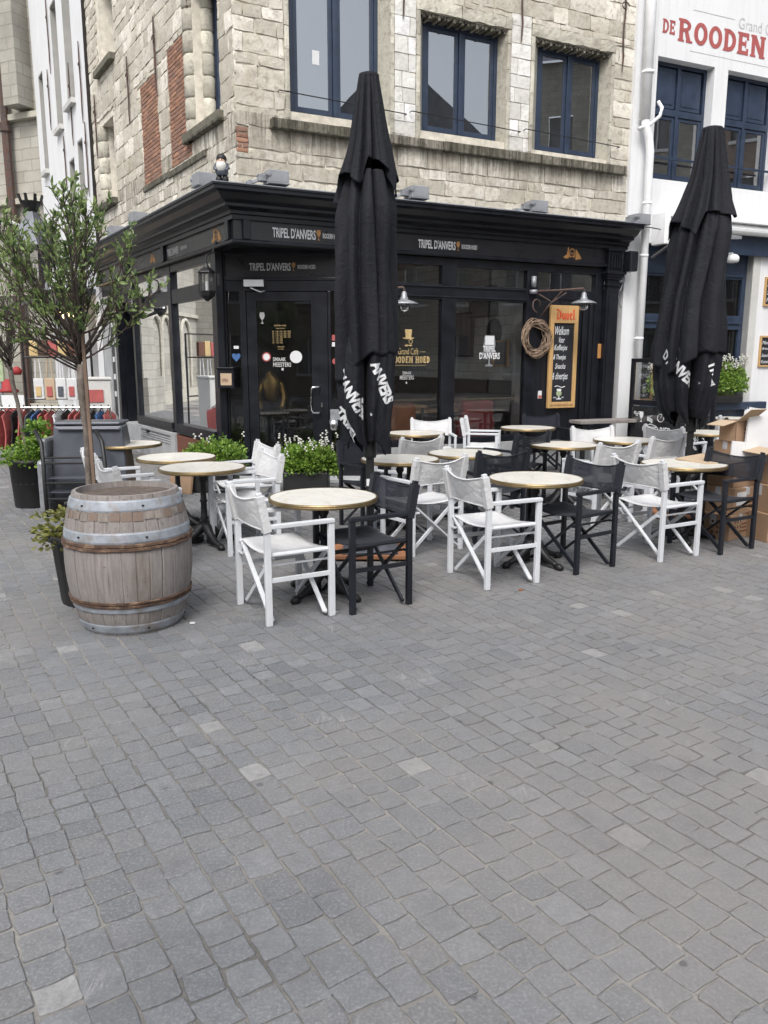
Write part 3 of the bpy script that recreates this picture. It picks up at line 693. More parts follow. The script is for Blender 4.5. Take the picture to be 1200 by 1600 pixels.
# wall anchors
def anchor(F, u, z0, z1, v, par, knot=True):
    mb = MB(); pts = [F.p(u+.012*math.sin(k*1.9), z0+(z1-z0)*k/6, v) for k in range(7)]; mb.tube(pts, [.008]+[.015]*5+[.01], 6)
    if knot:
        zm = z0+(z1-z0)*.72
        mb.tube([F.p(u+.07*math.cos(t), zm+.05*math.sin(t), v+.01) for t in [k*.7 for k in range(8)]], .009, 5)
    mb.build('wall_anchor', MAT['rustiron'], par)
for (u,a,b) in ((2.38,6.12,7.4),(4.3,6.14,7.5),(6.2,6.02,7.3)): anchor(FR,u,a,b,VS+.03,cafe, knot=u>5)
for (u,a,b) in ((1.55,6.1,7.4),(3.1,5.66,6.72),(4.66,5.57,6.62),(7.05,5.5,6.65)): anchor(FL,u,a,b,VS+.03,cafe)
# rear shell + roof so that no daylight leaks in
bk = FR.p(6.46,0,0) + L_*7.3; bl = FL.p(7.48,0,0)
mb = MB(); c0 = FR.p(0,0,-.35)
far = [FR.p(6.46,0,-.02), bk, bl]
mb.add([far[0], bk, bk+Vector((0,0,HS)), far[0]+Vector((0,0,HS))], [(0,1,2,3)])
mb.add([bk, bl, bl+Vector((0,0,HS)), bk+Vector((0,0,HS))], [(0,1,2,3)])
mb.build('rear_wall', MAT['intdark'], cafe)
mb = MB()
mb.add([FR.p(-.1,HS,.25),FR.p(6.46,HS,.25),bk+Vector((0,0,HS)),bl+Vector((0,0,HS)) ,FL.p(7.48,HS,.25)], [(0,1,2,3,4)])
rt = [p+Vector((0,0,HS)) for p in (FR.p(0,0,.25),FR.p(6.46,0,.25),bk,bl)]; apex = sum(rt, Vector())/4 + Vector((0,0,3))
mb.add(rt+[apex], [(0,1,4),(1,2,4),(2,3,4),(3,0,4)])
mb.build('roof', MAT['rustiron'], cafe)
mb = MB(); mb.add([FR.p(.3,3.45,-.35),FR.p(6.4,3.45,-.35),bk+Vector((0,0,3.45)),bl+Vector((0,0,3.45)),FL.p(.3,3.45,-.35)], [(0,1,2,3,4)])
mb.add([FR.p(.35,4.3,-1.4),FR.p(6.4,4.3,-1.4),FR.p(6.4,9,-1.4),FR.p(.35,9,-1.4)], [(0,1,2,3)])
mb.build('interior_ceiling', MAT['intpale'], cafe)
# net curtains behind the upper windows
mb = MB()
for (F,W) in ((FR,W2),(FR,W3),(FL,WA),(FL,WB)):
    a,b,c,d = W
    def cu(s,t,F=F,a=a,b=b,c=c,d=d): return F.p(a+(b-a)*s, c+(d-c)*t, -.62+.03*math.sin(s*60))
    mb.grid(cu, 60, 1)
mb.build('curtain', MAT['intgrey'], cafe, smooth=True)
# sticker on the first window
mb = MB(); mb.fbox(FR,1.18,1.28,5.45,5.62,VS-.226,VS-.224); mb.build('window_sticker', MAT['paper'], cafe)

# --- cornice swept round the corner
def sweep(name, prof, mat, par, uR, uL, smooth=False):
    mb = MB(); a = []
    NR, NL = FR.N, FL.N; den = 1 + NR.dot(NL); mi = (NR+NL)/den
    for v,z in prof:
        a.append((FL.p(uL,z,v), FR.O + mi*v + Vector((0,0,z)), FR.p(uR,z,v)))
    vs = [p for t in a for p in t]; n = len(prof); fs = []
    for i in range(n):
        j = (i+1)%n
        for k in range(2): fs.append((i*3+k, i*3+k+1, j*3+k+1, j*3+k))
    fs.append(tuple(i*3 for i in range(n))); fs.append(tuple(i*3+2 for i in range(n))[::-1])
    mb.add(vs, fs); return mb.build(name, mat, par)
sweep('cornice', [(-.1,3.40),(.07,3.40),(.07,3.45),(.10,3.46),(.10,3.50),(.16,3.53),(.20,3.53),(.20,3.565),(.27,3.60),(.33,3.66),(.38,3.68),(.40,3.68),(.40,3.72),(.42,3.725),(.42,3.745),(-.1,3.755)], MAT['black'], cafe, 6.42, 7.4)
sweep('lead_flashing', [(-.08,3.757),(.425,3.747),(.425,3.757),(.1,3.80),(-.08,3.83)], MAT['lead'], cafe, 6.42, 7.4)
sweep('fascia', [(-.12,3.17),(.03,3.17),(.03,3.40),(-.12,3.40)], MAT['fascia'], cafe, 6.16, 7.4)
sweep('fascia_moulding', [(-.12,3.115),(.075,3.115),(.085,3.13),(.085,3.15),(.06,3.168),(-.12,3.168)], MAT['black'], cafe, 6.16, 7.4)
mb = MB()
for u in (0.0, 6.02): mb.fbox(FR,u+(.075 if u==0 else 0),u+.17,3.17,3.4,.02,.075)
for u in (.085,2.83,5.05,7.2): mb.fbox(FL,u,u+.12,3.17,3.4,.02,.075)
mb.build('fascia_block', MAT['black'], cafe, bevel=.006)

# --- shopfront joinery
cz = 2.54
mb = MB()
def fb(F,u0,u1,z0,z1,v0=-.1,v1=0.0): mb.fbox(F,u0,u1,z0,z1,v0,v1)
fb(FR,1.70,2.20,.0,3.115,-.1,.0); fb(FR,3.02,3.25,.46,3.1,-.1,.004); fb(FR,4.52,4.72,.46,3.1)
fb(FR,2.2,6.0,3.0,3.112,-.1,.002); fb(FR,2.2,3.02,2.53,2.74,-.1,-.003); fb(FR,3.25,4.52,2.53,2.74,-.1,-.003); fb(FR,4.72,6.0,2.60,2.74,-.1,-.003)
fb(FR,5.86,6.0,.3,3.0); fb(FR,2.2,3.02,.44,.53,-.1,.03); fb(FR,3.25,4.52,.44,.53,-.1,.03)
for z in (2.56,2.70): fb(FR,2.21,4.5,z,z+.02,0,.014)
o = mb.build('shopfront_frame', MAT['black'], cafe, bevel=.006)
mb = MB()
fb(FR,4.722,5.858,.28,2.598,-.1,-.02)
for k in range(1,5):
    u = 4.74+k*.225; mb.fbox(FR,u-.004,u+.004,.3,2.59,-.022,-.015)
fb(FR,5.62,5.66,.28,2.6,-.02,.01); fb(FR,5.75,5.79,.28,2.6,-.02,.01)
mb.build('timber_panel', MAT['blackwood'], cafe)
# pilaster with capital
mb = MB(); fb(FR,6.02,6.26,.0,2.83,-.1,.09); fb(FR,6.06,6.22,.3,2.7,.09,.105); fb(FR,5.99,6.29,.0,.28,-.1,.13)
for (e,z0,z1) in ((.02,2.83,2.86),(.0,2.86,2.93),(.03,2.93,2.97),(.05,2.97,3.01),(.075,3.01,3.05),(.02,3.05,3.36),(.05,3.36,3.40)): fb(FR,6.02-e,6.26+e,z0,z1,-.1,.09+e)
for k in range(4): fb(FR,6.045+k*.052,6.07+k*.052,3.1,3.32,.11,.14)
mb.build('pilaster', MAT['black'], cafe, bevel=.005)
# street side joinery
mb = MB()
fb(FL,.78,.97,.0,3.115); fb(FL,2.76,2.92,.55,3.112,-.1,.01); fb(FL,5.0,5.12,.0,3.112); fb(FL,.97,2.76,3.0,3.112,-.1,.002); fb(FL,2.92,5.0,3.0,3.112,-.1,.002)
fb(FL,.97,2.76,2.53,2.74,-.1,-.002); fb(FL,2.92,5.0,2.53,2.74,-.1,-.002); fb(FL,.97,2.76,.58,.68,-.1,.04); fb(FL,2.92,5.0,.58,.68,-.1,.04)
fb(FL,.97,2.76,.52,.58,-.1,.02); fb(FL,2.92,5.0,.52,.58,-.1,.02)
fb(FL,6.25,6.42,.0,3.112); fb(FL,5.12,6.25,2.72,3.112,-.1,-.01); fb(FL,6.42,7.3,2.9,3.112)
mb.build('side_shopfront_frame', MAT['black'], cafe, bevel=.006)
mb = MB(); mb.fbox(FL,5.12,6.25,.0,2.72,-.5,-.46); mb.fbox(FL,5.12,5.14,.5,2.72,-.46,-.1); mb.fbox(FL,6.23,6.25,.5,2.72,-.46,-.1); mb.build('side_door', MAT['black'], cafe)
mb = MB(); mb.fbox(FL,6.62,6.9,.6,2.9,-.1,-.03); mb.build('shutter', MAT['black'], cafe, bevel=.01)
mb = MB()
for k in range(5): mb.fbox(FL,6.7,6.82,.95+k*.34,1.05+k*.34,-.03,-.02)
mb.build('shutter_label', MAT['paper'], cafe)
mb = MB(); mb.fbox(FL,6.42,6.62,0,2.9,-.1,-.02); mb.fbox(FL,6.9,7.48,0,3.3,-.1,.0); mb.build('stone_pier', MAT['plinth'], cafe, bevel=.01)
# plinths
mb = MB(); mb.fbox(FR,2.2,4.72,0,.30,-.1,.05); mb.fbox(FR,2.2,4.72,.30,.44,-.1,.03); mb.fbox(FR,4.722,6.0,0,.28,-.1,.04); mb.build('stone_plinth', MAT['plinth'], cafe, bevel=.008)
mb = MB(); mb.fbox(FL,2.80,3.0,0,.52,-.1,.05); mb.fbox(FL,4.8,5.1,0,.52,-.1,.05); mb.fbox(FL,3.0,4.8,0,.46,-.1,.02); mb.fbox(FL,3.02,4.78,.46,.52,-.1,.05)
for z in (.40,.36,.32): mb.fbox(FL,3.03,4.77,z,z+.018,.02,.035)
mb.fbox(FL,5.12,6.25,0,.48,-.45,.0); mb.build('side_plinth', MAT['plinth'], cafe, bevel=.006)
mb = MB(); mb.fbox(FL,.98,2.78,.0,.5,-.1,.012); mb.build('plinth_panel', MAT['redbrown'], cafe)
mb = MB(); mb.fbox(FL,4.3,4.42,.42,.47,.02,.06); mb.build('vent_cap', MAT['black'], cafe)
# panes
def pane(F,u0,u1,z0,z1,v,mat,par=cafe,name='shop_pane'):
    m2 = MB(); m2.fbox(F,u0,u1,z0,z1,v-.006,v); return m2.build(name, mat, par)
panesR = {}
for q in ((2.2,3.02,.53,2.53),(3.25,4.52,.53,2.53),(2.2,3.02,2.74,3.0),(3.25,4.52,2.74,3.0),(4.72,5.86,2.74,3.0)): panesR[q] = pane(FR,*q,-.05,MAT['glass'])
for q in ((.97,2.76,.68,2.53),(2.92,5.0,.68,2.53),(.97,2.76,2.74,3.0),(2.92,5.0,2.74,3.0)): pane(FL,*q,-.05,MAT['glass_side'])
# --- corner entrance (chamfered)
mb = MB()
fb(FD,0,.17,0,3.17,-.08,0); fb(FD,.17,1.72,2.74,2.78,-.08,.01); fb(FD,.17,1.72,3.08,3.17,-.08,.01); fb(FD,.17,1.72,2.6,2.74,-.08,0)
fb(FD,.36,.44,0,2.6,-.08,.0); fb(FD,1.56,1.6,0,2.6,-.08,0); fb(FD,1.70,2.02,0,3.17,-.08,0); fb(FD,.17,.36,.0,.32,-.08,-.005); fb(FD,1.6,1.7,0,.32,-.08,-.005)
fb(FD,.03,.06,.1,3.1,0,.02); fb(FD,.11,.14,.1,3.1,0,.02)
mb.build('entrance_frame', MAT['black'], cafe, bevel=.005)
mb = MB(); fb(FD,.172,1.70,2.78,3.08,-.08,-.03); mb.build('transom_panel', MAT['fascia'], cafe)
mb = MB(); mb.add([FR.p(0,3.165,-.1),FR.p(1.75,3.165,-.02),FR.p(2.2,3.165,-.3),FL.p(1.0,3.165,-.3),FL.p(.85,3.165,-.02)], [(0,1,2,3,4)]); mb.build('porch_ceiling', MAT['black'], cafe)
mb = MB(); mb.add([FL.p(.8,0,.02),FL.p(.78,.03,.02)], []) 
sp = [FL.p(.85,0,.06),FL.O,FR.p(1.85,0,.06)]
mb = MB(); 
mb.fbox(FD,.1,2.0,0,.06,-.1,.32); mb.build('doorstep', MAT['plinth'], cafe, bevel=.01)
door = MB(); fbd = lambda *a: door.fbox(FD,*a)
fbd(.445,.58,.07,2.595,-.07,-.015); fbd(1.33,1.555,.07,2.595,-.07,-.015); fbd(.58,1.33,2.47,2.595,-.07,-.015); fbd(.58,1.33,.07,.34,-.07,-.015)
door = door.build('door', MAT['black'], cafe, bevel=.004)
pane(FD,.58,1.33,.34,2.47,-.035,MAT['glass'],door,'door_glass')
pane(FD,.17,.36,.32,2.6,-.04,MAT['glass']); pane(FD,1.6,1.7,.32,2.6,-.04,MAT['glass'])
mb = MB(); mb.tube([FD.p(1.44,1.30,-.02),FD.p(1.42,1.31,.05),FD.p(1.34,1.305,.065),FD.p(1.315,1.27,.07),FD.p(1.315,.99,.07),FD.p(1.34,.955,.065),FD.p(1.42,.95,.05),FD.p(1.44,.96,-.02)], .014, 10)
mb.build('handle', MAT['steel'], door, smooth=True)
mb = MB(); mb.fbox(FD,1.45,1.47,1.03,1.09,-.015,.0); mb.build('lock', MAT['steel'], door)
mb = MB(); mb.fbox(FD,.43,.70,2.655,2.745,.01,.07); mb.bar(FD.p(.52,2.64,.05),FD.p(.66,2.58,.12),.02,.012); mb.bar(FD.p(.66,2.58,.12),FD.p(.7,2.60,.0),.02,.012); mb.build('door_closer', MAT['whitepipe'], cafe, bevel=.006)
# door decals
mb = MB()
rg = random.Random(2)
fit_text(mb, FD, 'ROODEN HOED', .82,.98,2.135,2.155,-.031,.01)
fit_text(mb, FD, 'OPENINGSUREN', .84,.96,2.10,2.112,-.031,.01)
for k,d in enumerate(('MA','DI','WO','DO','VR','ZA','ZO')):
    z = 2.06-k*.026; fit_text(mb, FD, d, .79,.815,z,z+.015,-.031,.01); fit_text(mb, FD, '11.00 - 23.00', .835,.93,z,z+.015,-.031,.01)
    if k < 4: fit_text(mb, FD, '18.00 - 22.00', .945,1.04,z,z+.015,-.031,.01)
fit_text(mb, FD, 'KEUKEN', .86,.95,1.85,1.865,-.031,.01); fit_text(mb, FD, 'DOORLOPEND', .865,.945,1.82,1.832,-.031,.01)
mb.build('opening_hours', MAT['gold'], door)
mb = MB(); fit_text(mb, FD, 'SMAAK', .79,.97,1.66,1.715,-.031,.02); fit_text(mb, FD, 'MEESTERS', .79,1.04,1.585,1.645,-.031,.02); mb.fbox(FD,.905,.935,1.535,1.57,-.033,-.031); goblet(mb, FD, .655,2.17,.15,-.031); mb.build('door_lettering', MAT['lgrey'], door)
def disc(F,u,z,r,v,n=24,r2=0): 
    m = MB(); m.add([F.p(u+r*math.cos(2*math.pi*k/n), z+r*math.sin(2*math.pi*k/n), v) for k in range(n)], [tuple(range(n))]); return m
disc(FD,1.11,1.72,.085,-.031).build('round_sticker', MAT['paper'], door)
disc(FD,.70,1.72,.062,-.031).build('no_smoking_sticker', MAT['redl'], door); disc(FD,.70,1.72,.045,-.0305).build('sticker_face', MAT['paper'], door)
mb = MB(); mb.fbox(FD,.25,.32,1.83,1.87,-.036,-.033); mb.fbox(FD,1.61,1.69,1.86,1.92,-.036,-.033); mb.build('white_sticker', MAT['paper'], cafe)
disc(FD,1.65,1.66,.04,-.034).build('side_sticker', MAT['redl'], cafe); mb = MB(); mb.fbox(FD,1.61,1.69,1.94,2.02,-.036,-.033); mb.build('red_sticker', MAT['redl'], cafe)
mb = MB(); mb.add([FD.p(.28+.06*math.sin(t)**3, 1.72+.055*(math.cos(t)-.38*math.cos(2*t)-.15*math.cos(3*t)), -.034) for t in [k*math.pi/12 for k in range(24)]],[tuple(range(24))]); mb.build('heart_sticker', MAT['bluesign'], cafe)
# --- lettering on the fascias
def sign(F, u0, u1, z0, z1, v, small=True, par=cafe):
    s_ = u1-u0; m1 = MB(); fit_text(m1, F, "TRIPEL D'ANVERS", u0, u0+s_*.625, z0, z1, v, .022); m1.build('fascia_lettering', MAT['lw'], par)
    m2 = MB(); goblet(m2, F, u0+s_*.668, z0, (z1-z0)*1.02, v); m2.build('goblet_mark', MAT['orange'], par)
    m3 = MB(); h = (z1-z0); fit_text(m3, F, "ROODEN HOED", u0+s_*.73, u1, z0+h*.22, z0+h*.74, v, .05); m3.build('fascia_small_lettering', MAT['lgrey'], par)
def signL(u0,u1,z0,z1,v):
    m1 = MB(); fit_text(m1, FL, "TRIPEL D'ANVERS", u0, u1, z0, z1, v, .022, flip=True); m1.build('fascia_lettering', MAT['lgrey'], cafe)
sign(FR,.47,1.42,3.22,3.345,.033); sign(FR,2.60,3.58,3.215,3.335,.033)
sign(FD,.50,1.40,2.87,2.975,-.028)
signL(2.2,2.75,3.23,3.34,.033)
m3 = MB(); fit_text(m3, FL, "ROODEN HOED", 1.82,2.1,3.26,3.31,.033,.02,flip=True); m3.build('fascia_small_lettering', MAT['lgrey'], cafe)
def ornament(F,u,z,s,flip=1):
    mb = MB(); n = 16
    bird = [(-.95,-.5),(-.45,-.5),(-.35,-.2),(-.42,.2),(-.4,.5),(-.5,.75),(-.6,.6),(-.58,.3),(-.72,-.1),(-1.15,-.35)]
    mb.add([F.p(u+flip*a*s, z+b*s, .034) for a,b in bird], [tuple(range(len(bird)))])
    fl = [(.5,-.6),(.5,.55),(.95,.1),(1.35,-.45),(1.0,-.5)]
    mb.add([F.p(u+flip*a*s, z+b*s, .034) for a,b in fl], [tuple(range(len(fl)))])
    for (cx,cz,r,t,a0,a1) in ((0.03,0,.42,.1,-.9,4.04),(-.1,-.1,.17,.06,0,6.28),(.16,-.1,.17,.06,0,6.28)):
        for k in range(n):
            p, q = a0+(a1-a0)*k/n, a0+(a1-a0)*(k+1)/n
            mb.add([F.p(u+flip*(cx+x*math.cos(y))*s, z+(cz+x*1.35*math.sin(y))*s, .0345) for x,y in ((r,p),(r,q),(r-t,q),(r-t,p))], [(0,1,2,3)])
    mb.build('gilded_ornament', MAT['orange'], cafe)
ornament(FR,5.32,3.285,.145); ornament(FL,.62,3.285,.15,-1); ornament(FL,3.55,3.285,.12,-1)
# --- decals on the shop windows
V_ = -.046
mb = MB()
def hat(F,u,z,s,v):
    mb.poly(F,[(u-.5*s,z+.5*s),(u+.45*s,z+.5*s),(u+.4*s,z+.75*s),(u+.5*s,z+1.6*s),(u-.55*s,z+1.6*s),(u-.45*s,z+.75*s)],v-.0005,v)
    mb.poly(F,[(u-.85*s,z+.45*s),(u-.4*s,z+.36*s),(u+.4*s,z+.36*s),(u+.85*s,z+.5*s),(u+.8*s,z+.6*s),(u+.4*s,z+.5*s),(u-.4*s,z+.5*s),(u-.8*s,z+.58*s)],v+.0003,v+.001)
    for k in range(16):
        p,q = k*math.pi/8,(k+1)*math.pi/8
        mb.add([F.p(u+.3*s+x*s*math.cos(y), z+.05*s+x*s*math.sin(y), v) for x,y in ((.3,p),(.3,q),(.22,q),(.22,p))],[(0,1,2,3)])
    mb.poly(F,[(u,z-.38*s),(u+.3*s,z-.3*s),(u+.6*s,z-.42*s),(u+.4*s,z-.55*s),(u,z-.48*s),(u-.4*s,z-.6*s),(u-.65*s,z-.42*s),(u-.3*s,z-.3*s)],v-.0005,v)
hat(FR,2.50,1.93,.11,V_)
fit_text(mb, FR, 'Grand Café', 2.33,2.66,1.755,1.845,V_,.006)
mb.fbox(FR,2.68,2.78,1.79,1.795,V_-.001,V_); mb.fbox(FR,2.22,2.31,1.79,1.795,V_-.001,V_); mb.fbox(FR,2.22,2.78,1.60,1.606,V_-.001,V_)
slab_text(mb, FR, 'ROODEN HOED', 2.205,2.85,1.635,1.73,V_+.0004,.3)
mb.build('gold_window_lettering', MAT['gold'], cafe)
mb = MB(); fit_text(mb, FR, 'SMAAK', 2.40,2.55,1.47,1.52,V_,.02); fit_text(mb, FR, 'MEESTERS', 2.36,2.59,1.40,1.46,V_,.02); mb.fbox(FR,2.455,2.48,1.34,1.37,V_-.001,V_)
mb.build('window_lettering', MAT['lgrey'], cafe)
mb = MB(); fit_text(mb, FR, 'TRIPEL', 3.77,4.0,1.80,1.885,V_+.0012,.03); fit_text(mb, FR, "D'ANVERS", 3.71,4.08,1.69,1.79,V_+.0012,.03); mb.build('window_lettering', MAT['lw'], cafe)
mb = MB(); goblet(mb,FR,3.89,1.58,.46,V_-.001); mb.build('goblet_decal', MAT['lampmetal'], cafe)
mb = MB(); mb.fbox(FR,3.81,3.97,1.90,2.03,V_-.0008,V_-.0003); mb.build('goblet_foam', MAT['lw'], cafe)

# --- cafe interior
mb = MB(); fl_pts = [FR.p(1.75,.1,-.12),FR.p(6.4,.1,-.12),bk+Vector((0,0,.1)),bl+Vector((0,0,.1)),FL.p(.95,.1,-.12)]
mb.add(fl_pts, [(0,1,2,3,4)]); mb.build('interior_floor', MAT['intfloor'], cafe)
FT = Frame(FR.p(4.62,0,-.12).to_tuple()[:2], (-FR.N.x,-FR.N.y), (-FR.D.x,-FR.D.y))
uvquad('tiled_wall', FT, [(0,4.5,1.35,3.4,0)], MAT['tile'], cafe)
mb = MB(); mb.fbox(FT,0,4.5,.1,1.35,-.05,.02); mb.build('wainscot', MAT['intdark'], cafe)
mb = MB(); mb.fbox(FT,0,.22,.1,3.1,0,.09); mb.build('window_curtain', MAT['greypaint'], cafe)
FB = Frame(FR.p(0,0,-4.5).to_tuple()[:2], (.891,.4537))
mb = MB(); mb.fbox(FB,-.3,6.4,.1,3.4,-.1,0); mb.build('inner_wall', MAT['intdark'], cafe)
mb = MB(); mb.tube([FR.p(2.22,1.10,-.13),FR.p(3.0,1.10,-.13)],.016,8); mb.tube([FR.p(3.27,1.09,-.13),FR.p(4.42,1.09,-.13)],.016,8); mb.tube([FR.p(4.42,1.09,-.14),FR.p(4.44,1.09,-.14)],.05,12)
mb.build('brass_rail', MAT['brass'], cafe)

# ---------------------------------------------------------------- white cafe on the right
wc = thing('white_building', 'white rendered café building with navy windows and red painted lettering', 'building', tuple(FW.O))
WW = 6.6
hw = [(.42,1.62,4.54,6.34),(1.92,3.12,4.54,6.34),(3.42,4.62,4.54,6.34),(.43,2.85,0.55,3.55),(3.75,6.0,0.55,3.55)]
mb = MB(); wall(mb, FW, (0,WW,0,9.6), hw, 0, .28)
mb.fbox(FW,-.015,.05,0,9.6,-.3,-.002); mb.build('rendered_wall', MAT['white'], wc)
mb = MB(); mb.add([FW.p(WW,0,0),FW.p(WW,0,-7),FW.p(WW,9.6,-7),FW.p(WW,9.6,0)],[(0,1,2,3)]); mb.add([FW.p(0,0,-7),FW.p(WW,0,-7),FW.p(WW,9.6,-7),FW.p(0,9.6,-7)],[(0,1,2,3)])
mb.add([FW.p(0.02,0,-.1),FW.p(0.02,0,-7),FW.p(.02,9.6,-7),FW.p(.02,9.6,-.1)],[(0,1,2,3)]); mb.add([FW.p(0,3.7,-.3),FW.p(WW,3.7,-.3),FW.p(WW,3.7,-7),FW.p(0,3.7,-7)],[(0,1,2,3)])
mb.add([FW.p(0,0,-2.8),FW.p(WW,0,-2.8),FW.p(WW,9.6,-2.8),FW.p(0,9.6,-2.8)],[(0,1,2,3)])
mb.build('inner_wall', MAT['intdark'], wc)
mb = MB(); mb.add([FW.p(0,9.6,.3),FW.p(WW,9.6,.3),FW.p(WW,12.5,-3.5),FW.p(0,12.5,-3.5)],[(0,1,2,3)]); mb.add([FW.p(0,9.6,-7),FW.p(WW,9.6,-7),FW.p(WW,12.5,-3.5),FW.p(0,12.5,-3.5)],[(0,1,2,3)]); mb.build('roof', MAT['rustiron'], wc)
for q in hw[:3]: window(FW, q, -.16, 2, wc, MAT['glass_up'], trans=5.6, panel=True)
for q in hw[3:]:
    a,b,c,d = q
    m2 = MB(); T = .09
    for r in ((a,a+T,c,d),(b-T,b,c,d),(a+T,b-T,2.20,2.44),(a+T,b-T,3.06,3.55),(a+T,b-T,c,1.0),((a+b)/2-.05,(a+b)/2+.05,1.0,3.06)): m2.fbox(FW,*r,-.2,-.12)
    m2.fbox(FW,a+T,b-T,2.3,2.33,-.12,-.09); m2.fbox(FW,a+T,b-T,3.1,3.13,-.12,-.09)
    fo = m2.build('shop_window', MAT['blue'], wc, bevel=.006)
    for (x0,x1) in ((a+T,(a+b)/2-.05),((a+b)/2+.05,b-T)):
        for (z0,z1) in ((1.0,2.2),(2.44,3.06)):
            m3 = MB(); m3.fbox(FW,x0,x1,z0,z1,-.17,-.165); m3.build('pane', MAT['glass'], fo)
mb = MB(); mb.fbox(FW,.36,3.3,.80,.93,-.1,.16); mb.fbox(FW,.40,2.88,.1,.80,-.1,.05)
mb.build('sill_board', MAT['blue'], wc, bevel=.01)
mb = MB(); mb.fbox(FW,.30,.43,.0,3.55,-.28,.02); mb.fbox(FW,2.85,3.02,.93,3.6,-.25,.012); mb.build('window_reveal', MAT['greypaint'], wc)
for (a,b) in ((.44,1.60),(1.94,3.10)):
    mb = MB(); mb.fbox(FW,a,b,4.86,4.89,-.05,-.02); mb.build('window_rail', MAT['blue'], wc)
# painted sign
mb = MB(); slab_text(mb, FW, 'DE', .47,.73,6.68,6.88,.004,.22); 
slab_text(mb, FW, 'ROODEN HOED', .79,4.17,6.61,6.94,.004,.24); mb.build('red_lettering', MAT['redl'], wc)
mb = MB(); fit_text(mb, FW, 'Grand Café', 2.07,3.05,6.985,7.15,.004,-.004); mb.fbox(FW,1.08,1.98,7.095,7.105,0,.003); mb.fbox(FW,3.15,4.1,7.095,7.105,0,.003); mb.fbox(FW,1.06,4.8,6.50,6.508,0,.003)
mb.build('thin_grey_lettering', MAT['lgrey'], wc)
# rolled awning with cassette and brackets
aw = thing('rolled_awning', 'long white rolled awning cassette above the navy shop window on the right', 'awning', tuple(FW.p(2.2,0,.1)))
mb = MB(); mb.tube([FW.p(.66,3.84,.2),FW.p(6,3.84,.2)], .085, 14); mb.fbox(FW,.6,6,3.92,3.98,0,.33); mb.build('cassette', MAT['whitepipe'], aw, smooth=False, bevel=.01)
mb = MB(); mb.poly(FW,[(.5,3.5),(.62,3.5),(.62,4.0),(.5,4.0)],.0,.3); mb.build('bracket', MAT['whitepipe'], aw, bevel=.015)
mb = MB(); mb.fbox(FW,.75,6,3.45,3.76,.02,.1); mb.build('backing_board', MAT['blue'], aw)
mb = MB()
for u in (1.0,3.3): mb.bar(FW.p(u,3.75,.2),FW.p(u+1.1,3.68,.35),.06,.05); mb.bar(FW.p(u+1.1,3.68,.35),FW.p(u+.1,3.62,.42),.06,.05)
mb.build('folding_arm', MAT['lampmetal'], aw)
# downpipe
dpm = MB(); dpm.tube([FW.p(.10,9,.12),FW.p(.12,5.35,.12)], .082, 12); dpm.tube([FW.p(.12,5.4,.12),FW.p(.13,5.25,.13),FW.p(.2,5.1,.14),FW.p(.24,4.9,.14),FW.p(.25,0.1,.14)], .064, 12)
for z in (6.0,4.1,3.3,2.0): dpm.tube([FW.p(.245 if z<5 else .115,z,.13),FW.p(.245 if z<5 else .115,z+.04,.13)], .076 if z<5 else .094, 12)
o = dpm.build('downpipe', MAT['whitepipe'], None, smooth=True); o.data.polygons.foreach_set('use_smooth',[True]*len(o.data.polygons))
tag(o, 'white downpipe on the joint between the stone house and the white building', 'pipe')
mb = MB(); mb.tube([FW.p(.0,5.2,.12),FW.p(.2,5.28,.16),FW.p(.38,5.42,.16),FW.p(.43,5.55,.14),FW.p(.42,5.66,.06)], .028, 8); tag(mb.build('vent_pipe', MAT['whitepipe'], None, smooth=True), 'thin curved white vent pipe crossing the thick downpipe', 'pipe')
mb = MB(); mb.add([(0,0,0)],[]); mb = MB()
for k,(u,z0,z1,sw) in enumerate(((-.35,1.6,3.7,.03),(-.25,1.7,3.6,.05),(-.12,2.5,3.55,.04))):
    mb.tube([FW.p(u+sw*math.sin(i*1.3+k), z0+(z1-z0)*i/12, .03+.008*k) for i in range(13)], .009, 5)
mb.fbox(FW,-.22,-.06,2.9,3.05,0,.07)
for a in range(6): mb.tube([FW.p(-.3+.14*math.cos(.5*a+i*.5), 2.85+.35*math.sin(.5*a+i*.5), .03) for i in range(3)], .006, 4)
tag(mb.build('wall_cable', MAT['floodgrey'], None), 'loose grey cables and junction box on the white wall beside the black pilaster', 'cable')
mb = MB(); mb.fbox(FW,-.5,-.42,1.7,1.93,.0,.03); tag(mb.build('wall_plate', MAT['orange'], None, bevel=.005), 'small yellow plate on the white wall by the pilaster', 'plate')
mb = MB(); mb.fbox(FR,6.28,6.44,3.05,3.36,.12,.30); tag(mb.build('loudspeaker', MAT['black'], None, bevel=.02), 'small black outdoor speaker hung under the cornice end by the pilaster', 'speaker')
mb = MB(); p = FW.p(2.12,3.36,.2); mb.lathe([(.02,.08),(.08,.06),(.11,.02),(.11,-.03),(.09,-.06),(.03,-.07)], 18, p); mb.tube([FW.p(2.12,3.45,.0),FW.p(2.12,3.45,.2)],.015,6)
tag(mb.build('dome_lamp', MAT['whitepipe'], None, smooth=True), 'white round dome lamp under the awning behind the right parasol', 'lamp')
# spotlight under the awning
sp = thing('spotlight', 'black wall spotlight tilted down below the awning beside the downpipe', 'spotlight', tuple(FW.p(.55,3.5,.1)))
mb = MB(); mb.bar(FW.p(.42,3.28,.1),FW.p(.80,3.62,.34),.16,.05); mb.build('housing', MAT['black'], sp, bevel=.01)
mb = MB(); mb.bar(FW.p(.52,3.35,.02),FW.p(.62,3.5,.22),.03); mb.build('arm', MAT['iron'], sp)
mb = MB(); mb.bar(FW.p(.70,3.50,.30),FW.p(.77,3.565,.345),.11,.055); mb.build('lens', MAT['paper'], sp)
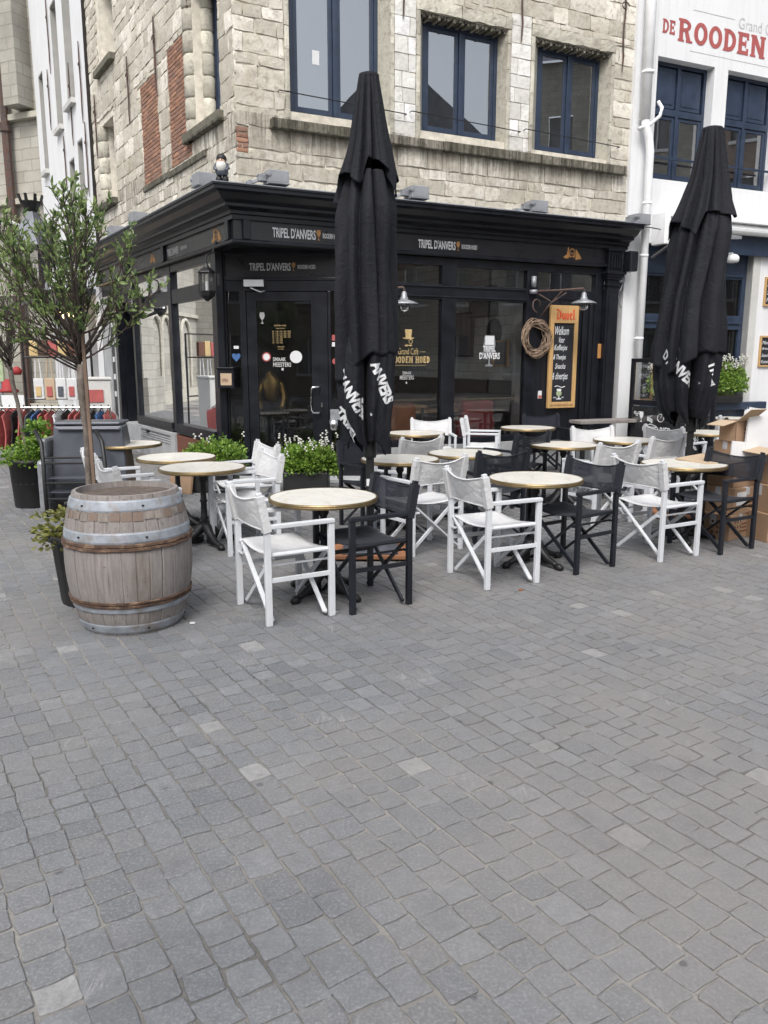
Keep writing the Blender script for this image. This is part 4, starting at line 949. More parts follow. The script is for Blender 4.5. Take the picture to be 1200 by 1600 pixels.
# two chalkboards on the white pier
for (z0,z1,lab,lines) in ((2.62,3.12,'upper wooden framed chalkboard on the white wall at the right edge',('MENU','Steak','Mosselen')),(1.55,2.10,'lower wooden framed chalkboard on the white wall at the right edge',('Mosselen','frietjes','Stoofvlees','Koninckx'))):
    cb = thing('chalkboard', lab, 'chalkboard', tuple(FW.p(3.3,z0,.03)), group='chalkboards on the white wall')
    u0,u1 = 3.16,3.62; mb = MB()
    for r in ((u0,u1,z0,z0+.03),(u0,u1,z1-.03,z1),(u0,u0+.03,z0+.03,z1-.03),(u1-.03,u1,z0+.03,z1-.03)): mb.fbox(FW,*r,.005,.035)
    mb.build('frame', MAT['pine'], cb); mb = MB(); mb.fbox(FW,u0+.03,u1-.03,z0+.03,z1-.03,.005,.02); mb.build('board', MAT['board'], cb)
    mb = MB()
    for i,t in enumerate(lines): h = (z1-z0-.1)/len(lines); fit_text(mb, FW, t, u0+.06,u1-.08, z1-.06-h*(i+.8), z1-.06-h*i-.03, .022, 0, .3)
    mb.build('chalk_writing', MAT['chalk'], cb)

# ---------------------------------------------------------------- side street: white house and cathedral
wh = thing('white_townhouse', 'tall white plastered house in the side street with deep grey window niches', 'building', tuple(FL.p(7.5,0,0)))
FH = Frame(FL.p(7.5,0).to_tuple()[:2], (-.5268,.850), (-.85,-.5268))
hh = [(.66,1.2,4.3,6.15),(1.18+.0,1.0,0,0)]
hh = [(.62,1.12,3.9,6.12),(1.5,2.05,4.0,5.92),(1.0,1.75,6.95,9.6),(2.35,3.0,6.75,9.3),(4.35,4.9,6.2,8.4),(.5,1.3,.3,2.9),(1.7,3.1,.0,2.9),(3.5,4.8,.3,2.9)]
mb = MB(); wall(mb, FH, (0,5.5,0,13), hh, 0, .32); mb.build('plaster_wall', MAT['white'], wh)
mb = MB(); mb.add([FH.p(5.5,0,0),FH.p(5.5,0,-5),FH.p(5.5,13,-5),FH.p(5.5,13,0)],[(0,1,2,3)]); mb.build('end_wall', MAT['white'], wh)
mb = MB(); mb.add([FH.p(0,13,.2),FH.p(5.5,13,.2),FH.p(5.5,16,-3),FH.p(0,16,-3)],[(0,1,2,3)]); mb.add([FH.p(0,13,-6),FH.p(5.5,13,-6),FH.p(5.5,16,-3),FH.p(0,16,-3)],[(0,1,2,3)]); mb.build('roof', MAT['rustiron'], wh)
mb = MB()
for a,b,c,d in hh[:5]: mb.fbox(FH,b-.03,b-.004,c,d,-.32,-.004); mb.fbox(FH,a,b-.03,d-.03,d-.004,-.32,-.004)
mb.build('window_reveal', MAT['revealgrey'], wh)  # thin lining added so the niche sides carry painted shade
for i,(a,b,c,d) in enumerate(hh):
    mb = MB(); mb.fbox(FH,a,b,c,d,-.36,-.30)
    if i < 5:
        f = mb.build('window', MAT['greypaint'], wh); m2 = MB(); m2.fbox(FH,a+.06,b-.06,c+.06,d-.06,-.30,-.295); m2.build('pane', MAT['glass_up'], f)
        m3 = MB(); m3.fbox(FH,a-.04,b+.04,c-.1,c,-.3,.1); m3.build('window_sill', MAT['greypaint'], f)
    else: mb.build('shop_front', MAT['intdark'], wh)
for (u,a,b) in ((.2,4.9,6.3),(1.35,6.1,7.7),(2.3,5.4,6.5),(3.6,6.9,8.2),(3.2,8.0,9.6),(.32,6.3,7.8)): anchor(FH,u,a,b,.03,wh)
sh = thing('shop_awning', 'grey flat canopy over the souvenir shop in the side street', 'awning', tuple(FH.p(.3,0)))
mb = MB(); mb.fbox(FH,.3,5,3.0,3.12,0,.8); mb.build('canopy', MAT['greymetal'], sh, bevel=.02)
# lit lamps of the souvenir shop
for k,(u,z) in enumerate(((.8,2.62),(1.5,2.66),(2.3,2.6))):
    la = thing('shop_lamp', ('nearest','middle','farthest')[k]+' lit warm lamp hanging in front of the souvenir shop behind the tree', 'lamp', tuple(FH.p(u,z,.35)), group='lit lamps of the souvenir shop')
    mb = MB(); mb.lathe([(.035,-.12),(.05,-.05),(.05,.1),(.02,.14)], 12, FH.p(u,z,.35)); mb.build('lit_tube', emit('warm_lamp',(1,.72,.35),6) if k==0 else bpy.data.materials['warm_lamp'], la, smooth=True)
    mb = MB(); mb.lathe([(.09,.13),(.10,.16),(.02,.2),(.01,.45)], 12, FH.p(u,z,.35)); mb.build('shade', MAT['iron'], la, smooth=True)
# cathedral
ca = thing('cathedral_wall', 'weathered grey stone cathedral wall closing the side street', 'building', tuple(FC.p(0,0,0)))
quads = []; hc = [(-3.0,-2.1,7.8,13),(6,9,6.2,15),(15,18,6.2,15),(24,27,6.2,15)]
quads += [(a,b,c,d,0) for a,b,c,d in cells((-7,34,0,19), hc)]
uvquad('ashlar_wall', FC, quads, MAT['cath'], ca)
mb = MB()
for a,b,c,d in hc: mb.fbox(FC,a,b,c,d,-1.0,-.8)
mb.build('tall_window', MAT['intgrey'], ca)
def stonebox(name, F, boxes, mat, par):
    q = []; mb = MB(); uvs = []
    for (u0,u1,z0,z1,v1) in boxes:
        for P,uv in (([F.p(u0,z0,v1),F.p(u1,z0,v1),F.p(u1,z1,v1),F.p(u0,z1,v1)],[(u0,z0),(u1,z0),(u1,z1),(u0,z1)]),
                     ([F.p(u0,z0,0),F.p(u0,z0,v1),F.p(u0,z1,v1),F.p(u0,z1,0)],[(0,z0),(v1,z0),(v1,z1),(0,z1)]),
                     ([F.p(u1,z0,0),F.p(u1,z0,v1),F.p(u1,z1,v1),F.p(u1,z1,0)],[(0,z0),(v1,z0),(v1,z1),(0,z1)]),
                     ([F.p(u0,z1,0),F.p(u0,z1,v1),F.p(u1,z1,v1),F.p(u1,z1,0)],[(u0,0),(u0,v1),(u1,v1),(u1,0)]),
                     ([F.p(u0,z0,0),F.p(u0,z0,v1),F.p(u1,z0,v1),F.p(u1,z0,0)],[(u0,0),(u0,v1),(u1,v1),(u1,0)])):
            mb.add(P,[(0,1,2,3)]); uvs += uv
    o = mb.build(name, mat, par); l = o.data.uv_layers.new(name='UVMap')
    for i,t in enumerate(uvs): l.data[i].uv = t
    return o
bt = [(-1.8,-1.3,7.9,19,.5),(-4.2,-3.4,0,16,.7),(2.2,3.4,0,17,.9),(11.3,12.6,0,17,.9),(20.3,21.6,0,17,.9),(29.3,30.6,0,17,.9),(2.0,3.6,0,1.1,1.1),(11.1,12.8,0,1.1,1.1),(20.1,21.8,0,1.1,1.1),(13.4,14.2,0,12,.35),(4.2,5.0,0,12,.35)]
stonebox('buttress', FC, bt, MAT['cath'], ca)
mb = MB()
for z,v in ((.0,.22),(5.64,.16),(7.66,.18),(3.35,.12)): mb.fbox(FC,-7,34,z,z+(.5 if z==0 else .14),0,v)
mb.build('string_course', MAT['surround'], ca)
mb = MB()
for u0 in (4.2,5.4,6.6,7.8,9.0,13.5,14.7,15.9,17.1,18.3,22.4,23.6,24.8,26.0):
    pts = [(u0,.6)]+[(u0+.55-.55*math.cos(t)*(1 if 1 else 1), 2.5+.75*math.sin(t)) for t in [k*math.pi/10 for k in range(11)]]+[(u0+1.1,.6)]
    mb.tube([FC.p(u,z,.06) for u,z in pts], .07, 6)
mb.build('blind_arch', MAT['surround'], ca)
mb = MB(); mb.tube([FC.p(-.95,12,.18),FC.p(-.97,0.1,.18)], .11, 8)
for z in (9,7.4,5.2,3.2): mb.tube([FC.p(-.96,z,.18),FC.p(-.96,z+.12,.18)], .15, 8)
tag(mb.build('drainpipe', MAT['rustiron'], None), 'dark drainpipe running down the cathedral wall at the left edge', 'pipe')
mb = MB(); mb.tube([FC.p(-1.35,5.0,.1),FC.p(-1.5,5.1,.9),FC.p(-1.2,4.95,1.1)],.05,8); mb.lathe([(.12,.1),(.18,0),(.15,-.12),(.05,-.18)],14,FC.p(-1.15,4.75,1.1))
tag(mb.build('dome_camera', MAT['whitepipe'], None, smooth=True), 'white dome security camera on a bracket in front of the cathedral', 'camera')
# map board and easel sign at the foot of the cathedral
mbd = thing('map_board', 'pale green notice board against the cathedral wall at the left edge', 'notice board', tuple(FC.p(-.2,0,1.2)))
mb = MB(); mb.fbox(FC,-1.1,1.4,1.1,2.0,1.0,1.06); mb.build('panel', MAT['green'], mbd, bevel=.01); mb = MB(); mb.fbox(FC,-.05,.7,1.2,1.95,1.06,1.08); mb.build('poster', MAT['bluesign'], mbd)
mb = MB(); mb.fbox(FC,-1.0,-.94,0,1.1,1.0,1.06); mb.fbox(FC,.7,.76,0,1.1,1.0,1.06); mb.build('leg', MAT['lampmetal'], mbd)
es = thing('easel_sign', 'small white poster stand with a red panel at the foot of the cathedral', 'sign', (-9.5,20.6,0))
FE = Frame((-9.75,20.6),(1,.1)); mb = MB(); mb.fbox(FE,0,.55,.12,.78,0,.04); mb.build('poster', MAT['paper'], es); mb = MB(); mb.fbox(FE,.05,.5,.2,.48,.04,.045); mb.build('red_panel', MAT['redl'], es)
mb = MB(); mb.fbox(FE,.0,.55,.0,.12,-.2,.2); mb.build('base', MAT['greymetal'], es)
# crowned street lantern hung from the white house
sl = thing('street_lantern', 'large old street lantern with a crown finial and conical cap above the tree', 'street lamp', (-7.0,16.2,0))
P0 = Vector((-6.82,16.3,-.45))
mb = MB(); mb.lathe([(.50,4.28),(.48,4.32),(.12,4.92),(.1,4.95)], 6, P0); mb.build('cap', MAT['greymetal'], sl)
mb = MB(); mb.lathe([(.12,4.95),(.20,5.12),(.16,5.12),(.1,5.0)], 12, P0)
for k in range(8): mb.bar(P0+Vector((.18*math.cos(k*.785),.18*math.sin(k*.785),5.08)), P0+Vector((.23*math.cos(k*.785),.23*math.sin(k*.785),5.24)), .05,.03)
mb.build('crown', MAT['iron'], sl)
mb = MB(); mb.lathe([(.42,4.28),(.24,3.5),(.22,3.45)], 6, P0); mb.build('glazing', MAT['bulb'], sl)
mb = MB(); mb.lathe([(.22,3.45),(.1,3.35),(.05,3.1)],8,P0)
mb.tube([P0+Vector((0,0,3.15)),P0+Vector((.3,.25,3.0)),FH.p(1.25,3.2,0)], .035, 8); mb.build('bracket', MAT['iron'], sl)

# ---------------------------------------------------------------- houses across the square (behind the camera, seen mirrored in the panes)
def house(cx, cy, yaw, wd, hgt, gable, mat, lab):
    F = Frame((cx,cy), (math.cos(yaw), math.sin(yaw)))
    t = thing('terraced_house', lab, 'building', (cx,cy,0), group='houses across the square')
    hs_ = []
    for fl_ in range(int(hgt//3.3)):
        for k in range(int(wd//2.2)):
            u = .7+k*(wd-.6)/int(wd//2.2); hs_.append((u,u+1.05,1.0+fl_*3.3,2.8+fl_*3.3))
    q = [(a,b,c,d,0) for a,b,c,d in cells((0,wd,0,hgt), hs_)]; uvquad('wall', F, q, mat, t)
    mb = MB(); 
    for a,b,c,d in hs_: mb.fbox(F,a,b,c,d,-.3,-.22)
    mb.build('window', MAT['glass_up'] if False else MAT['intgrey'], t)
    mb = MB()
    for a,b,c,d in hs_: mb.fbox(F,a-.06,b+.06,c-.12,c,-.2,.1); mb.fbox(F,(a+b)/2-.03,(a+b)/2+.03,c,d,-.22,-.18)
    mb.build('window_frame', MAT['paper'], t)
    mb = MB(); D = -9
    if gable: 
        mb.add([F.p(0,hgt,0),F.p(wd,hgt,0),F.p(wd/2,hgt+4,0)],[(0,1,2)]); mb.add([F.p(0,hgt,0),F.p(wd/2,hgt+4,0),F.p(wd/2,hgt+4,D),F.p(0,hgt,D)],[(0,1,2,3)]); mb.add([F.p(wd,hgt,0),F.p(wd/2,hgt+4,0),F.p(wd/2,hgt+4,D),F.p(wd,hgt,D)],[(0,1,2,3)])
    else: mb.add([F.p(0,hgt,.3),F.p(wd,hgt,.3),F.p(wd,hgt+4,-4.5),F.p(0,hgt+4,-4.5)],[(0,1,2,3)]); mb.add([F.p(0,hgt,0),F.p(0,hgt+4,-4.5),F.p(0,hgt,D)],[(0,1,2)]); mb.add([F.p(wd,hgt,0),F.p(wd,hgt+4,-4.5),F.p(wd,hgt,D)],[(0,1,2)])
    mb.build('roof', MAT['greymetal'], t)
    mb = MB(); mb.add([F.p(0,0,0),F.p(0,hgt,0),F.p(0,hgt,D),F.p(0,0,D)],[(0,1,2,3)]); mb.add([F.p(wd,0,0),F.p(wd,hgt,0),F.p(wd,hgt,D),F.p(wd,0,D)],[(0,1,2,3)]); mb.build('side_wall', MAT['greypaint'], t)
house(22.3,-9.4, R_(64), 9, 12, True, MAT['farbrick'], 'brick gabled house across the square with a slate roof')
house(26.3,-1.2, R_(70), 9, 15, False, MAT['cath'], 'tall grey stone house across the square beside the gabled one')
house(28.8,6.2, R_(82), 9, 15, False, MAT['farbrick'], 'tall brick house across the square farthest to the right')
house(-26,-13, R_(-12), 11, 9, False, MAT['farbrick'], 'low brick house behind the viewer at the left end of its row')
house(-15,-15.5, R_(-3), 10, 9.5, True, MAT['cath'], 'grey gabled house behind the viewer beside the low brick one')
house(-4.8,-16, R_(0), 11, 9, False, MAT['farbrick'], 'wide brick house directly behind the viewer')
house(6.3,-16, R_(8), 10, 9.5, True, MAT['cath'], 'grey gabled house behind the viewer to the right')
# ---------------------------------------------------------------- cafe interior furnishing
def picture(F,u,z,wd,h,v,label,mat2):
    t = thing('picture_frame', label, 'picture', tuple(F.p(u,z,v)), group='pictures on the tiled café wall'); mb = MB()
    for r in ((u-wd/2,u+wd/2,z-h/2,z-h/2+.03),(u-wd/2,u+wd/2,z+h/2-.03,z+h/2),(u-wd/2,u-wd/2+.03,z-h/2+.03,z+h/2-.03),(u+wd/2-.03,u+wd/2,z-h/2+.03,z+h/2-.03)): mb.fbox(F,*r,v,v+.04)
    mb.build('frame', MAT['pine' if 'brown' in label else 'black'], t); mb = MB(); mb.fbox(F,u-wd/2+.03,u+wd/2-.03,z-h/2+.03,z+h/2-.03,v,v+.02); mb.build('print', mat2, t)
picture(FT,.62,1.78,.42,.42,.02,'small brown framed picture low on the tiled wall inside the right café window',MAT['lampmetal'])
picture(FT,1.15,2.62,.8,.5,.02,'black framed picture high on the tiled wall inside the café',MAT['greymetal'])
picture(FT,2.0,2.1,1.1,.75,.02,'large dark framed panel on the tiled wall inside the café',MAT['intgrey'])
mb = MB(); P = FT.p(.82,2.12,.04)
mb.add([FT.p(.82+.19*math.cos(k*.26),2.12+.21*math.sin(k*.26),.05) for k in range(24)],[tuple(range(24))]); mb.tube([FT.p(.82+.19*math.cos(k*.2618),2.12+.21*math.sin(k*.2618),.04) for k in range(25)],.02,6)
pl = mb.build('wall_plate', MAT['black'], None); tag(pl,'round black tray hung on the tiled wall inside the café','tray')
def armchair(name, label, cen, yaw, mat, h=.95):
    t = thing(name, label, 'armchair', (cen.x,cen.y,.1), yaw)
    mb = MB(); mb.box((-.3,-.3,.22),(.3,.3,.44)); mb.build('seat', mat, t, world=False, bevel=.04)
    mb = MB(); mb.box((-.36,-.3,.3),(-.22,.3,h)); mb.build('backrest', mat, t, world=False, bevel=.05)
    for s in (-1,1):
        mb = MB(); mb.box((-.3,s*.3-.06,.22),(.3,s*.3+.06,.64)); mb.build('armrest', mat, t, world=False, bevel=.04)
        for x in (-.26,.26): mb = MB(); mb.box((x-.02,s*.26-.02,0),(x+.02,s*.26+.02,.22)); mb.build('leg', MAT['pine'], t, world=False)
armchair('armchair','red upholstered armchair inside the right café window', FR.p(3.95,0,-.75), R_(117), MAT['red'])
armchair('armchair','orange brown leather chair inside the left café window beside the parasol', FR.p(2.45,0,-.6), R_(117), MAT['leather'])
armchair('armchair','dark brown leather chair against the tiled wall inside the café', FR.p(4.25,0,-1.9), R_(150), MAT['printdark'])
def inner_table(u,v,lab,z=.85):
    c = FR.p(u,0,v); t = thing('dining_table', lab, 'table', (c.x,c.y,.1), R_(27)); mb = MB(); mb.box((-.5,-.32,z-.14),(.5,.32,z-.1)); mb.build('tabletop', MAT['pine'], t, world=False, bevel=.005)
    for x in (-.44,.44):
        for y in (-.27,.27): mb = MB(); mb.box((x-.02,y-.02,0),(x+.02,y+.02,z-.14)); mb.build('leg', MAT['iron'], t, world=False)
    return c
c1 = inner_table(2.75,-1.1,'wooden table with a bunch of flowers inside the left café window', .98)
inner_table(3.7,-1.7,'wooden table behind the red armchair inside the café')
fv = thing('flower_bunch','bunch of pink and cream flowers on the table inside the left café window','flowers',(c1.x-.15,c1.y,.98))
mb = MB(); mb.lathe([(.05,0),(.07,.08),(.04,.16)],12,(-.0,0,0)); mb.build('vase', MAT['black'], fv, world=False, smooth=True)
rg = random.Random(4)
for nm,mt,n in (('pink_blooms',MAT['redl'],9),('cream_blooms',MAT['flower'],7),('foliage',MAT['leaf'],26)):
    mb = MB()
    for k in range(n):
        a,r,z = rg.uniform(0,6.3),rg.uniform(0,.22),rg.uniform(.18,.32)
        if nm=='foliage': mb.add([(r*math.cos(a),r*math.sin(a),z-.06),(r*math.cos(a)+.03,r*math.sin(a)+.02,z),(r*math.cos(a)*1.4,r*math.sin(a)*1.4,z+.04),(r*math.cos(a)-.02,r*math.sin(a)-.03,z)],[(0,1,2,3)])
        else: mb.lathe([(.02,-.04),(.05,-.02),(.055,.01),(.03,.04)],9,(r*math.cos(a),r*math.sin(a),z),flute=.12,fn=3)
    mb.build(nm, mt, fv, world=False)
# golden statue behind the door
gs = thing('golden_statue','crouching golden statue just inside the entrance door','statue',(-1.70,12.3,.1))
mb = MB(); mb.lathe([(.24,0),(.24,.05),(.2,.08),(.16,.7),(.22,.74),(.24,.8)],20); mb.build('pedestal', MAT['black'], gs, world=False)
import bmesh
def skin(name, pts, edges, mat, parent, lvl=2):
    me = bpy.data.meshes.new(name); me.from_pydata([Vector(p[:3]) for p in pts], edges, []); o = bpy.data.objects.new(name, me); COL.objects.link(o)
    m = o.modifiers.new('skin','SKIN'); m.use_smooth_shade = True; s = o.modifiers.new('sub','SUBSURF'); s.levels = lvl; s.render_levels = lvl
    for i,p in enumerate(pts): me.skin_vertices[0].data[i].radius = (p[3], p[3] if len(p) < 5 else p[4])
    me.skin_vertices[0].data[0].use_root = True
    me.materials.append(mat)
    if parent: o.parent = parent
    return o
goldm = M('gilt', (.26,.17,.055), .4, metal=.85, var=.3, scale=8, bump=.2, bscale=30)
skin('body', [(0,0,.92,.13),(0,-.02,1.10,.13),(0,-.03,1.24,.10),(-.02,-.06,1.36,.055),(-.05,-.09,1.42,.065),(-.13,-.02,1.25,.05),(-.2,-.1,1.05,.05),(-.16,-.18,.84,.05),(.13,-.02,1.25,.05),(.2,-.1,1.05,.05),(.16,-.18,.84,.05)],
     [(0,1),(1,2),(2,3),(3,4),(2,5),(5,6),(6,7),(2,8),(8,9),(9,10)], goldm, gs)

# ---------------------------------------------------------------- things fixed to the cafe front
def flood(F, u, z, d, label):
    """d: +1 box turned towards +u"""
    P = F.p(u,z,.22); t = thing('floodlight', label, 'floodlight', tuple(P), group='grey floodlights standing on the cornice')
    mb = MB(); mb.fbox(F,u-.13,u+.13,z-.06,z+.085,.12,.36); mb.fbox(F,u-.14,u+.14,z-.075,z-.06,.11,.37); mb.build('housing', MAT['floodgrey'], t, bevel=.012)
    mb = MB(); mb.fbox(F,u-d*.13-(.10 if d>0 else 0),u-d*.13+(0 if d>0 else .10),z-.04,z+.04,.18,.28); mb.bar(F.p(u-d*.2,z-.01,.2),F.p(u-d*.34,z-.07,.16),.05,.04); mb.tube([F.p(u-d*.13,z+.03,.30),F.p(u-d*.13,z+.03,.37)],.028,10)
    mb.tube([F.p(u-d*.33,z-.06,.14),F.p(u-d*.33,z-.06,.22)],.035,10); mb.build('bracket', MAT['lampmetal'], t, bevel=.004)
    mb = MB(); mb.tube([F.p(u-d*.3,z-.09,.2),F.p(u-d*.1,z-.1,.28),F.p(u+d*.2,z-.09,.25),F.p(u+d*.6,z-.1,.2)],.009,5); mb.build('cable', MAT['iron'], t)
flood(FR,.46,3.875,1,'grey floodlight on the cornice just right of the building corner')
flood(FR,2.45,3.875,1,'grey floodlight on the cornice just right of the tall left parasol')
flood(FR,4.45,3.86,1,'grey floodlight on the cornice above the gold ornament of the front')
flood(FR,6.46,3.83,1,'grey floodlight at the right end of the cornice against the downpipe')
flood(FL,.42,3.90,-1,'grey floodlight on the street side of the cornice beside the gnome')
flood(FL,3.5,3.88,-1,'grey floodlight on the street side of the cornice, middle of its row')
flood(FL,4.95,3.86,-1,'grey floodlight on the street side of the cornice nearest the tree')
# gnome on the corner of the cornice
gn = thing('gnome_figure','small garden gnome with white beard and dark cap standing on the cornice corner','figurine',(-1.97,10.33,3.80),R_(0)); gn.scale = (.68,.68,.68)
G0 = 0
def gl_(name, prof, mat, c, sc=(1,1)): 
    m = MB(); m.lathe(prof, 16, c); return m.build(name, mat, gn, world=False, smooth=True)
mb = MB()
for s in (-1,1): mb.lathe([(.035,0),(.06,.005),(.062,.07),(.045,.10),(.04,.16)], 12, (s*.055,0,0))
mb.build('boot', MAT['iron'], gn, world=False, smooth=True)
gl_('coat', [(.09,.12),(.115,.16),(.11,.28),(.075,.36)], MAT['greymetal'], (0,0,0))
gl_('beard', [(.01,.15),(.07,.19),(.095,.26),(.08,.33),(.03,.36)], MAT['flower'], (0,-.055,0))
gl_('face', [(.02,.29),(.065,.32),(.07,.37),(.05,.41)], MAT['skin'], (0,-.04,0))
gl_('nose', [(.005,0),(.02,.01),(.02,.03),(.005,.04)], MAT['skin'], (0,-.118,.325))
gl_('cap', [(.085,.37),(.095,.385),(.085,.44),(.05,.48),(.01,.49)], MAT['iron'], (0,-.01,0))
mb = MB()
for s in (-1,1): mb.tube([(s*.09,-.0,.31),(s*.125,-.03,.24),(s*.08,-.09,.19)],[.035,.03,.022],8)
mb.build('arm', MAT['greymetal'], gn, world=False, smooth=True)
mb = MB()
for s in (-1,1): mb.lathe([(.002,0),(.009,.004),(.009,.014),(.002,.018)],8,(s*.026,-.105,.362))
mb.build('eye', MAT['iron'], gn, world=False)
# carriage lanterns on the street side
def lantern(u, z, label):
    P = FL.p(u,z,.19); t = thing('wall_lantern', label, 'lantern', tuple(P), group='black carriage lanterns on the street side'); n = 6
    mb = MB(); mb.lathe([(.012,.27),(.02,.22),(.03,.2),(.05,.17),(.115,.12),(.12,.105),(.105,.10)], n, P); mb.lathe([(.115,-.14),(.12,-.13),(.10,-.19),(.05,-.23),(.015,-.26)][::-1], n, P)
    for k in range(n):
        a = 2*math.pi*k/n; mb.bar(P+Vector((.095*math.cos(a),.095*math.sin(a),.105)), P+Vector((.108*math.cos(a),.108*math.sin(a),-.135)), .014)
    mb.build('housing', MAT['iron'], t); mb = MB(); mb.lathe([(.085,.1),(.097,-.13)], n, P); mb.build('glazing', MAT['bulb'], t)
    mb = MB(); mb.lathe([(.02,-.12),(.022,-.02),(.01,.0)],10,P); mb.build('candle', MAT['paper'], t)
    mb = MB(); mb.tube([FL.p(u,z+.27,.19),FL.p(u,z+.34,.17),FL.p(u,z+.36,.10),FL.p(u,z+.42,.07),FL.p(u,z+.5,.04)],.013,8); mb.fbox(FL,u-.03,u+.03,z-.05,z+.1,0,.03); mb.build('bracket', MAT['iron'], t)
lantern(.60, 2.70, 'black carriage lantern with clear panes on the post left of the entrance door')
lantern(4.35, 2.68, 'black carriage lantern on the street side behind the tree branches')
# gooseneck lamps
def gooseneck(u0, u1, z, label, vs=.5):
    t = thing('gooseneck_lamp', label, 'lamp', tuple(FR.p(u0,z,0)), group='gooseneck lamps with wide metal shades')
    mb = MB(); mb.tube([FR.p(u0,z,.06),FR.p(u0+(u1-u0)*.5,z+.01,.28),FR.p(u1-.02,z+.03,vs),FR.p(u1,z,vs),FR.p(u1,z-.04,vs)],.016,8)
    mb.tube([FR.p(u0+.02,z-.02,.05),FR.p(u0+.22,z-.16,.17),FR.p(u0+.35,z+.0,.24)],.013,6); mb.tube([FR.p(u0+.1,z-.38,.05),FR.p(u0+.2,z-.18,.16),FR.p(u0+.42,z-.02,.26)],.011,6)
    mb.tube([FR.p(u0+.0+.09*math.cos(k*.5),z-.22+.10*math.sin(k*.5),.06+.008*k) for k in range(10)],.012,6); mb.build('arm', MAT['rustiron'], t, smooth=True)
    mb = MB(); mb.tube([FR.p(u0-.03,z+.06,.04),FR.p(u0-.03,z+.22,.04)],.04,10); mb.tube([FR.p(u0-.04,z-.04,.05),FR.p(u0-.04,z+.02,.05)],.06,12); mb.build('mount', MAT['lampmetal'], t, smooth=True)
    P = FR.p(u1,z-.16,vs); mb = MB(); mb.lathe([(.19,-.03),(.192,-.022),(.12,.012),(.055,.03),(.05,.06),(.04,.07),(.038,.11),(.025,.13),(.015,.14)], 28, P, cap=False); mb.build('shade', MAT['lampmetal'], t, smooth=True)
    mb = MB(); mb.lathe([(.03,.02),(.05,-.02),(.068,-.06),(.06,-.105),(.03,-.13),(.004,-.137)], 18, P); mb.build('bulb', MAT['bulb'], t, smooth=True)
    mb = MB()
    for k in range(6):
        a=2*math.pi*k/6; mb.tube([P+Vector((.055*math.cos(a),.055*math.sin(a),-.01)),P+Vector((.075*math.cos(a),.075*math.sin(a),-.07)),P+Vector((.02*math.cos(a),.02*math.sin(a),-.142))],.003,4)
    mb.tube([P+Vector((.076*math.cos(k*.52),.076*math.sin(k*.52),-.06)) for k in range(13)],.003,4); mb.build('wire_guard', MAT['iron'], t)
gooseneck(4.64,5.20,2.70,'gooseneck lamp on a rusty bracket hanging over the tall menu board')
gooseneck(1.62,2.13,2.60,'gooseneck lamp half hidden behind the tall left parasol')
# wicker wreath
mb = MB(); rg = random.Random(8)
for k in range(26):
    ph = rg.uniform(0,6.28); dr = rg.uniform(-.05,.05); q = rg.uniform(.8,1.6); m_ = rg.choice((2,3)); tl = rg.uniform(-.04,.04)
    mb.tube([FR.p(4.67+(.215+dr+.028*math.sin(m_*t+ph))*math.cos(t)+tl*math.sin(t*q), 2.0+(.235+dr+.028*math.cos(m_*t+ph*2))*math.sin(t), .06+.03*math.sin(m_*t+ph)) for t in [ph+i*2*math.pi/22*rg.uniform(.97,1.0) for i in range(23)]], rg.uniform(.004,.0075), 5)
tag(mb.build('twig_wreath', MAT['wicker'], None, smooth=True),'round wreath of pale woven twigs hung left of the tall menu board','wreath')
# tall menu chalkboard
bd = thing('menu_board','tall narrow pine framed chalkboard with red heading and chalk writing','chalkboard',tuple(FR.p(5.22,.93,.03)))
u0,u1,z0,z1 = 4.955,5.50,.925,2.51; mb = MB()
for r in ((u0,u1,2.24,z1),(u0,u1,z0,1.02),(u0,u0+.07,1.02,2.24),(u1-.07,u1,1.02,2.24)): mb.fbox(FR,*r,.0,.05)
mb.build('frame', MAT['pine'], bd, bevel=.005); mb = MB(); mb.fbox(FR,u0+.07,u1-.07,1.02,2.24,.0,.03); mb.build('board', MAT['board'], bd)
def duvel(mb):
    """blackletter-like capitals and lower case from slanted strokes"""
    F=FR; v=.053; X0,X1,Z0,Z1 = 5.05,5.42,2.29,2.42
    def st(pts,k=[0]): k[0]+=1; mb.add([F.p(X0+(X1-X0)*a/10, Z0+(Z1-Z0)*b, v+k[0]*.0002) for a,b in pts],[tuple(range(len(pts)))])
    st([(.2,.05),(.9,0),(2.6,.2),(2.9,.55),(2.6,.9),(1.6,1.15),(.2,1.3),(0,1.15),(1.4,1.0),(1.9,.8),(2.0,.5),(1.8,.25),(1.0,.16)]); st([(.55,.1),(1.1,.1),(1.1,.9),(.55,.8)])
    for x in (3.2,): st([(x,.75),(x+.4,.85),(x+.65,.7),(x+.65,.22),(x+.9,.12),(x+.6,-.02),(x,.15)]); st([(x+1.05,.75),(x+1.45,.85),(x+1.7,.7),(x+1.7,.18),(x+1.95,.1),(x+1.6,-.03),(x+1.05,.12)]); st([(x+.6,.0),(x+1.1,.12),(x+1.1,.25),(x+.6,.16)])
    x=5.3; st([(x,.75),(x+.4,.9),(x+.65,.7),(x+.65,.25),(x+1.0,.05),(x+.8,-.03),(x,.2)]); st([(x+1.0,.75),(x+1.4,.85),(x+1.65,.65),(x+1.6,.3),(x+.9,-.04),(x+.8,.08),(x+1.05,.3)])
    x=7.2; st([(x,.7),(x+.5,.85),(x+1.3,.75),(x+1.2,.5),(x+.65,.38),(x+.65,.45),(x+.8,.65),(x+.6,.68),(x+.6,.2),(x+1.4,.12),(x+.8,-.03),(x,.2)])
    x=9.0; st([(x,1.15),(x+.4,1.3),(x+.7,1.15),(x+.7,.2),(x+1.0,.1),(x+.6,-.03),(x,.2)])
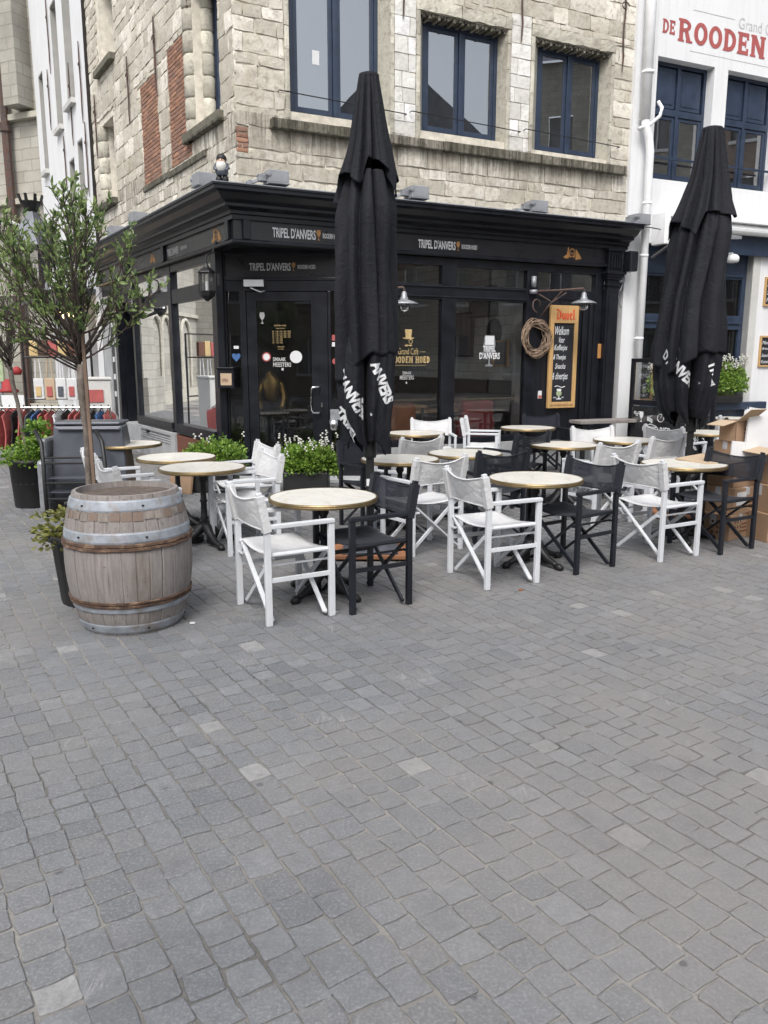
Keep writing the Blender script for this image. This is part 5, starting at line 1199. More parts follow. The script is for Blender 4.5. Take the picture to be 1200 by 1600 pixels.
mb = MB(); duvel(mb); mb.build('red_lettering', MAT['duvelred'], bd)
mb = MB(); v = .032
for s_,a,b,c,d in (('Welkom',5.06,5.33,2.06,2.19),('Voor',5.14,5.25,1.94,2.03),('Koffietjes',5.05,5.31,1.80,1.91),('& Theetjes',5.04,5.29,1.66,1.76),('Snacks',5.08,5.29,1.54,1.62),('& dinertjes',5.03,5.34,1.34,1.48)):
    fit_text(mb, FR, s_, a,b,c,d,v,.004,.35)
mb.tube([FR.p(5.09+.2*k/12,1.26+.012*math.sin(k*.55),v) for k in range(13)],.006,4)
fit_text(mb, FR, 'SINDS', 5.07,5.13,1.08,1.10,v,.02); fit_text(mb, FR, '1871', 5.23,5.28,1.08,1.10,v,.02); mb.poly(FR,[(5.13,1.06),(5.23,1.06),(5.23,1.07),(5.19,1.08),(5.19,1.11),(5.17,1.11),(5.17,1.08),(5.13,1.07)],v-.001,v)
mb.poly(FR,[(5.14,1.19),(5.22,1.19),(5.225,1.225),(5.135,1.225)],v-.001,v)
mb.build('chalk_writing', MAT['chalk'], bd)
mb = MB(); mb.poly(FR,[(5.17,1.105),(5.19,1.105),(5.225,1.13),(5.235,1.16),(5.22,1.19),(5.14,1.19),(5.125,1.16),(5.135,1.13)],v-.001,v); mb.build('glass_drawing', MAT['green'], bd)
mb = MB(); fit_text(mb, FR, 'BEST OF BEERS SERVED IN HERE', 5.0,5.45,.955,.98,.053,.01); mb.build('small_print', MAT['printdark'], bd)
mb = MB(); mb.fbox(FR,4.80,4.87,1.08,1.20,-.015,-.005); tag(mb.build('notice_sticker', MAT['paper'], None),'small white and red notice on the dark panel below the wreath','notice')
mb = MB(); mb.fbox(FR,4.805,4.865,1.085,1.13,-.005,-.003); o2 = mb.build('red_band', MAT['redl'], bpy.data.objects['notice_sticker'])
# menu box with a pale sheet by the door
mx = thing('menu_box','small black menu box on the corner post left of the entrance','menu box',tuple(FL.p(.66,1.43,.05)))
FM = Frame(FL.p(.75,0,.02).to_tuple()[:2],(1,-.12))
mb = MB(); mb.fbox(FM,0,.23,1.30,1.56,-.02,.06); mb.fbox(FM,-.01,.24,1.56,1.58,-.03,.08); mb.build('case', MAT['black'], mx, bevel=.005); mb = MB(); mb.fbox(FM,.045,.2,1.34,1.50,.06,.064); mb.build('menu_sheet', MAT['cardin'], mx)
mb = MB(); fit_text(mb, FM, 'OPEN', .06,.15,1.38,1.43,.066,.01); mb.build('print', MAT['printdark'], mx)
ip = thing('intercom_panel','brushed metal intercom panel on the dark side doorway','intercom',tuple(FL.p(5.6,1.2,-.3)))
FI = Frame(FL.p(5.75,0,-.40).to_tuple()[:2],(.8,.2)); mb = MB(); mb.fbox(FI,0,.2,1.0,1.55,0,.03); mb.build('plate', MAT['lampmetal'], ip, bevel=.006)
mb = MB(); mb.fbox(FI,.06,.14,1.4,1.48,.03,.035); mb.fbox(FI,.05,.16,1.1,1.15,.03,.04); mb.build('camera_eye', MAT['iron'], ip); mb = MB(); mb.fbox(FI,.04,.16,1.17,1.27,.03,.035); mb.build('name_plate', MAT['gold'], ip)
ab = thing('ash_box','small steel wall ashtray on the entrance frame behind the flowering planter','ashtray',(-.67,11.2,.75))
mb = MB(); mb.fbox(FD,1.58,1.72,.86,1.0,.0,.05); mb.build('plate', MAT['lampmetal'], ab); mb = MB(); mb.lathe([(.06,.72),(.07,.86)],14,FD.p(1.63,0,.09)); mb.build('cup', MAT['steel'], ab, smooth=True)

# ---------------------------------------------------------------- director's chairs
def chair_proto(white, label):
    pm, cm, bmm = (MAT['wpaint'],MAT['wcanvas'],MAT['wcanvas']) if white else (MAT['bpaint'],MAT['bcanvas'],MAT['bmesh'])
    t = thing('folding_chair', label, 'chair', group='white director\'s chairs on the terrace' if white else 'black director\'s chairs on the terrace')
    Wd, Dp = .27, .225; kw = dict(world=False)
    for s in (-1,1):
        mb = MB(); mb.bar((-Dp,s*Wd,0),(-Dp,s*Wd,.62),.032,.042,(1,0,0)); mb.bar((-Dp,s*Wd,.62),(-Dp-.05,s*Wd,.875),.030,.038,(1,0,0)); mb.build('leg', pm, t, bevel=.004, **kw)
        mb = MB(); mb.bar((Dp,s*Wd,0),(Dp,s*Wd,.636),.032,.042,(1,0,0)); mb.build('leg', pm, t, bevel=.004, **kw)
        mb = MB(); mb.bar((-Dp+.02,s*Wd,.652),(Dp+.022,s*Wd,.652),.044,.028); mb.build('armrest', pm, t, bevel=.005, **kw)
        mb = MB(); mb.bar((-Dp,s*Wd,.30),(Dp,s*Wd,.30),.018,.030); mb.bar((-Dp,s*(Wd-.06),.385),(Dp,s*(Wd-.06),.385),.014,.014); mb.bar((-Dp,s*Wd,.385),(-Dp,s*(Wd-.07),.385),.016,.016); mb.bar((Dp,s*Wd,.385),(Dp,s*(Wd-.07),.385),.016,.016); mb.build('stretcher', pm, t, bevel=.002, **kw)
        mb = MB(); mb.tube([(-Dp+.0,s*(Wd-.015),.462),(Dp-.0,s*(Wd-.015),.462)],.014,8); mb.build('seat_rail', pm, t, **kw)
    for x in (-Dp+.035, Dp-.035):
        for s in (-1,1):
            mb = MB(); mb.bar((x+s*.011,s*(Wd-.01),.03),(x+s*.011,-s*(Wd-.02),.455),.016,.032,(0,1,1)); mb.tube([(x+s*.011,s*(Wd-.01),.035),(x+s*.011+.0,s*(Wd+.0),.035)],.012,8); mb.build('cross_brace', pm, t, bevel=.003, **kw)
    mb = MB(); mb.grid(lambda a,b: Vector((-Dp+.015+(2*Dp-.03)*a, (-Wd+.012)+(2*Wd-.024)*b, .474-.036*math.sin(math.pi*b)*(1-.25*abs(2*a-1)) + .004*noise.noise(Vector((a*3,b*3,5))))), 10, 16)
    mb.build('seat', cm, t, smooth=True, solid=.006, **kw)
    mb = MB(); 
    def bk_(a,b):
        z = .625+.225*b - .042*math.sin(math.pi*a)*b + .004*math.sin(math.pi*a)*(1-b); x = -Dp-.05*max(0,(z-.62)/.255) - .045*math.sin(math.pi*a)*(.55+.45*b) + .006*noise.noise(Vector((a*5,b*2,3)))
        return Vector((x-.012*0, -Wd+2*Wd*a, z))
    mb.grid(bk_, 20, 6)
    for s in (-1,1): mb.bar((-Dp-.001,s*Wd,.622),(-Dp-.046,s*Wd,.853),.046,.052,(1,0,0))
    # hems
    mb.tube([bk_(a/14,1) for a in range(15)],.006,6); mb.tube([bk_(a/14,0) for a in range(15)],.005,6)
    mb.build('backrest', bmm, t, smooth=False, solid=.003, **kw)
    return t
WP = []; 
def place(proto, rear, ang, label, used=[set()]):
    """rear: ground point midway between the rear legs"""
    a = R_(ang); c = (rear[0]+.225*math.cos(a), rear[1]+.225*math.sin(a), .0)
    if proto.name not in used[0]:
        used[0].add(proto.name); proto.location = c; proto.rotation_euler = (0,0,a); proto['label'] = label; return proto
    return dup(proto, c, a, label)
wpr = chair_proto(True, 'x'); bpr = chair_proto(False, 'x')
chairs = [
 (1,(-.875,5.172),30,'white director\'s chair at the left of the frontmost table, nearest the barrel'),
 (0,(.035,5.64),211,'black director\'s chair at the frontmost table in front of the left parasol pole'),
 (1,(.651,6.005),26,'white director\'s chair in the front row to the left of the second front table'),
 (0,(1.74,6.67),216,'black director\'s chair in the front row to the right of the second front table'),
 (1,(2.21,6.83),30,'white director\'s chair in the front row facing the table under the right parasol'),
 (0,(3.20,7.32),212,'black director\'s chair in the front row directly before the cardboard boxes'),
 (1,(.47,6.92),125,'white director\'s chair seen from behind between the two front tables'),
 (0,(1.09,7.42),117,'black sheer-backed chair seen from behind just past the second front table'),
 (1,(.39,8.72),126,'white director\'s chair seen from behind beyond the table right of the left parasol'),
 (1,(.67,11.40),275,'white director\'s chair facing the square in front of the left café window'),
 (1,(1.2,11.6),-12,'white director\'s chair turned sideways before the red armchair window'),
 (0,(2.42,12.32),280,'black director\'s chair with its back to the wall below the tall menu board'),
 (0,(1.69,9.24),128,'black chair seen from behind in the middle of the terrace before the rearmost round table'),
 (1,(2.62,10.0),285,'white chair facing the square in front of the plank bar table'),
 (1,(2.37,8.15),121,'white chair seen from behind left of its white neighbour beyond the front row'),
 (1,(3.1,8.81),124,'white chair seen from behind beside the right parasol pole'),
 (1,(3.55,10.1),35,'white chair behind the right parasol cloth in front of the glass screen'),
 (0,(4.95,11.15),207,'black sheer-backed chair behind the cardboard boxes near the navy shop sill'),
 (1,(5.2,12.05),116,'white chair seen from behind between the right parasol and the navy sill'),
 (1,(6.75,14.35),245,'white chair against the navy sill at the right edge of the picture'),
 (0,(-.21,8.28),301,'black director\'s chair beside the flowering planter behind the left parasol'),
 (1,(-1.22,8.06),210,'farther white chair of the two facing the left tables before the entrance'),
 (1,(-1.07,7.24),208,'nearer white chair of the two facing the left tables before the entrance'),
 (1,(-2.2,6.43),33,'white chair tucked behind the wooden barrel'),
 (1,(-2.66,7.3),30,'white chair behind the slender tree trunk beside the left tables'),
]
for wflag,rear,ang,lab in chairs: place(wpr if wflag else bpr, rear, ang, lab)

# ---------------------------------------------------------------- bistro tables
def table_proto():
    t = thing('round_table','x','table',group='round marble bistro tables'); kw = dict(world=False); r=.39
    mb = MB(); mb.lathe([(r-.012,.700),(r-.012,.728),(.0,.7285)],56,cap=False); mb.build('tabletop', MAT['marble'], t, **kw)
    mb = MB(); mb.lathe([(r-.03,.694),(r-.004,.695),(r,.70),(r+.002,.708),(r,.714),(r+.002,.721),(r-.002,.729),(r-.0115,.7295),(r-.0115,.7)],56,cap=False); mb.build('edge_band', MAT['brass'], t, smooth=False, **kw)
    mb = MB(); mb.lathe([(0,.694),(r-.03,.694),(r-.05,.70)],40,cap=False); mb.lathe([(.11,.675),(.11,.69)],16); 
    for k in range(4): a=k*math.pi/2; mb.bar((.03*math.cos(a),.03*math.sin(a),.67),(.26*math.cos(a),.26*math.sin(a),.688),.03,.012)
    mb.build('top_plate', MAT['iron'], t, **kw)
    mb = MB(); mb.lathe([(.05,.14),(.058,.17),(.04,.20),(.028,.23),(.040,.25),(.028,.27),(.026,.40),(.036,.415),(.026,.43),(.024,.58),(.040,.61),(.034,.64),(.05,.675)],20,flute=.05,fn=8); mb.build('column', MAT['iron'], t, smooth=True, **kw)
    for k in range(4):
        a = k*math.pi/2+.5; c_,s_ = math.cos(a),math.sin(a); mb = MB()
        mb.tube([(c_*q,s_*q,z) for q,z in ((.0,.19),(.05,.165),(.10,.115),(.17,.07),(.24,.045),(.29,.028))],[.05,.045,.036,.03,.024,.024],8)
        mb.tube([(c_*q,s_*q,z) for q,z in ((.27,.03),(.30,.024),(.335,.016))],[.028,.034,.02],8)
        mb.bar((c_*.04,s_*.04,.05),(c_*.2,s_*.2,.06),.012,.06)
        mb.build('foot', MAT['iron'], t, smooth=True, **kw)
    return t
tp = table_proto(); first = True
for (x,y,rz,lab) in (
 (-.436,5.66,.4,'frontmost round marble table between the white and the black chair'),
 (1.258,6.572,.1,'second front marble table between a white and a black chair'),
 (2.83,7.50,1.0,'round marble table under the right parasol in front of the boxes'),
 (4.35,10.75,.3,'round marble table just behind the right parasol and its pole'),
 (2.95,9.75,.8,'round marble table in front of the white chair before the plank bar table'),
 (2.07,9.2,.2,'round marble table in mid terrace beyond the black seen-from-behind chairs'),
 (2.06,11.5,.5,'rearmost round marble table in front of the black chair by the wall'),
 (.85,8.36,.9,'round marble table behind the white chair in the centre of the terrace'),
 (.158,7.87,.6,'round marble table directly right of the left parasol pole'),
 (.421,10.65,.2,'round marble table in front of the white chair by the left café window'),
 (-2.99,9.3,.1,'round marble table nearest the grey plinth in the side street'),
 (-2.09,8.02,.7,'farther of the two overlapping marble tables behind the barrel'),
 (-1.66,7.25,.2,'nearer of the two overlapping marble tables behind the barrel'),
 (5.8,13.3,.4,'round marble table before the navy window sill of the white building'),
 (4.55,12.7,.9,'round marble table half hidden behind the right parasol beside the glass screen')):
    if first: tp.location = (x,y,0); tp.rotation_euler = (0,0,rz); tp['label'] = lab; first = False
    else: dup(tp,(x,y,0),rz,lab)

# ---------------------------------------------------------------- closed parasols
def parasol(x, y, prof, hem1, hem2, bot, top, seed, label, txt, ox=0):
    """prof: list of (z, radius)"""
    t = thing('closed_parasol', label, 'parasol', (x,y,0), group='closed black parasols')
    def R0(z):
        for (za,ra),(zb,rb) in zip(prof, prof[1:]):
            if za >= z >= zb: return ra+(rb-ra)*(za-z)/(za-zb)
        return prof[-1][1] if z < prof[-1][0] else prof[0][1]
    def surf(layer, th, z):
        a = th + {0:.10,1:.22,2:.3}[layer]*math.sin(z*1.5+seed) + .12*noise.noise(Vector((math.cos(th)*1.5+seed, math.sin(th)*1.5, z*.9)))
        n = {0:10,1:9,2:8}[layer]; ph = seed*1.3+layer*.9
        wv_ = .35*noise.noise(Vector((math.cos(th)*1.3, math.sin(th)*1.3+seed*3, layer*2.0))); pl = (n*a/(2*math.pi)+ph+wv_)%1.0; q = min(pl/.80,(1-pl)/.20); f = math.sin(q*math.pi/2) if layer < 2 else q**.8
        amp = {0:.30,1:.36,2:.30}[layer]*min(1,(top-z)/.35+.35)
        big = noise.noise(Vector((math.cos(th)*1.6+seed, math.sin(th)*1.6, z*1.0+layer*5)))
        f3 = noise.noise(Vector((math.cos(th)*5, math.sin(th)*5+seed, z*1.1)))
        cr = noise.noise(Vector((math.cos(th)*3+9, math.sin(th)*3+seed, z*6+th)))
        r = R0(z)*({0:1.05,1:.98,2:.92}[layer])*(1-amp+amp*f+.17*big+.08*f3+.02*cr)
        if layer == 2: r *= 1-.72*math.exp(-(((th-4.74)/.13)**2))
        return r
    def hem(layer, th):
        if layer == 0: 
            pl = (5*th/(2*math.pi)+seed+.45*noise.noise(Vector((math.cos(th),math.sin(th),seed))))%1.0
            return hem1 + .10 - .24*(pl**1.5 if pl < .86 else .8*(1-pl)/.14) + .13*math.sin(th+seed*1.4)
        if layer == 1: return hem2 - .03*abs(math.sin(th*4+seed)) - .26*max(0,math.cos(th-3.7))**3 - .05*max(0,math.cos(th-5.6))
        return bot + .13*abs(math.sin(th*2.5+seed*2)) + .04*math.sin(th*2)
    def OX(z): return ox*max(0,min(1,(top-.5-z)/1.2))*max(0,min(1,(z-.7)/.5))
    start = {0:top,1:hem1+.15,2:hem2+.12}
    names = {0:'upper_fold',1:'canopy',2:'lower_fold'}
    for layer in (0,1,2):
        z0 = start[layer]
        def fn(a,b,layer=layer,z0=z0):
            th = 2*math.pi*a; h = hem(layer,th); z = z0+(h-z0)*b; r = surf(layer,th,z)
            if layer == 0 and b > .72: r *= 1+.09*((b-.72)/.28)**1.5*((5*th/(2*math.pi)+seed)%1.0)
            if layer == 1 and b < .2: r *= .82+.9*b
            if layer == 2 and b < .2: r *= .82+.9*b
            if layer == 2: r *= 1-.12*max(0,(b-.6)/.4)**1.6
            return Vector((r*math.cos(th)+OX(z), r*math.sin(th), z))
        mb = MB(); mb.grid(fn, 230, 56, closed=True); o = mb.build(names[layer], MAT['umb'], t, smooth=True, world=False, solid=.004)
    # printed valance lettering, wrapped on the lower fold
    mb = MB()
    for (s_,th0,z0,size,tilt) in txt:
        vs, fs = text_pts(s_, size, .006, sx=.78)
        cs = .0045; cellset = set()
        for f in fs:
            for q in range(1, len(f)-1):
                A_, B_, C_ = vs[f[0]], vs[f[q]], vs[f[q+1]]
                den = (B_.y-C_.y)*(A_.x-C_.x)+(C_.x-B_.x)*(A_.y-C_.y)
                if abs(den) < 1e-12: continue
                for ix in range(int(min(A_.x,B_.x,C_.x)/cs)-1, int(max(A_.x,B_.x,C_.x)/cs)+2):
                    for iy in range(int(min(A_.y,B_.y,C_.y)/cs)-1, int(max(A_.y,B_.y,C_.y)/cs)+2):
                        X, Y = (ix+.5)*cs, (iy+.5)*cs
                        l1 = ((B_.y-C_.y)*(X-C_.x)+(C_.x-B_.x)*(Y-C_.y))/den; l2 = ((C_.y-A_.y)*(X-C_.x)+(A_.x-C_.x)*(Y-C_.y))/den
                        if l1 >= -.01 and l2 >= -.01 and l1+l2 <= 1.01: cellset.add((ix,iy))
        vid = {}; P = []; F4 = []
        for (ix,iy) in cellset:
            qd = []
            for (dx,dy) in ((0,0),(1,0),(1,1),(0,1)):
                kk = (ix+dx, iy+dy)
                if kk not in vid:
                    X, Y = kk[0]*cs, kk[1]*cs; px = X*math.cos(tilt)-Y*math.sin(tilt); pz = X*math.sin(tilt)+Y*math.cos(tilt)
                    rr = R0(z0)*.8; th = th0 + px/rr; z = z0+pz; h = hem(2,th); b = (hem2+.12-z)/(hem2+.12-h); r = surf(2,th,z)
                    r *= 1-.12*max(0,(b-.6)/.4)**1.6
                    vid[kk] = len(P); P.append(Vector(((r+.0065)*math.cos(th)+OX(z),(r+.0065)*math.sin(th),z if b < .97 else z)))
                qd.append(vid[kk])
            F4.append(tuple(qd))
        mb.add(P, F4)
    mb.build('lettering', MAT['lw'], t, world=False)
    mb = MB(); mb.lathe([(prof[0][1]*.95,top-.03),(prof[0][1]*1.02,top-.02),(prof[0][1]*1.02,top+.005),(prof[0][1]*.8,top+.012),(.0,top+.012)],24,cap=False); mb.build('top_cap', MAT['umb'], t, world=False, smooth=True)
    mb = MB(); mb.lathe([(.035,.04),(.035,top)],16); mb.lathe([(.05,.04),(.05,.35)],16); mb.lathe([(.05,bot-.06),(.055,bot-.04),(.055,bot+.2)],16); mb.build('pole', MAT['pot'], t, world=False, smooth=False, bevel=.002)
    for k in range(4):
        a = k*math.pi/2+.4; mb = MB(); mb.bar((.05*math.cos(a),.05*math.sin(a),bot+.1),(.13*math.cos(a+.2),.13*math.sin(a+.2),bot+.7),.015,.02); mb.build('rib', MAT['pot'], t, world=False)
    mb = MB(); mb.box((-.36,-.26,.015),(.36,.26,.055)); mb.build('base_slab', MAT['base'], t, world=False, bevel=.008)
    mb = MB(); mb.box((-.24,-.24,.055),(.24,.24,.08)); mb.lathe([(.09,.08),(.07,.14),(.055,.3)],16); mb.build('base_plate', MAT['greymetal'], t, world=False, bevel=.006)
    return t
MAT['base'] = M('wooden_base', (.24,.105,.05), .7, var=.25, scale=6, bump=.2)
p1 = parasol(-.12,6.87,[(3.90,.078),(3.45,.155),(3.05,.235),(2.8,.262),(2.2,.272),(1.8,.28),(1.3,.275),(1.1,.26),(.9,.22)],3.02,1.80,.92,3.90,2.2,
  'taller closed black parasol in the centre of the terrace with white lettering on its hem',
  [("D'ANVERS",4.22,1.40,.128,-1.0),("TRIPEL",3.75,1.15,.128,-1.0),("ANVERS",5.38,1.50,.128,-1.15)],ox=-.035)
p2 = parasol(3.305,8.63,[(3.97,.095),(3.5,.185),(3.1,.28),(2.8,.31),(2.2,.335),(1.8,.375),(1.4,.35),(1.15,.30),(.95,.22)],3.1,1.82,.98,3.97,5.4,
  'right closed black parasol in front of the white building with white lettering on its hem',
  [("D'ANVERS",4.15,1.58,.145,-.75),("TRIPEL",5.45,1.52,.145,-1.1)],ox=-.10)
mb = MB(); mb.box((-.03,-.056,.62),(.03,-.05,.68)); mb.build('tag', MAT['paper'], p1, world=False); mb = MB(); mb.box((-.04,-.056,.6),(.03,-.05,.66)); mb.build('tag', MAT['paper'], p2, world=False)

# ---------------------------------------------------------------- barrel
ba = thing('wooden_barrel','weathered oak wine barrel with grey and rusty iron hoops at the left of the terrace','barrel',(-1.655,5.06,0),.3)
HB = .885
def br_(z): q = (z/HB-.5)*2; return .322+.074*(1-abs(q)**2.3)-(.016 if q<0 else 0)*abs(q)
mb = MB(); NS = 30; rg = random.Random(12)
for s in range(NS):
    wj = [0, 0]; a0 = 2*math.pi*s/NS; a1 = 2*math.pi*(s+1)/NS; g = .004; dr = rg.uniform(-.0015,.0015); nz = 16; base = []
    for k in range(nz+1):
        z = HB*k/nz; r = br_(z)+dr
        for q in (0,.08,.35,.65,.92,1):
            a = a0+(a1-a0)*q; rr = r-(.004 if q in (0,1) else 0); base.append((rr*math.cos(a), rr*math.sin(a), z))
    fs = [(k*6+i,k*6+i+1,(k+1)*6+i+1,(k+1)*6+i) for k in range(nz) for i in range(5)]
    # chime top and inside
    n0 = len(base)
    for q in (0,.08,.35,.65,.92,1):
        a = a0+(a1-a0)*q; base.append(((br_(HB)-.022)*math.cos(a),(br_(HB)-.022)*math.sin(a),HB+.002)); 
    for q in (0,.08,.35,.65,.92,1):
        a = a0+(a1-a0)*q; base.append(((br_(HB)-.026)*math.cos(a),(br_(HB)-.026)*math.sin(a),HB-.06))
    fs += [(nz*6+i,nz*6+i+1,n0+i+1,n0+i) for i in range(5)]+[(n0+i,n0+i+1,n0+7+i,n0+6+i) for i in range(5)]
    mb.add(base, fs)
mb.build('staves', MAT['stave'], ba, world=False)
mb = MB(); mb.lathe([(0,HB-.034),(.304,HB-.036)],40,cap=False); mb.build('lid', MAT['lid'], ba, world=False)
def hoop(z0,z1,mat,name,th=.005,rag=0,n=72):
    mb = MB()
    def fn(a,b):
        t = 2*math.pi*a; zz = z0+(z1-z0)*(b if b<=1 else 1) + rag*(noise.noise(Vector((math.cos(t)*4,math.sin(t)*4,z0*9+b*2)))); rr = br_(zz)+th*(1 if .1<b<.9 else .3)+rag*.5*noise.noise(Vector((math.cos(t)*9,math.sin(t)*9,b*5)))
        return Vector((rr*math.cos(t),rr*math.sin(t),zz))
    mb.grid(fn,n,6,closed=True); return mb.build(name, mat, ba, world=False, smooth=False)
def tz(t): return HB*(1-t)
hoop(tz(.105),tz(.03),MAT['galv'],'hoop'); hoop(tz(.32),tz(.245),MAT['galv'],'hoop'); hoop(tz(.825),tz(.785),MAT['galv'],'hoop'); hoop(tz(.985),tz(.915),MAT['galv'],'hoop')
for (a,b) in ((.345,.322),(.372,.347),(.757,.735),(.783,.759)): hoop(tz(a),tz(b),MAT['rust'],'rusty_hoop',.012,.004,120)
mb = MB(); rg = random.Random(5)
for s in range(34):
    if s%1==0:
        a0 = 2*math.pi*s/34+.01; a1 = 2*math.pi*(s+1)/34-.01; z0,z1 = tz(.165)+rg.uniform(-.004,.004),tz(.108)
        mb.add([((br_(z)+.0035)*math.cos(a),(br_(z)+.0035)*math.sin(a),z) for a,z in ((a0,z0),((a0+a1)/2,z0),(a1,z0),(a1,z1),((a0+a1)/2,z1),(a0,z1))],[(0,1,2,3,4,5)])
mb.build('stained_band', MAT['rawstave'], ba, world=False)
mb = MB()
for t_ in (.068,.28,.95): 
    for k in range(3): a=3.9+k*1.1; z=tz(t_); mb.lathe([(.008,-.004),(.008,.004)],8,((br_(z)+.006)*math.cos(a),(br_(z)+.006)*math.sin(a),z))
mb.build('rivet', MAT['iron'], ba, world=False)

# ---------------------------------------------------------------- plants
def leaf(mb, p, d, up, ln, wd, fold=.25):
    d = d.normalized(); sd_ = d.cross(up)
    if sd_.length < 1e-3: sd_ = d.cross(Vector((1,0,0)))
    sd_.normalize(); n = sd_.cross(d).normalized()
    mb.add([p, p+d*ln*.35+sd_*wd+n*wd*fold, p+d*ln*.75+sd_*wd*.7+n*wd*fold-n*ln*.05, p+d*ln-n*ln*.14, p+d*ln*.75-sd_*wd*.7+n*wd*fold-n*ln*.05, p+d*ln*.35-sd_*wd+n*wd*fold, p+d*ln*.5-n*ln*.01],
           [(0,1,6),(1,2,6),(2,3,6),(3,4,6),(4,5,6),(5,0,6)])
def rv(rg): return Vector((rg.gauss(0,1),rg.gauss(0,1),rg.gauss(0,1))).normalized()
def pottree(x, y, pr, ph, fork, cc, cr, nb, leafy, seed, label, lean, stake=True, lw=.066, fol=True):
    rg = random.Random(seed); t = thing('potted_tree', label, 'potted tree', (x,y,0), group='slender trees in black pots')
    mb = MB(); mb.lathe([(pr*.80,0),(pr*.82,.02),(pr*.95,ph*.9),(pr*1.02,ph*.91),(pr*1.03,ph),(pr*.96,ph),(pr*.93,ph-.05)],40,cap=False,flute=.012,fn=20); mb.lathe([(0,.005),(pr*.74,.005)],24,cap=False)
    mb.lathe([(pr*.87,ph*.48),(pr*.9,ph*.5),(pr*.88,ph*.53)],40,cap=False); mb.build('pot', MAT['pot'], t, world=False, smooth=True)
    mb = MB(); mb.lathe([(0,ph-.04),(pr*.95,ph-.05)],24,cap=False); mb.build('soil', MAT['soil'], t, world=False)
    F0 = Vector((lean[0],lean[1],fork)); mb = MB(); base = Vector((0,0,ph-.05))
    mb.tube([base.lerp(F0,k/8)+Vector((.008*math.sin(k*1.7),.006*math.cos(k*2.1),0)) for k in range(9)],[.026,.024,.023,.022,.022,.022,.023,.027,.028],10); mb.build('trunk', MAT['bark'], t, world=False, smooth=True)
    if stake: mb = MB(); mb.bar(base+Vector((.036,-.018,0)), F0+Vector((.036,-.018,.28)),.018,.022); mb.build('stake', MAT['stake'], t, world=False)
    bmb = MB(); lmb = MB(); cc = Vector(cc); tips = []
    for k in range(nb):
        an = 2*math.pi*k/nb+rg.uniform(-.3,.3); el = rg.uniform(0,1)**.8
        tgt = cc+Vector((cr[0]*math.cos(an)*(.25+.75*el), cr[1]*math.sin(an)*(.25+.75*el), cr[2]*(rg.uniform(-.75,.95) if el>.6 else rg.uniform(.2,1.0))))
        st = F0+Vector((0,0,rg.uniform(-.06,.2))); mid = st.lerp(tgt,.35)+Vector((.12*math.cos(an)*el,.12*math.sin(an)*el,-.03*el)); 
        pts = []
        for i in range(9):
            q = i/8; p = st*(1-q)**2+mid*2*q*(1-q)+tgt*q*q; p += Vector((rg.uniform(-1,1),rg.uniform(-1,1),rg.uniform(-1,1)))*.012*q; pts.append(p)
        bmb.tube(pts,[.010*(1-.75*i/8)*(1.3 if k%4==0 else .8) for i in range(9)],6)
        for i in range(2,9):
            for _ in range(2 if i < 5 else 3):
                d = (pts[i]-pts[i-1]).normalized(); d = (d+rv(rg)*.75+Vector((0,0,.25))).normalized(); L = rg.uniform(.10,.26)*(1.1-.3*i/8)
                tp_ = [pts[i], pts[i]+d*L*.5+rv(rg)*.01, pts[i]+d*L+Vector((0,0,.02))]; bmb.tube(tp_,[.0035,.0028,.0015],4,cap=False)
                if rg.random() < leafy*(.25+.13*i):
                    for j in range(rg.randint(6,11)):
                        q = rg.uniform(.3,1); pp = tp_[0].lerp(tp_[2],q); dd = (d*.7+rv(rg)*.8+Vector((0,0,.2))).normalized(); leaf(lmb, pp, dd, rv(rg), lw*rg.uniform(.45,1.35), lw*rg.uniform(.12,.24))
    bmb.build('branches', MAT['twig'], t, world=False, smooth=True); 
    if leafy > 0: lmb.build('crown', MAT['leaf'], t, world=False)
    mb = MB()
    for k in range(950 if fol else 0):
        an = rg.uniform(0,6.28); r = pr*rg.uniform(.3,1.28); z = ph+rg.uniform(-.10,.18)*(1.2-r/pr*.4); p = Vector((r*math.cos(an),r*math.sin(an),z))
        leaf(mb, p, (Vector((math.cos(an),math.sin(an),.3))+rv(rg)*.8), rv(rg), rg.uniform(.03,.06), rg.uniform(.01,.018))
    if fol: mb.build('underplanting', MAT['leaf3'] if seed==21 else MAT['leaf2'], t, world=False)
    return t
pottree(-2.06,5.55,.30,.50,1.66,(-.20,.05,2.24),(.70,.5,.46),38,.66,21,'slender leafy tree in a black pot behind the wooden barrel',(-.02,.02),lw=.050)
t2 = pottree(-4.12,9.25,.24,.56,1.60,(-.25,.05,2.2),(.62,.5,.62),26,.10,22,'nearly bare slender tree in a black pot at the left edge',(-.14,0),stake=False)
rg = random.Random(77); mb = MB(); s_ = MB()
for k in range(420):
    z = .56+rg.uniform(0,.42); p = Vector((.12+rg.gauss(0,.07),rg.gauss(0,.07),z)); leaf(mb,p,rv(rg)+Vector((0,0,.2)),rv(rg),rg.uniform(.04,.08),rg.uniform(.015,.03))
mb.build('climbing_leaves', MAT['leaf2'], t2, world=False)
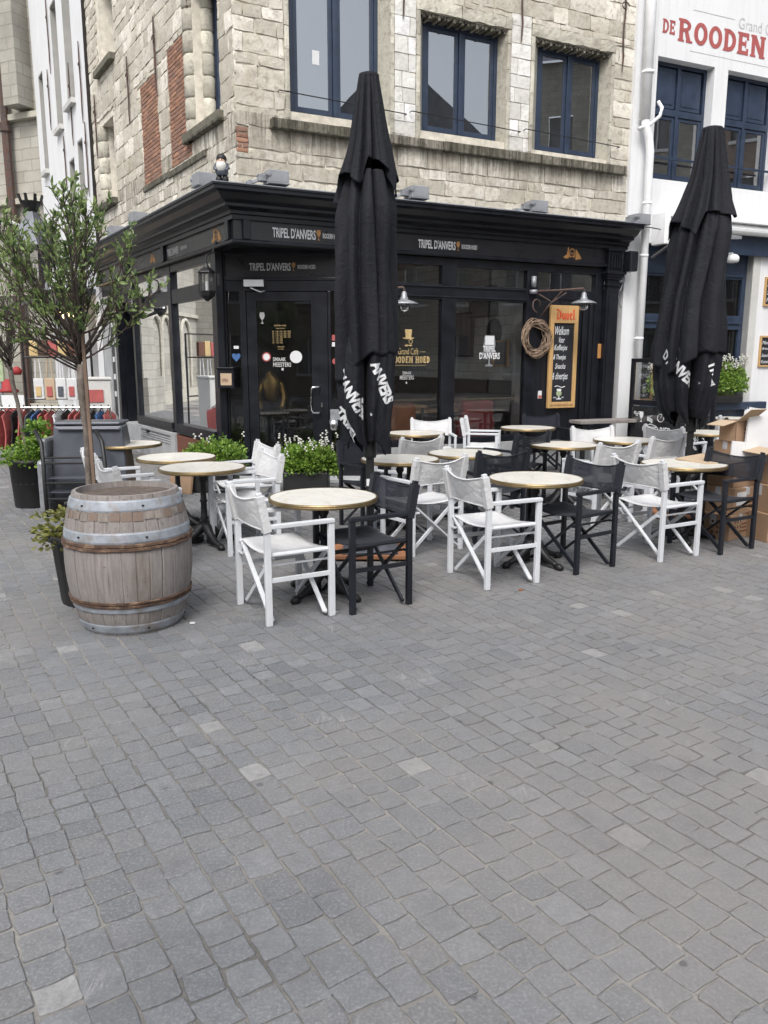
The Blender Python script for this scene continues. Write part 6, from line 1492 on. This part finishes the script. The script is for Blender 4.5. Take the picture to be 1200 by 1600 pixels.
def planter(x, y, wd, dp, ph, h, n, seed, label, flowers=40, mat='leaf2', z0=0, cat='planter', rz=0, lsz=.045):
    rg = random.Random(seed); t = thing('flower_planter', label, cat, (x,y,z0), rz, group='green planters along the café fronts')
    mb = MB(); mb.box((-wd*.36,-dp*.4,0),(wd*.36,dp*.4,ph)); mb.build('trough', MAT['pot'], t, world=False, bevel=.02)
    mb = MB(); mb.box((-wd*.34,-dp*.36,ph),(wd*.34,dp*.36,ph+.01)); mb.build('soil', MAT['soil'], t, world=False)
    lm = MB(); cl = []
    for k in range(int(n/14)):
        u,v_ = rg.uniform(-1,1), rg.uniform(-1,1); 
        if u*u+v_*v_ > 1: continue
        zz = ph+(h-ph)*(.25+.75*math.sqrt(max(0,1-u*u*.8-v_*v_*.5)))*rg.uniform(.65,1.05); q = rg.uniform(.35,1)
        cl.append(Vector((u*wd*.5, v_*dp*.5, ph*.55+(zz-ph*.55)*q)))
    sm = MB()
    for c in cl:
        sm.tube([Vector((c.x*.5,c.y*.5,ph)), c.lerp(Vector((c.x*.5,c.y*.5,ph)),.4)+Vector((0,0,.03)), c],.0022,4,cap=False)
        for j in range(14):
            p = c+rv(rg)*rg.uniform(.01,.06); leaf(lm, p, (p-c)+rv(rg)*.02+Vector((0,0,.015)), rv(rg), lsz*rg.uniform(.6,1.2), lsz*rg.uniform(.25,.42))
    sm.build('stems', MAT['leaf'], t, world=False); lm.build('foliage', MAT[mat], t, world=False)
    if flowers:
        fm = MB(); st = MB()
        for k in range(flowers):
            u,v_ = rg.uniform(-.5,.5)*wd, rg.uniform(-.5,.5)*dp; z = h+rg.uniform(-.08,.13)+.1*max(0,u/wd); 
            st.tube([Vector((u*.8,v_*.8,h*.6)), Vector((u,v_,z))],.0018,4,cap=False)
            for j in range(3): fm.lathe([(.002,-.012),(.013,-.003),(.012,.006),(.002,.012)],6,(u+rg.uniform(-.015,.015),v_+rg.uniform(-.015,.015),z-j*.025))
        st.build('flower_stalks', MAT['leaf3'], t, world=False); fm.build('blossoms', MAT['flower'], t, world=False)
    return t
planter(-1.0,10.25,.80,.45,.28,.62,9500,31,'bushy green planter with small white blossoms in front of the entrance door',38)
planter(-2.2,10.35,.78,.5,.28,.68,6000,32,'bushy green planter left of the entrance behind the white tables',6)
P = FW.p(.95,0,.12); planter(P.x,P.y,.85,.28,.12,.62,4500,33,'planter with pale blossoms on the navy sill just left of the right parasol',60,z0=.93,rz=R_(25))
P = FW.p(2.25,0,.12); planter(P.x,P.y,.95,.34,.12,.70,6000,34,'overhanging planter with pale blossoms on the navy sill right of the right parasol',80,z0=.93,rz=R_(25))

# ---------------------------------------------------------------- grey serving cart, stall, boxes, bench, screen
ct = thing('storage_cart','grey metal cart with sloping lid and black tubular frame behind the barrel','cart',(-3.38,9.1,0),R_(4)); ct.scale = (.88,.9,.97)
mb = MB(); mb.add([(-.42,-.25,.12),(.55,-.25,.12),(.55,.35,.12),(-.42,.35,.12),(-.36,-.18,1.0),(.5,-.18,1.0),(.46,.25,1.0),(-.32,.25,1.0)],[(0,3,2,1),(4,5,6,7),(0,1,5,4),(1,2,6,5),(2,3,7,6),(3,0,4,7)]); mb.build('body', MAT['greymetal'], ct, world=False, bevel=.03)
mb = MB(); mb.box((-.30,-.225,.94),(.48,-.19,.975)); mb.box((-.35,-.2,1.0),(.48,.27,1.035)); mb.build('lid', MAT['greymetal'], ct, world=False, bevel=.015)
mb = MB()
for x in (-.38,.36): mb.tube([(x,-.55,.0),(x,-.56,.3),(x-.01,-.52,.62),(x-.06,-.40,.82),(x-.16,-.30,.95)],.026,8)
mb.build('frame_tube', MAT['pot'], ct, world=False, smooth=True)
for z,y in ((.66,-.50),(.60,-.525),(.38,-.55),(.20,-.55)): mb = MB(); mb.bar((-.38,y,z),(.36,y,z),.03,.022); mb.build('rung', MAT['pot'], ct, world=False, bevel=.004)
mb = MB(); mb.box((-.52,-.42,.0),(-.40,.2,.62)); mb.box((-.50,-.3,.62),(-.42,.2,.86)); mb.build('side_panel', MAT['lampmetal'], ct, world=False, bevel=.04)
mb = MB()
for z in (.52,.36): mb.box((-.36,-.5,z-.1),(.34,-.3,z-.09))
mb.build('shelf', MAT['greymetal'], ct, world=False)
# grey bin by the wall
bi = thing('utility_cabinet','grey green utility cabinet with red label standing by the side street wall','cabinet',(-4.75,13.3,0),R_(20)); mb = MB(); mb.box((-.25,-.2,0),(.25,.2,1.35)); mb.box((-.27,-.22,1.35),(.27,.22,1.40)); mb.build('body', MAT['greypaint'], bi, world=False, bevel=.02)
mb = MB(); mb.box((-.2,-.215,1.0),(.12,-.2,1.2)); mb.build('label', MAT['redl'], bi, world=False)
# souvenir stall
ss = thing('clothes_rail','long clothes rail of red and dark hanging souvenir shirts in the side street','clothes rail',(-5.75,13.0,0),R_(3)); mb = MB()
mb.tube([(-.9,0,.92),(1.3,0,.92)],.018,8)
for x in (-.9,1.3): mb.tube([(x,0,0),(x,0,.92)],.018,6); mb.tube([(x,-.25,.02),(x,.25,.02)],.018,6)
mb.build('rail', MAT['steel'], ss, world=False); rg = random.Random(6)
cols = [MAT['redl'],MAT['greymetal'],MAT['redl'],MAT['iron'],MAT['bluesign'],MAT['paper']]
for k in range(20):
    x = -.85+k*.112; mb = MB(); w_ = .18
    mb.grid(lambda a,b,x=x,k=k: Vector((x+.02*math.sin(b*5+k)+.035*(2*a-1), -.2+.4*a, .88-.62*b-(.08*abs(2*a-1) if b<.1 else 0))), 6, 6)
    mb.build('shirt', cols[[0,3,2,1,0,2,3,0,1,4,2,0,5,3,2,0,1,3,4,2][k]], ss, world=False, solid=.02)
    mb = MB(); mb.tube([(x,-.2,.83),(x,-.02,.90),(x,.0,.96),(x,.03,.93)],.008,5); mb.tube([(x,.2,.83),(x,.02,.90)],.008,5); mb.build('hanger', MAT['iron'], ss, world=False)
sb = thing('souvenir_stand','stand with cream tote bags and small dark red bags outside the souvenir shop','display stand',(-5.72,14.2,0),R_(5)); mb = MB()
for x in (-.55,.6): mb.tube([(x,0,0),(x,0,2.15)],.02,6)
for z in (1.72,2.15,1.0): mb.tube([(-.55,0,z),(.6,0,z)],.015,6)
mb.build('rack', MAT['iron'], sb, world=False)
for k in range(4):
    x = -.30+k*.19; mb = MB(); mb.box((x-.085,-.09-.01*k,1.0-.02*(k%2)),(x+.085,-.06-.01*k,1.36)); mb.tube([(x-.05,-.07,1.36),(x-.03,-.06,1.7),(x+.03,-.06,1.7),(x+.05,-.07,1.36)],.016,4); mb.build('tote_bag', MAT['cardin'] if k in (1,) else MAT['wcanvas'], sb, world=False, bevel=.015)
    mb = MB(); mb.box((x-.05,-.105-.01*k,1.05),(x+.04,-.092-.01*k,1.22)); mb.build('bag_print', (MAT['gold'],MAT['redl'],MAT['greymetal'],MAT['redl'])[k], sb, world=False)
for k in range(5):
    x = -.33+k*.16; mb = MB(); mb.box((x-.075,-.12,1.74),(x+.07,-.05,2.0+.02*(k%2))); mb.build('gift_bag', (MAT['gold'],MAT['rust'],MAT['redl'],MAT['gold'],MAT['printdark'])[k], sb, world=False, bevel=.01)
mb = MB(); mb.lathe([(.15,1.12),(.17,1.15),(.11,1.19),(.1,1.3),(.03,1.35)],12,(-.8,-.1,0)); mb.lathe([(.07,1.42),(.09,1.5),(.03,1.56)],10,(-.64,-.1,0)); mb.build('red_hat', MAT['red'], sb, world=False, smooth=True)
# cardboard boxes
def cbox(x,y,z,w_,d_,h_,rz,label,spots=0,openf=0,lab=0,tape=1):
    t = thing('cardboard_box', label, 'cardboard box', (x,y,z), rz, group='cardboard boxes stacked at the right edge'); mb = MB()
    if openf:
        e=.006
        mb.box((-w_/2,-d_/2,0),(w_/2,d_/2,e))
        for a,b in (((-w_/2,-d_/2,0),(w_/2,-d_/2+e,h_)),((-w_/2,d_/2-e,0),(w_/2,d_/2,h_)),((-w_/2,-d_/2,0),(-w_/2+e,d_/2,h_)),((w_/2-e,-d_/2,0),(w_/2,d_/2,h_))): mb.box(a,b)
        mb.build('carton', MAT['card'], t, world=False)
        for s_,P in (('a',[(-w_/2,-d_/2,h_),(w_/2,-d_/2,h_),(w_/2,-d_/2-.16,h_+.12),(-w_/2,-d_/2-.16,h_+.12)]),('b',[(-w_/2,-d_/2,h_),(-w_/2,d_/2,h_),(-w_/2-.17,d_/2,h_-.04),(-w_/2-.17,-d_/2,h_-.04)])):
            mb = MB(); mb.add(P,[(0,1,2,3)]); mb.build('flap', MAT['cardin'], t, world=False, solid=.006)
    else: mb.box((-w_/2,-d_/2,0),(w_/2,d_/2,h_)); mb.build('carton', MAT['card'], t, world=False, bevel=.006)
    if tape: mb = MB(); mb.box((-w_/2-.001,-.03,h_*.6),(-w_/2+.001,.03,h_+.001)); mb.box((-.03,-d_/2-.0015,h_-.07),(.03,-d_/2+.001,h_)); mb.box((-.03,-d_/2,h_),(.03,d_/2,h_+.0015)) if not openf else None; mb.build('tape', MAT['tape'], t, world=False)
    mb = MB(); r_ = random.Random(int(x*100+z*37))
    for k in range(spots):
        cx,cz = -w_*.25+(k%3)*.05, h_*.3+(k//3)*.05; mb.add([(cx+.015*math.cos(a*.785), -d_/2-.002, cz+.015*math.sin(a*.785)) for a in range(8)],[tuple(range(8))]); mb.add([(-w_/2-.002, cx+.0+.015*math.cos(a*.785), cz+.015*math.sin(a*.785)) for a in range(8)],[tuple(range(8))])
    for k in range(3): z1 = h_*.55-k*.035; mb.box((w_*.05,-d_/2-.002,z1),(w_*(.28+.06*r_.random()),-d_/2,z1+.014))
    mb.build('print', MAT['printdark'], t, world=False)
    if lab: mb = MB(); mb.box((-w_*.42,-d_/2-.003,h_*.35),(-w_*.05,-d_/2,h_*.85)); mb.build('label', MAT['paper'], t, world=False)
    return t
cbox(3.30,7.63,.0,.40,.34,.24,R_(40),'bottom cardboard box with dotted print seen through the black chair',spots=9)
cbox(3.75,7.55,.0,.44,.40,.27,R_(14),'bottom cardboard box at the right edge beside the dotted one')
cbox(3.38,7.70,.24,.40,.36,.25,R_(33),'cardboard box with white label lying on the dotted box',lab=1)
cbox(3.80,7.56,.27,.46,.40,.26,R_(12),'second box of the stack at the right edge with a pasted paper label',lab=1)
cbox(3.40,7.74,.49,.38,.34,.22,R_(28),'third box of the left stack under the flattened cartons')
cbox(3.84,7.58,.53,.46,.42,.34,R_(10),'large open cardboard box on top of the right stack with flaps folded out',openf=1)
cbox(3.50,7.86,.71,.36,.30,.20,R_(20),'fourth box of the left stack standing behind the flattened cartons')
cbox(3.42,7.80,.91,.20,.2,.2,R_(24),'small open box on the very top of the left box stack',openf=1,tape=0)
mb = MB(); mb.box((-.26,-.2,0),(.26,.2,.012)); mb.box((-.24,-.22,.012),(.24,.18,.02)); mb.box((-.25,-.16,.02),(.2,.22,.032)); o = mb.build('flattened_carton', MAT['cardin'], None, world=False); o.location=(3.16,7.68,.72); o.rotation_euler=(.05,-.06,R_(30)); tag(o,'flattened cartons lying on top of the left box stack','carton')
mb = MB(); mb.box((-.16,-.012,0),(.16,.012,.42)); mb.box((-.30,-.006,-.05),(-.16,.012,.16)); o = mb.build('foam_board', MAT['paper'], None, world=False); o.location=(3.60,7.66,.74); o.rotation_euler=(-.08,.1,R_(12)); tag(o,'white foam board sticking up out of the open box at the right edge','foam board')
mb = MB(); mb.box((-.2,-.02,0),(.2,.02,.30)); o = mb.build('small_carton', MAT['card'], None, world=False, bevel=.004); o.location=(-2.62,10.15,.0); o.rotation_euler=(-.18,0,R_(-35)); tag(o,'brown carton leaning at the plinth behind the left tables','carton')
# plank bar table
bt_ = thing('plank_table','narrow rustic plank bar table against the black shopfront below the menu board','table',(3.58,12.72,0),R_(22)); mb = MB(); mb.box((-.66,-.16,.70),(.66,.16,.755)); mb.build('plank', MAT['stave'], bt_, world=False, bevel=.008)
for x in (-.58,.58):
    mb = MB(); mb.box((x-.03,-.14,.0),(x+.03,-.09,.70)); mb.build('leg', MAT['iron'], bt_, world=False); mb = MB(); mb.box((x-.03,.09,.0),(x+.03,.14,.70)); mb.build('leg', MAT['iron'], bt_, world=False)
    mb = MB(); mb.box((x-.025,-.14,.66),(x+.025,.14,.70)); mb.bar((x,-.1,.45),(x*.55,-.1,.69),.03,.03); mb.build('brace', MAT['iron'], bt_, world=False)
# glass wind screen
FS = Frame((3.92,12.85),(.5268,-.85),(-.85,-.5268))
ws = thing('glass_screen','black framed glass wind screen with white chalk drawings beside the pilaster','screen',(3.92,12.85,0)); mb = MB()
for r in ((0,.06,0,1.70),(1.50,1.56,0,1.70),(.06,1.5,1.64,1.70),(.06,1.5,.98,1.06),(.06,1.5,.02,.10)): mb.fbox(FS,*r,-.025,.025)
mb.build('frame', MAT['black'], ws, bevel=.004)
for z0,z1 in ((.10,.98),(1.06,1.64)): mb = MB(); mb.fbox(FS,.06,1.5,z0,z1,-.004,.004); mb.build('pane', MAT['glass_clear'], ws)
mb = MB(); mb.fbox(FS,.07,1.49,.12,.96,-.012,-.008); mb.build('backing_film', MAT['board'], ws)
mb = MB(); v=.0075
def ring(u,z,r,w_=.008,n=18): mb.tube([FS.p(u+r*math.cos(k*2*math.pi/n),z+r*math.sin(k*2*math.pi/n),v) for k in range(n+1)],w_/2,4)
for (u,z) in ((.62,.80),(.22,.28),(1.2,.5)):
    ring(u,z,.06); ring(u+.17,z,.06); mb.tube([FS.p(u,z,v),FS.p(u+.05,z+.10,v),FS.p(u+.13,z+.10,v),FS.p(u+.17,z,v)],.004,4); mb.tube([FS.p(u+.05,z+.10,v),FS.p(u+.08,z,v),FS.p(u+.13,z+.11,v)],.004,4)
goblet(mb,FS,.25,.72,.16,v); goblet(mb,FS,1.1,.72,.16,v)
for k in range(3): ring(.12+.04*k,.86-.03*(k%2),.018)
fit_text(mb, FS, 'KAFFEE', .30,.55,.58,.66,v,.01); fit_text(mb, FS, 'BIER', .62,.82,.56,.66,v,.01); mb.tube([FS.p(.27+.3*math.cos(k*.35)*.5+.16,.62+.07*math.sin(k*.35),v) for k in range(19)],.004,4)
for k in range(5): mb.tube([FS.p(.42+.05*math.sin(i+k),.70+.03*i+.01*k,v) for i in range(4)],.004,4); mb.tube([FS.p(.15+.28*k+.03*math.cos(i*1.3),.4+.03*math.sin(i*1.3+k),v) for i in range(6)],.004,4)
mb.build('chalk_drawing', MAT['chalk'], ws)
# small litter
rg = random.Random(15); 
for k,(x,y,l) in enumerate(((-1.25,4.99,'tiny white paper scrap on the setts right of the barrel'),(-.33,5.22,'small white cigarette end beside the front table foot'),(1.02,5.75,'dry brown leaf on the setts by the white chair'))):
    mb = MB(); mb.box((-.016,-.01,0),(.016,.01,.006)); o = mb.build('litter', MAT['paper'] if k<2 else MAT['leather'], None, world=False); o.location=(x,y,.002); o.rotation_euler=(.05,.04,k*1.1); tag(o,l,'litter')
def split_far(o, gap=.04):
    me = o.data; n = len(me.vertices); par = list(range(n))
    def fd(i):
        while par[i] != i: par[i] = par[par[i]]; i = par[i]
        return i
    for p in me.polygons:
        v0 = fd(p.vertices[0])
        for v in p.vertices[1:]: par[fd(v)] = v0
    bb = {}
    for i,v in enumerate(me.vertices):
        r = fd(i); c = v.co
        if r not in bb: bb[r] = [list(c), list(c)]
        else:
            for k in range(3): bb[r][0][k] = min(bb[r][0][k], c[k]); bb[r][1][k] = max(bb[r][1][k], c[k])
    ks = list(bb); cl = {k:k for k in ks}
    if len(ks) > 600: return
    def fc(k):
        while cl[k] != k: k = cl[k]
        return k
    for i,a in enumerate(ks):
        for b_ in ks[i+1:]:
            if all(bb[a][0][q]-gap <= bb[b_][1][q] and bb[b_][0][q]-gap <= bb[a][1][q] for q in range(3)): cl[fc(b_)] = fc(a)
    roots = {fc(k) for k in ks}
    if len(roots) < 2: return
    co = [v.co.copy() for v in me.vertices]; groups = {r:[] for r in roots}
    for p in me.polygons: groups[fc(fd(p.vertices[0]))].append((tuple(p.vertices), p.use_smooth))
    for gi,(r,ps) in enumerate(groups.items()):
        idx = {}; vs = []; fs = []
        for vv,_ in ps:
            f = []
            for v in vv:
                if v not in idx: idx[v] = len(vs); vs.append(co[v])
                f.append(idx[v])
            fs.append(f)
        m2 = bpy.data.meshes.new(o.name); m2.from_pydata(vs, [], fs); m2.update(); m2.polygons.foreach_set('use_smooth', [q[1] for q in ps])
        for mm in me.materials: m2.materials.append(mm)
        if gi == 0: first_ = m2
        else:
            c = o.copy(); c.data = m2; COL.objects.link(c)
    o.data = first_
for t_ in (cafe, wc, wh, ca):
    for o in list(t_.children):
        if o.type == 'MESH' and not o.children and o.name.split('.')[0] in ('stone_sill','jamb_column','brick_panel','carved_soffit','curtain','window_surround','ashlar_pier','fascia_block','stone_pier','side_plinth','stone_plinth','window_reveal','white_sticker','shutter_label','brass_rail','folding_arm','tall_window','string_course','blind_arch','buttress','red_lettering','backing_board') and not o.data.uv_layers: split_far(o)
for o in list(COL.objects):
    if o.parent and o.type == 'MESH' and o.name.split('.')[0] in ('rivet','arm','eye','boot','chalk_drawing','folding_arm','red_hat','window_frame','window_rail'): split_far(o, .03)
for m_ in list(bpy.data.meshes):
    if m_.users == 0: bpy.data.meshes.remove(m_)
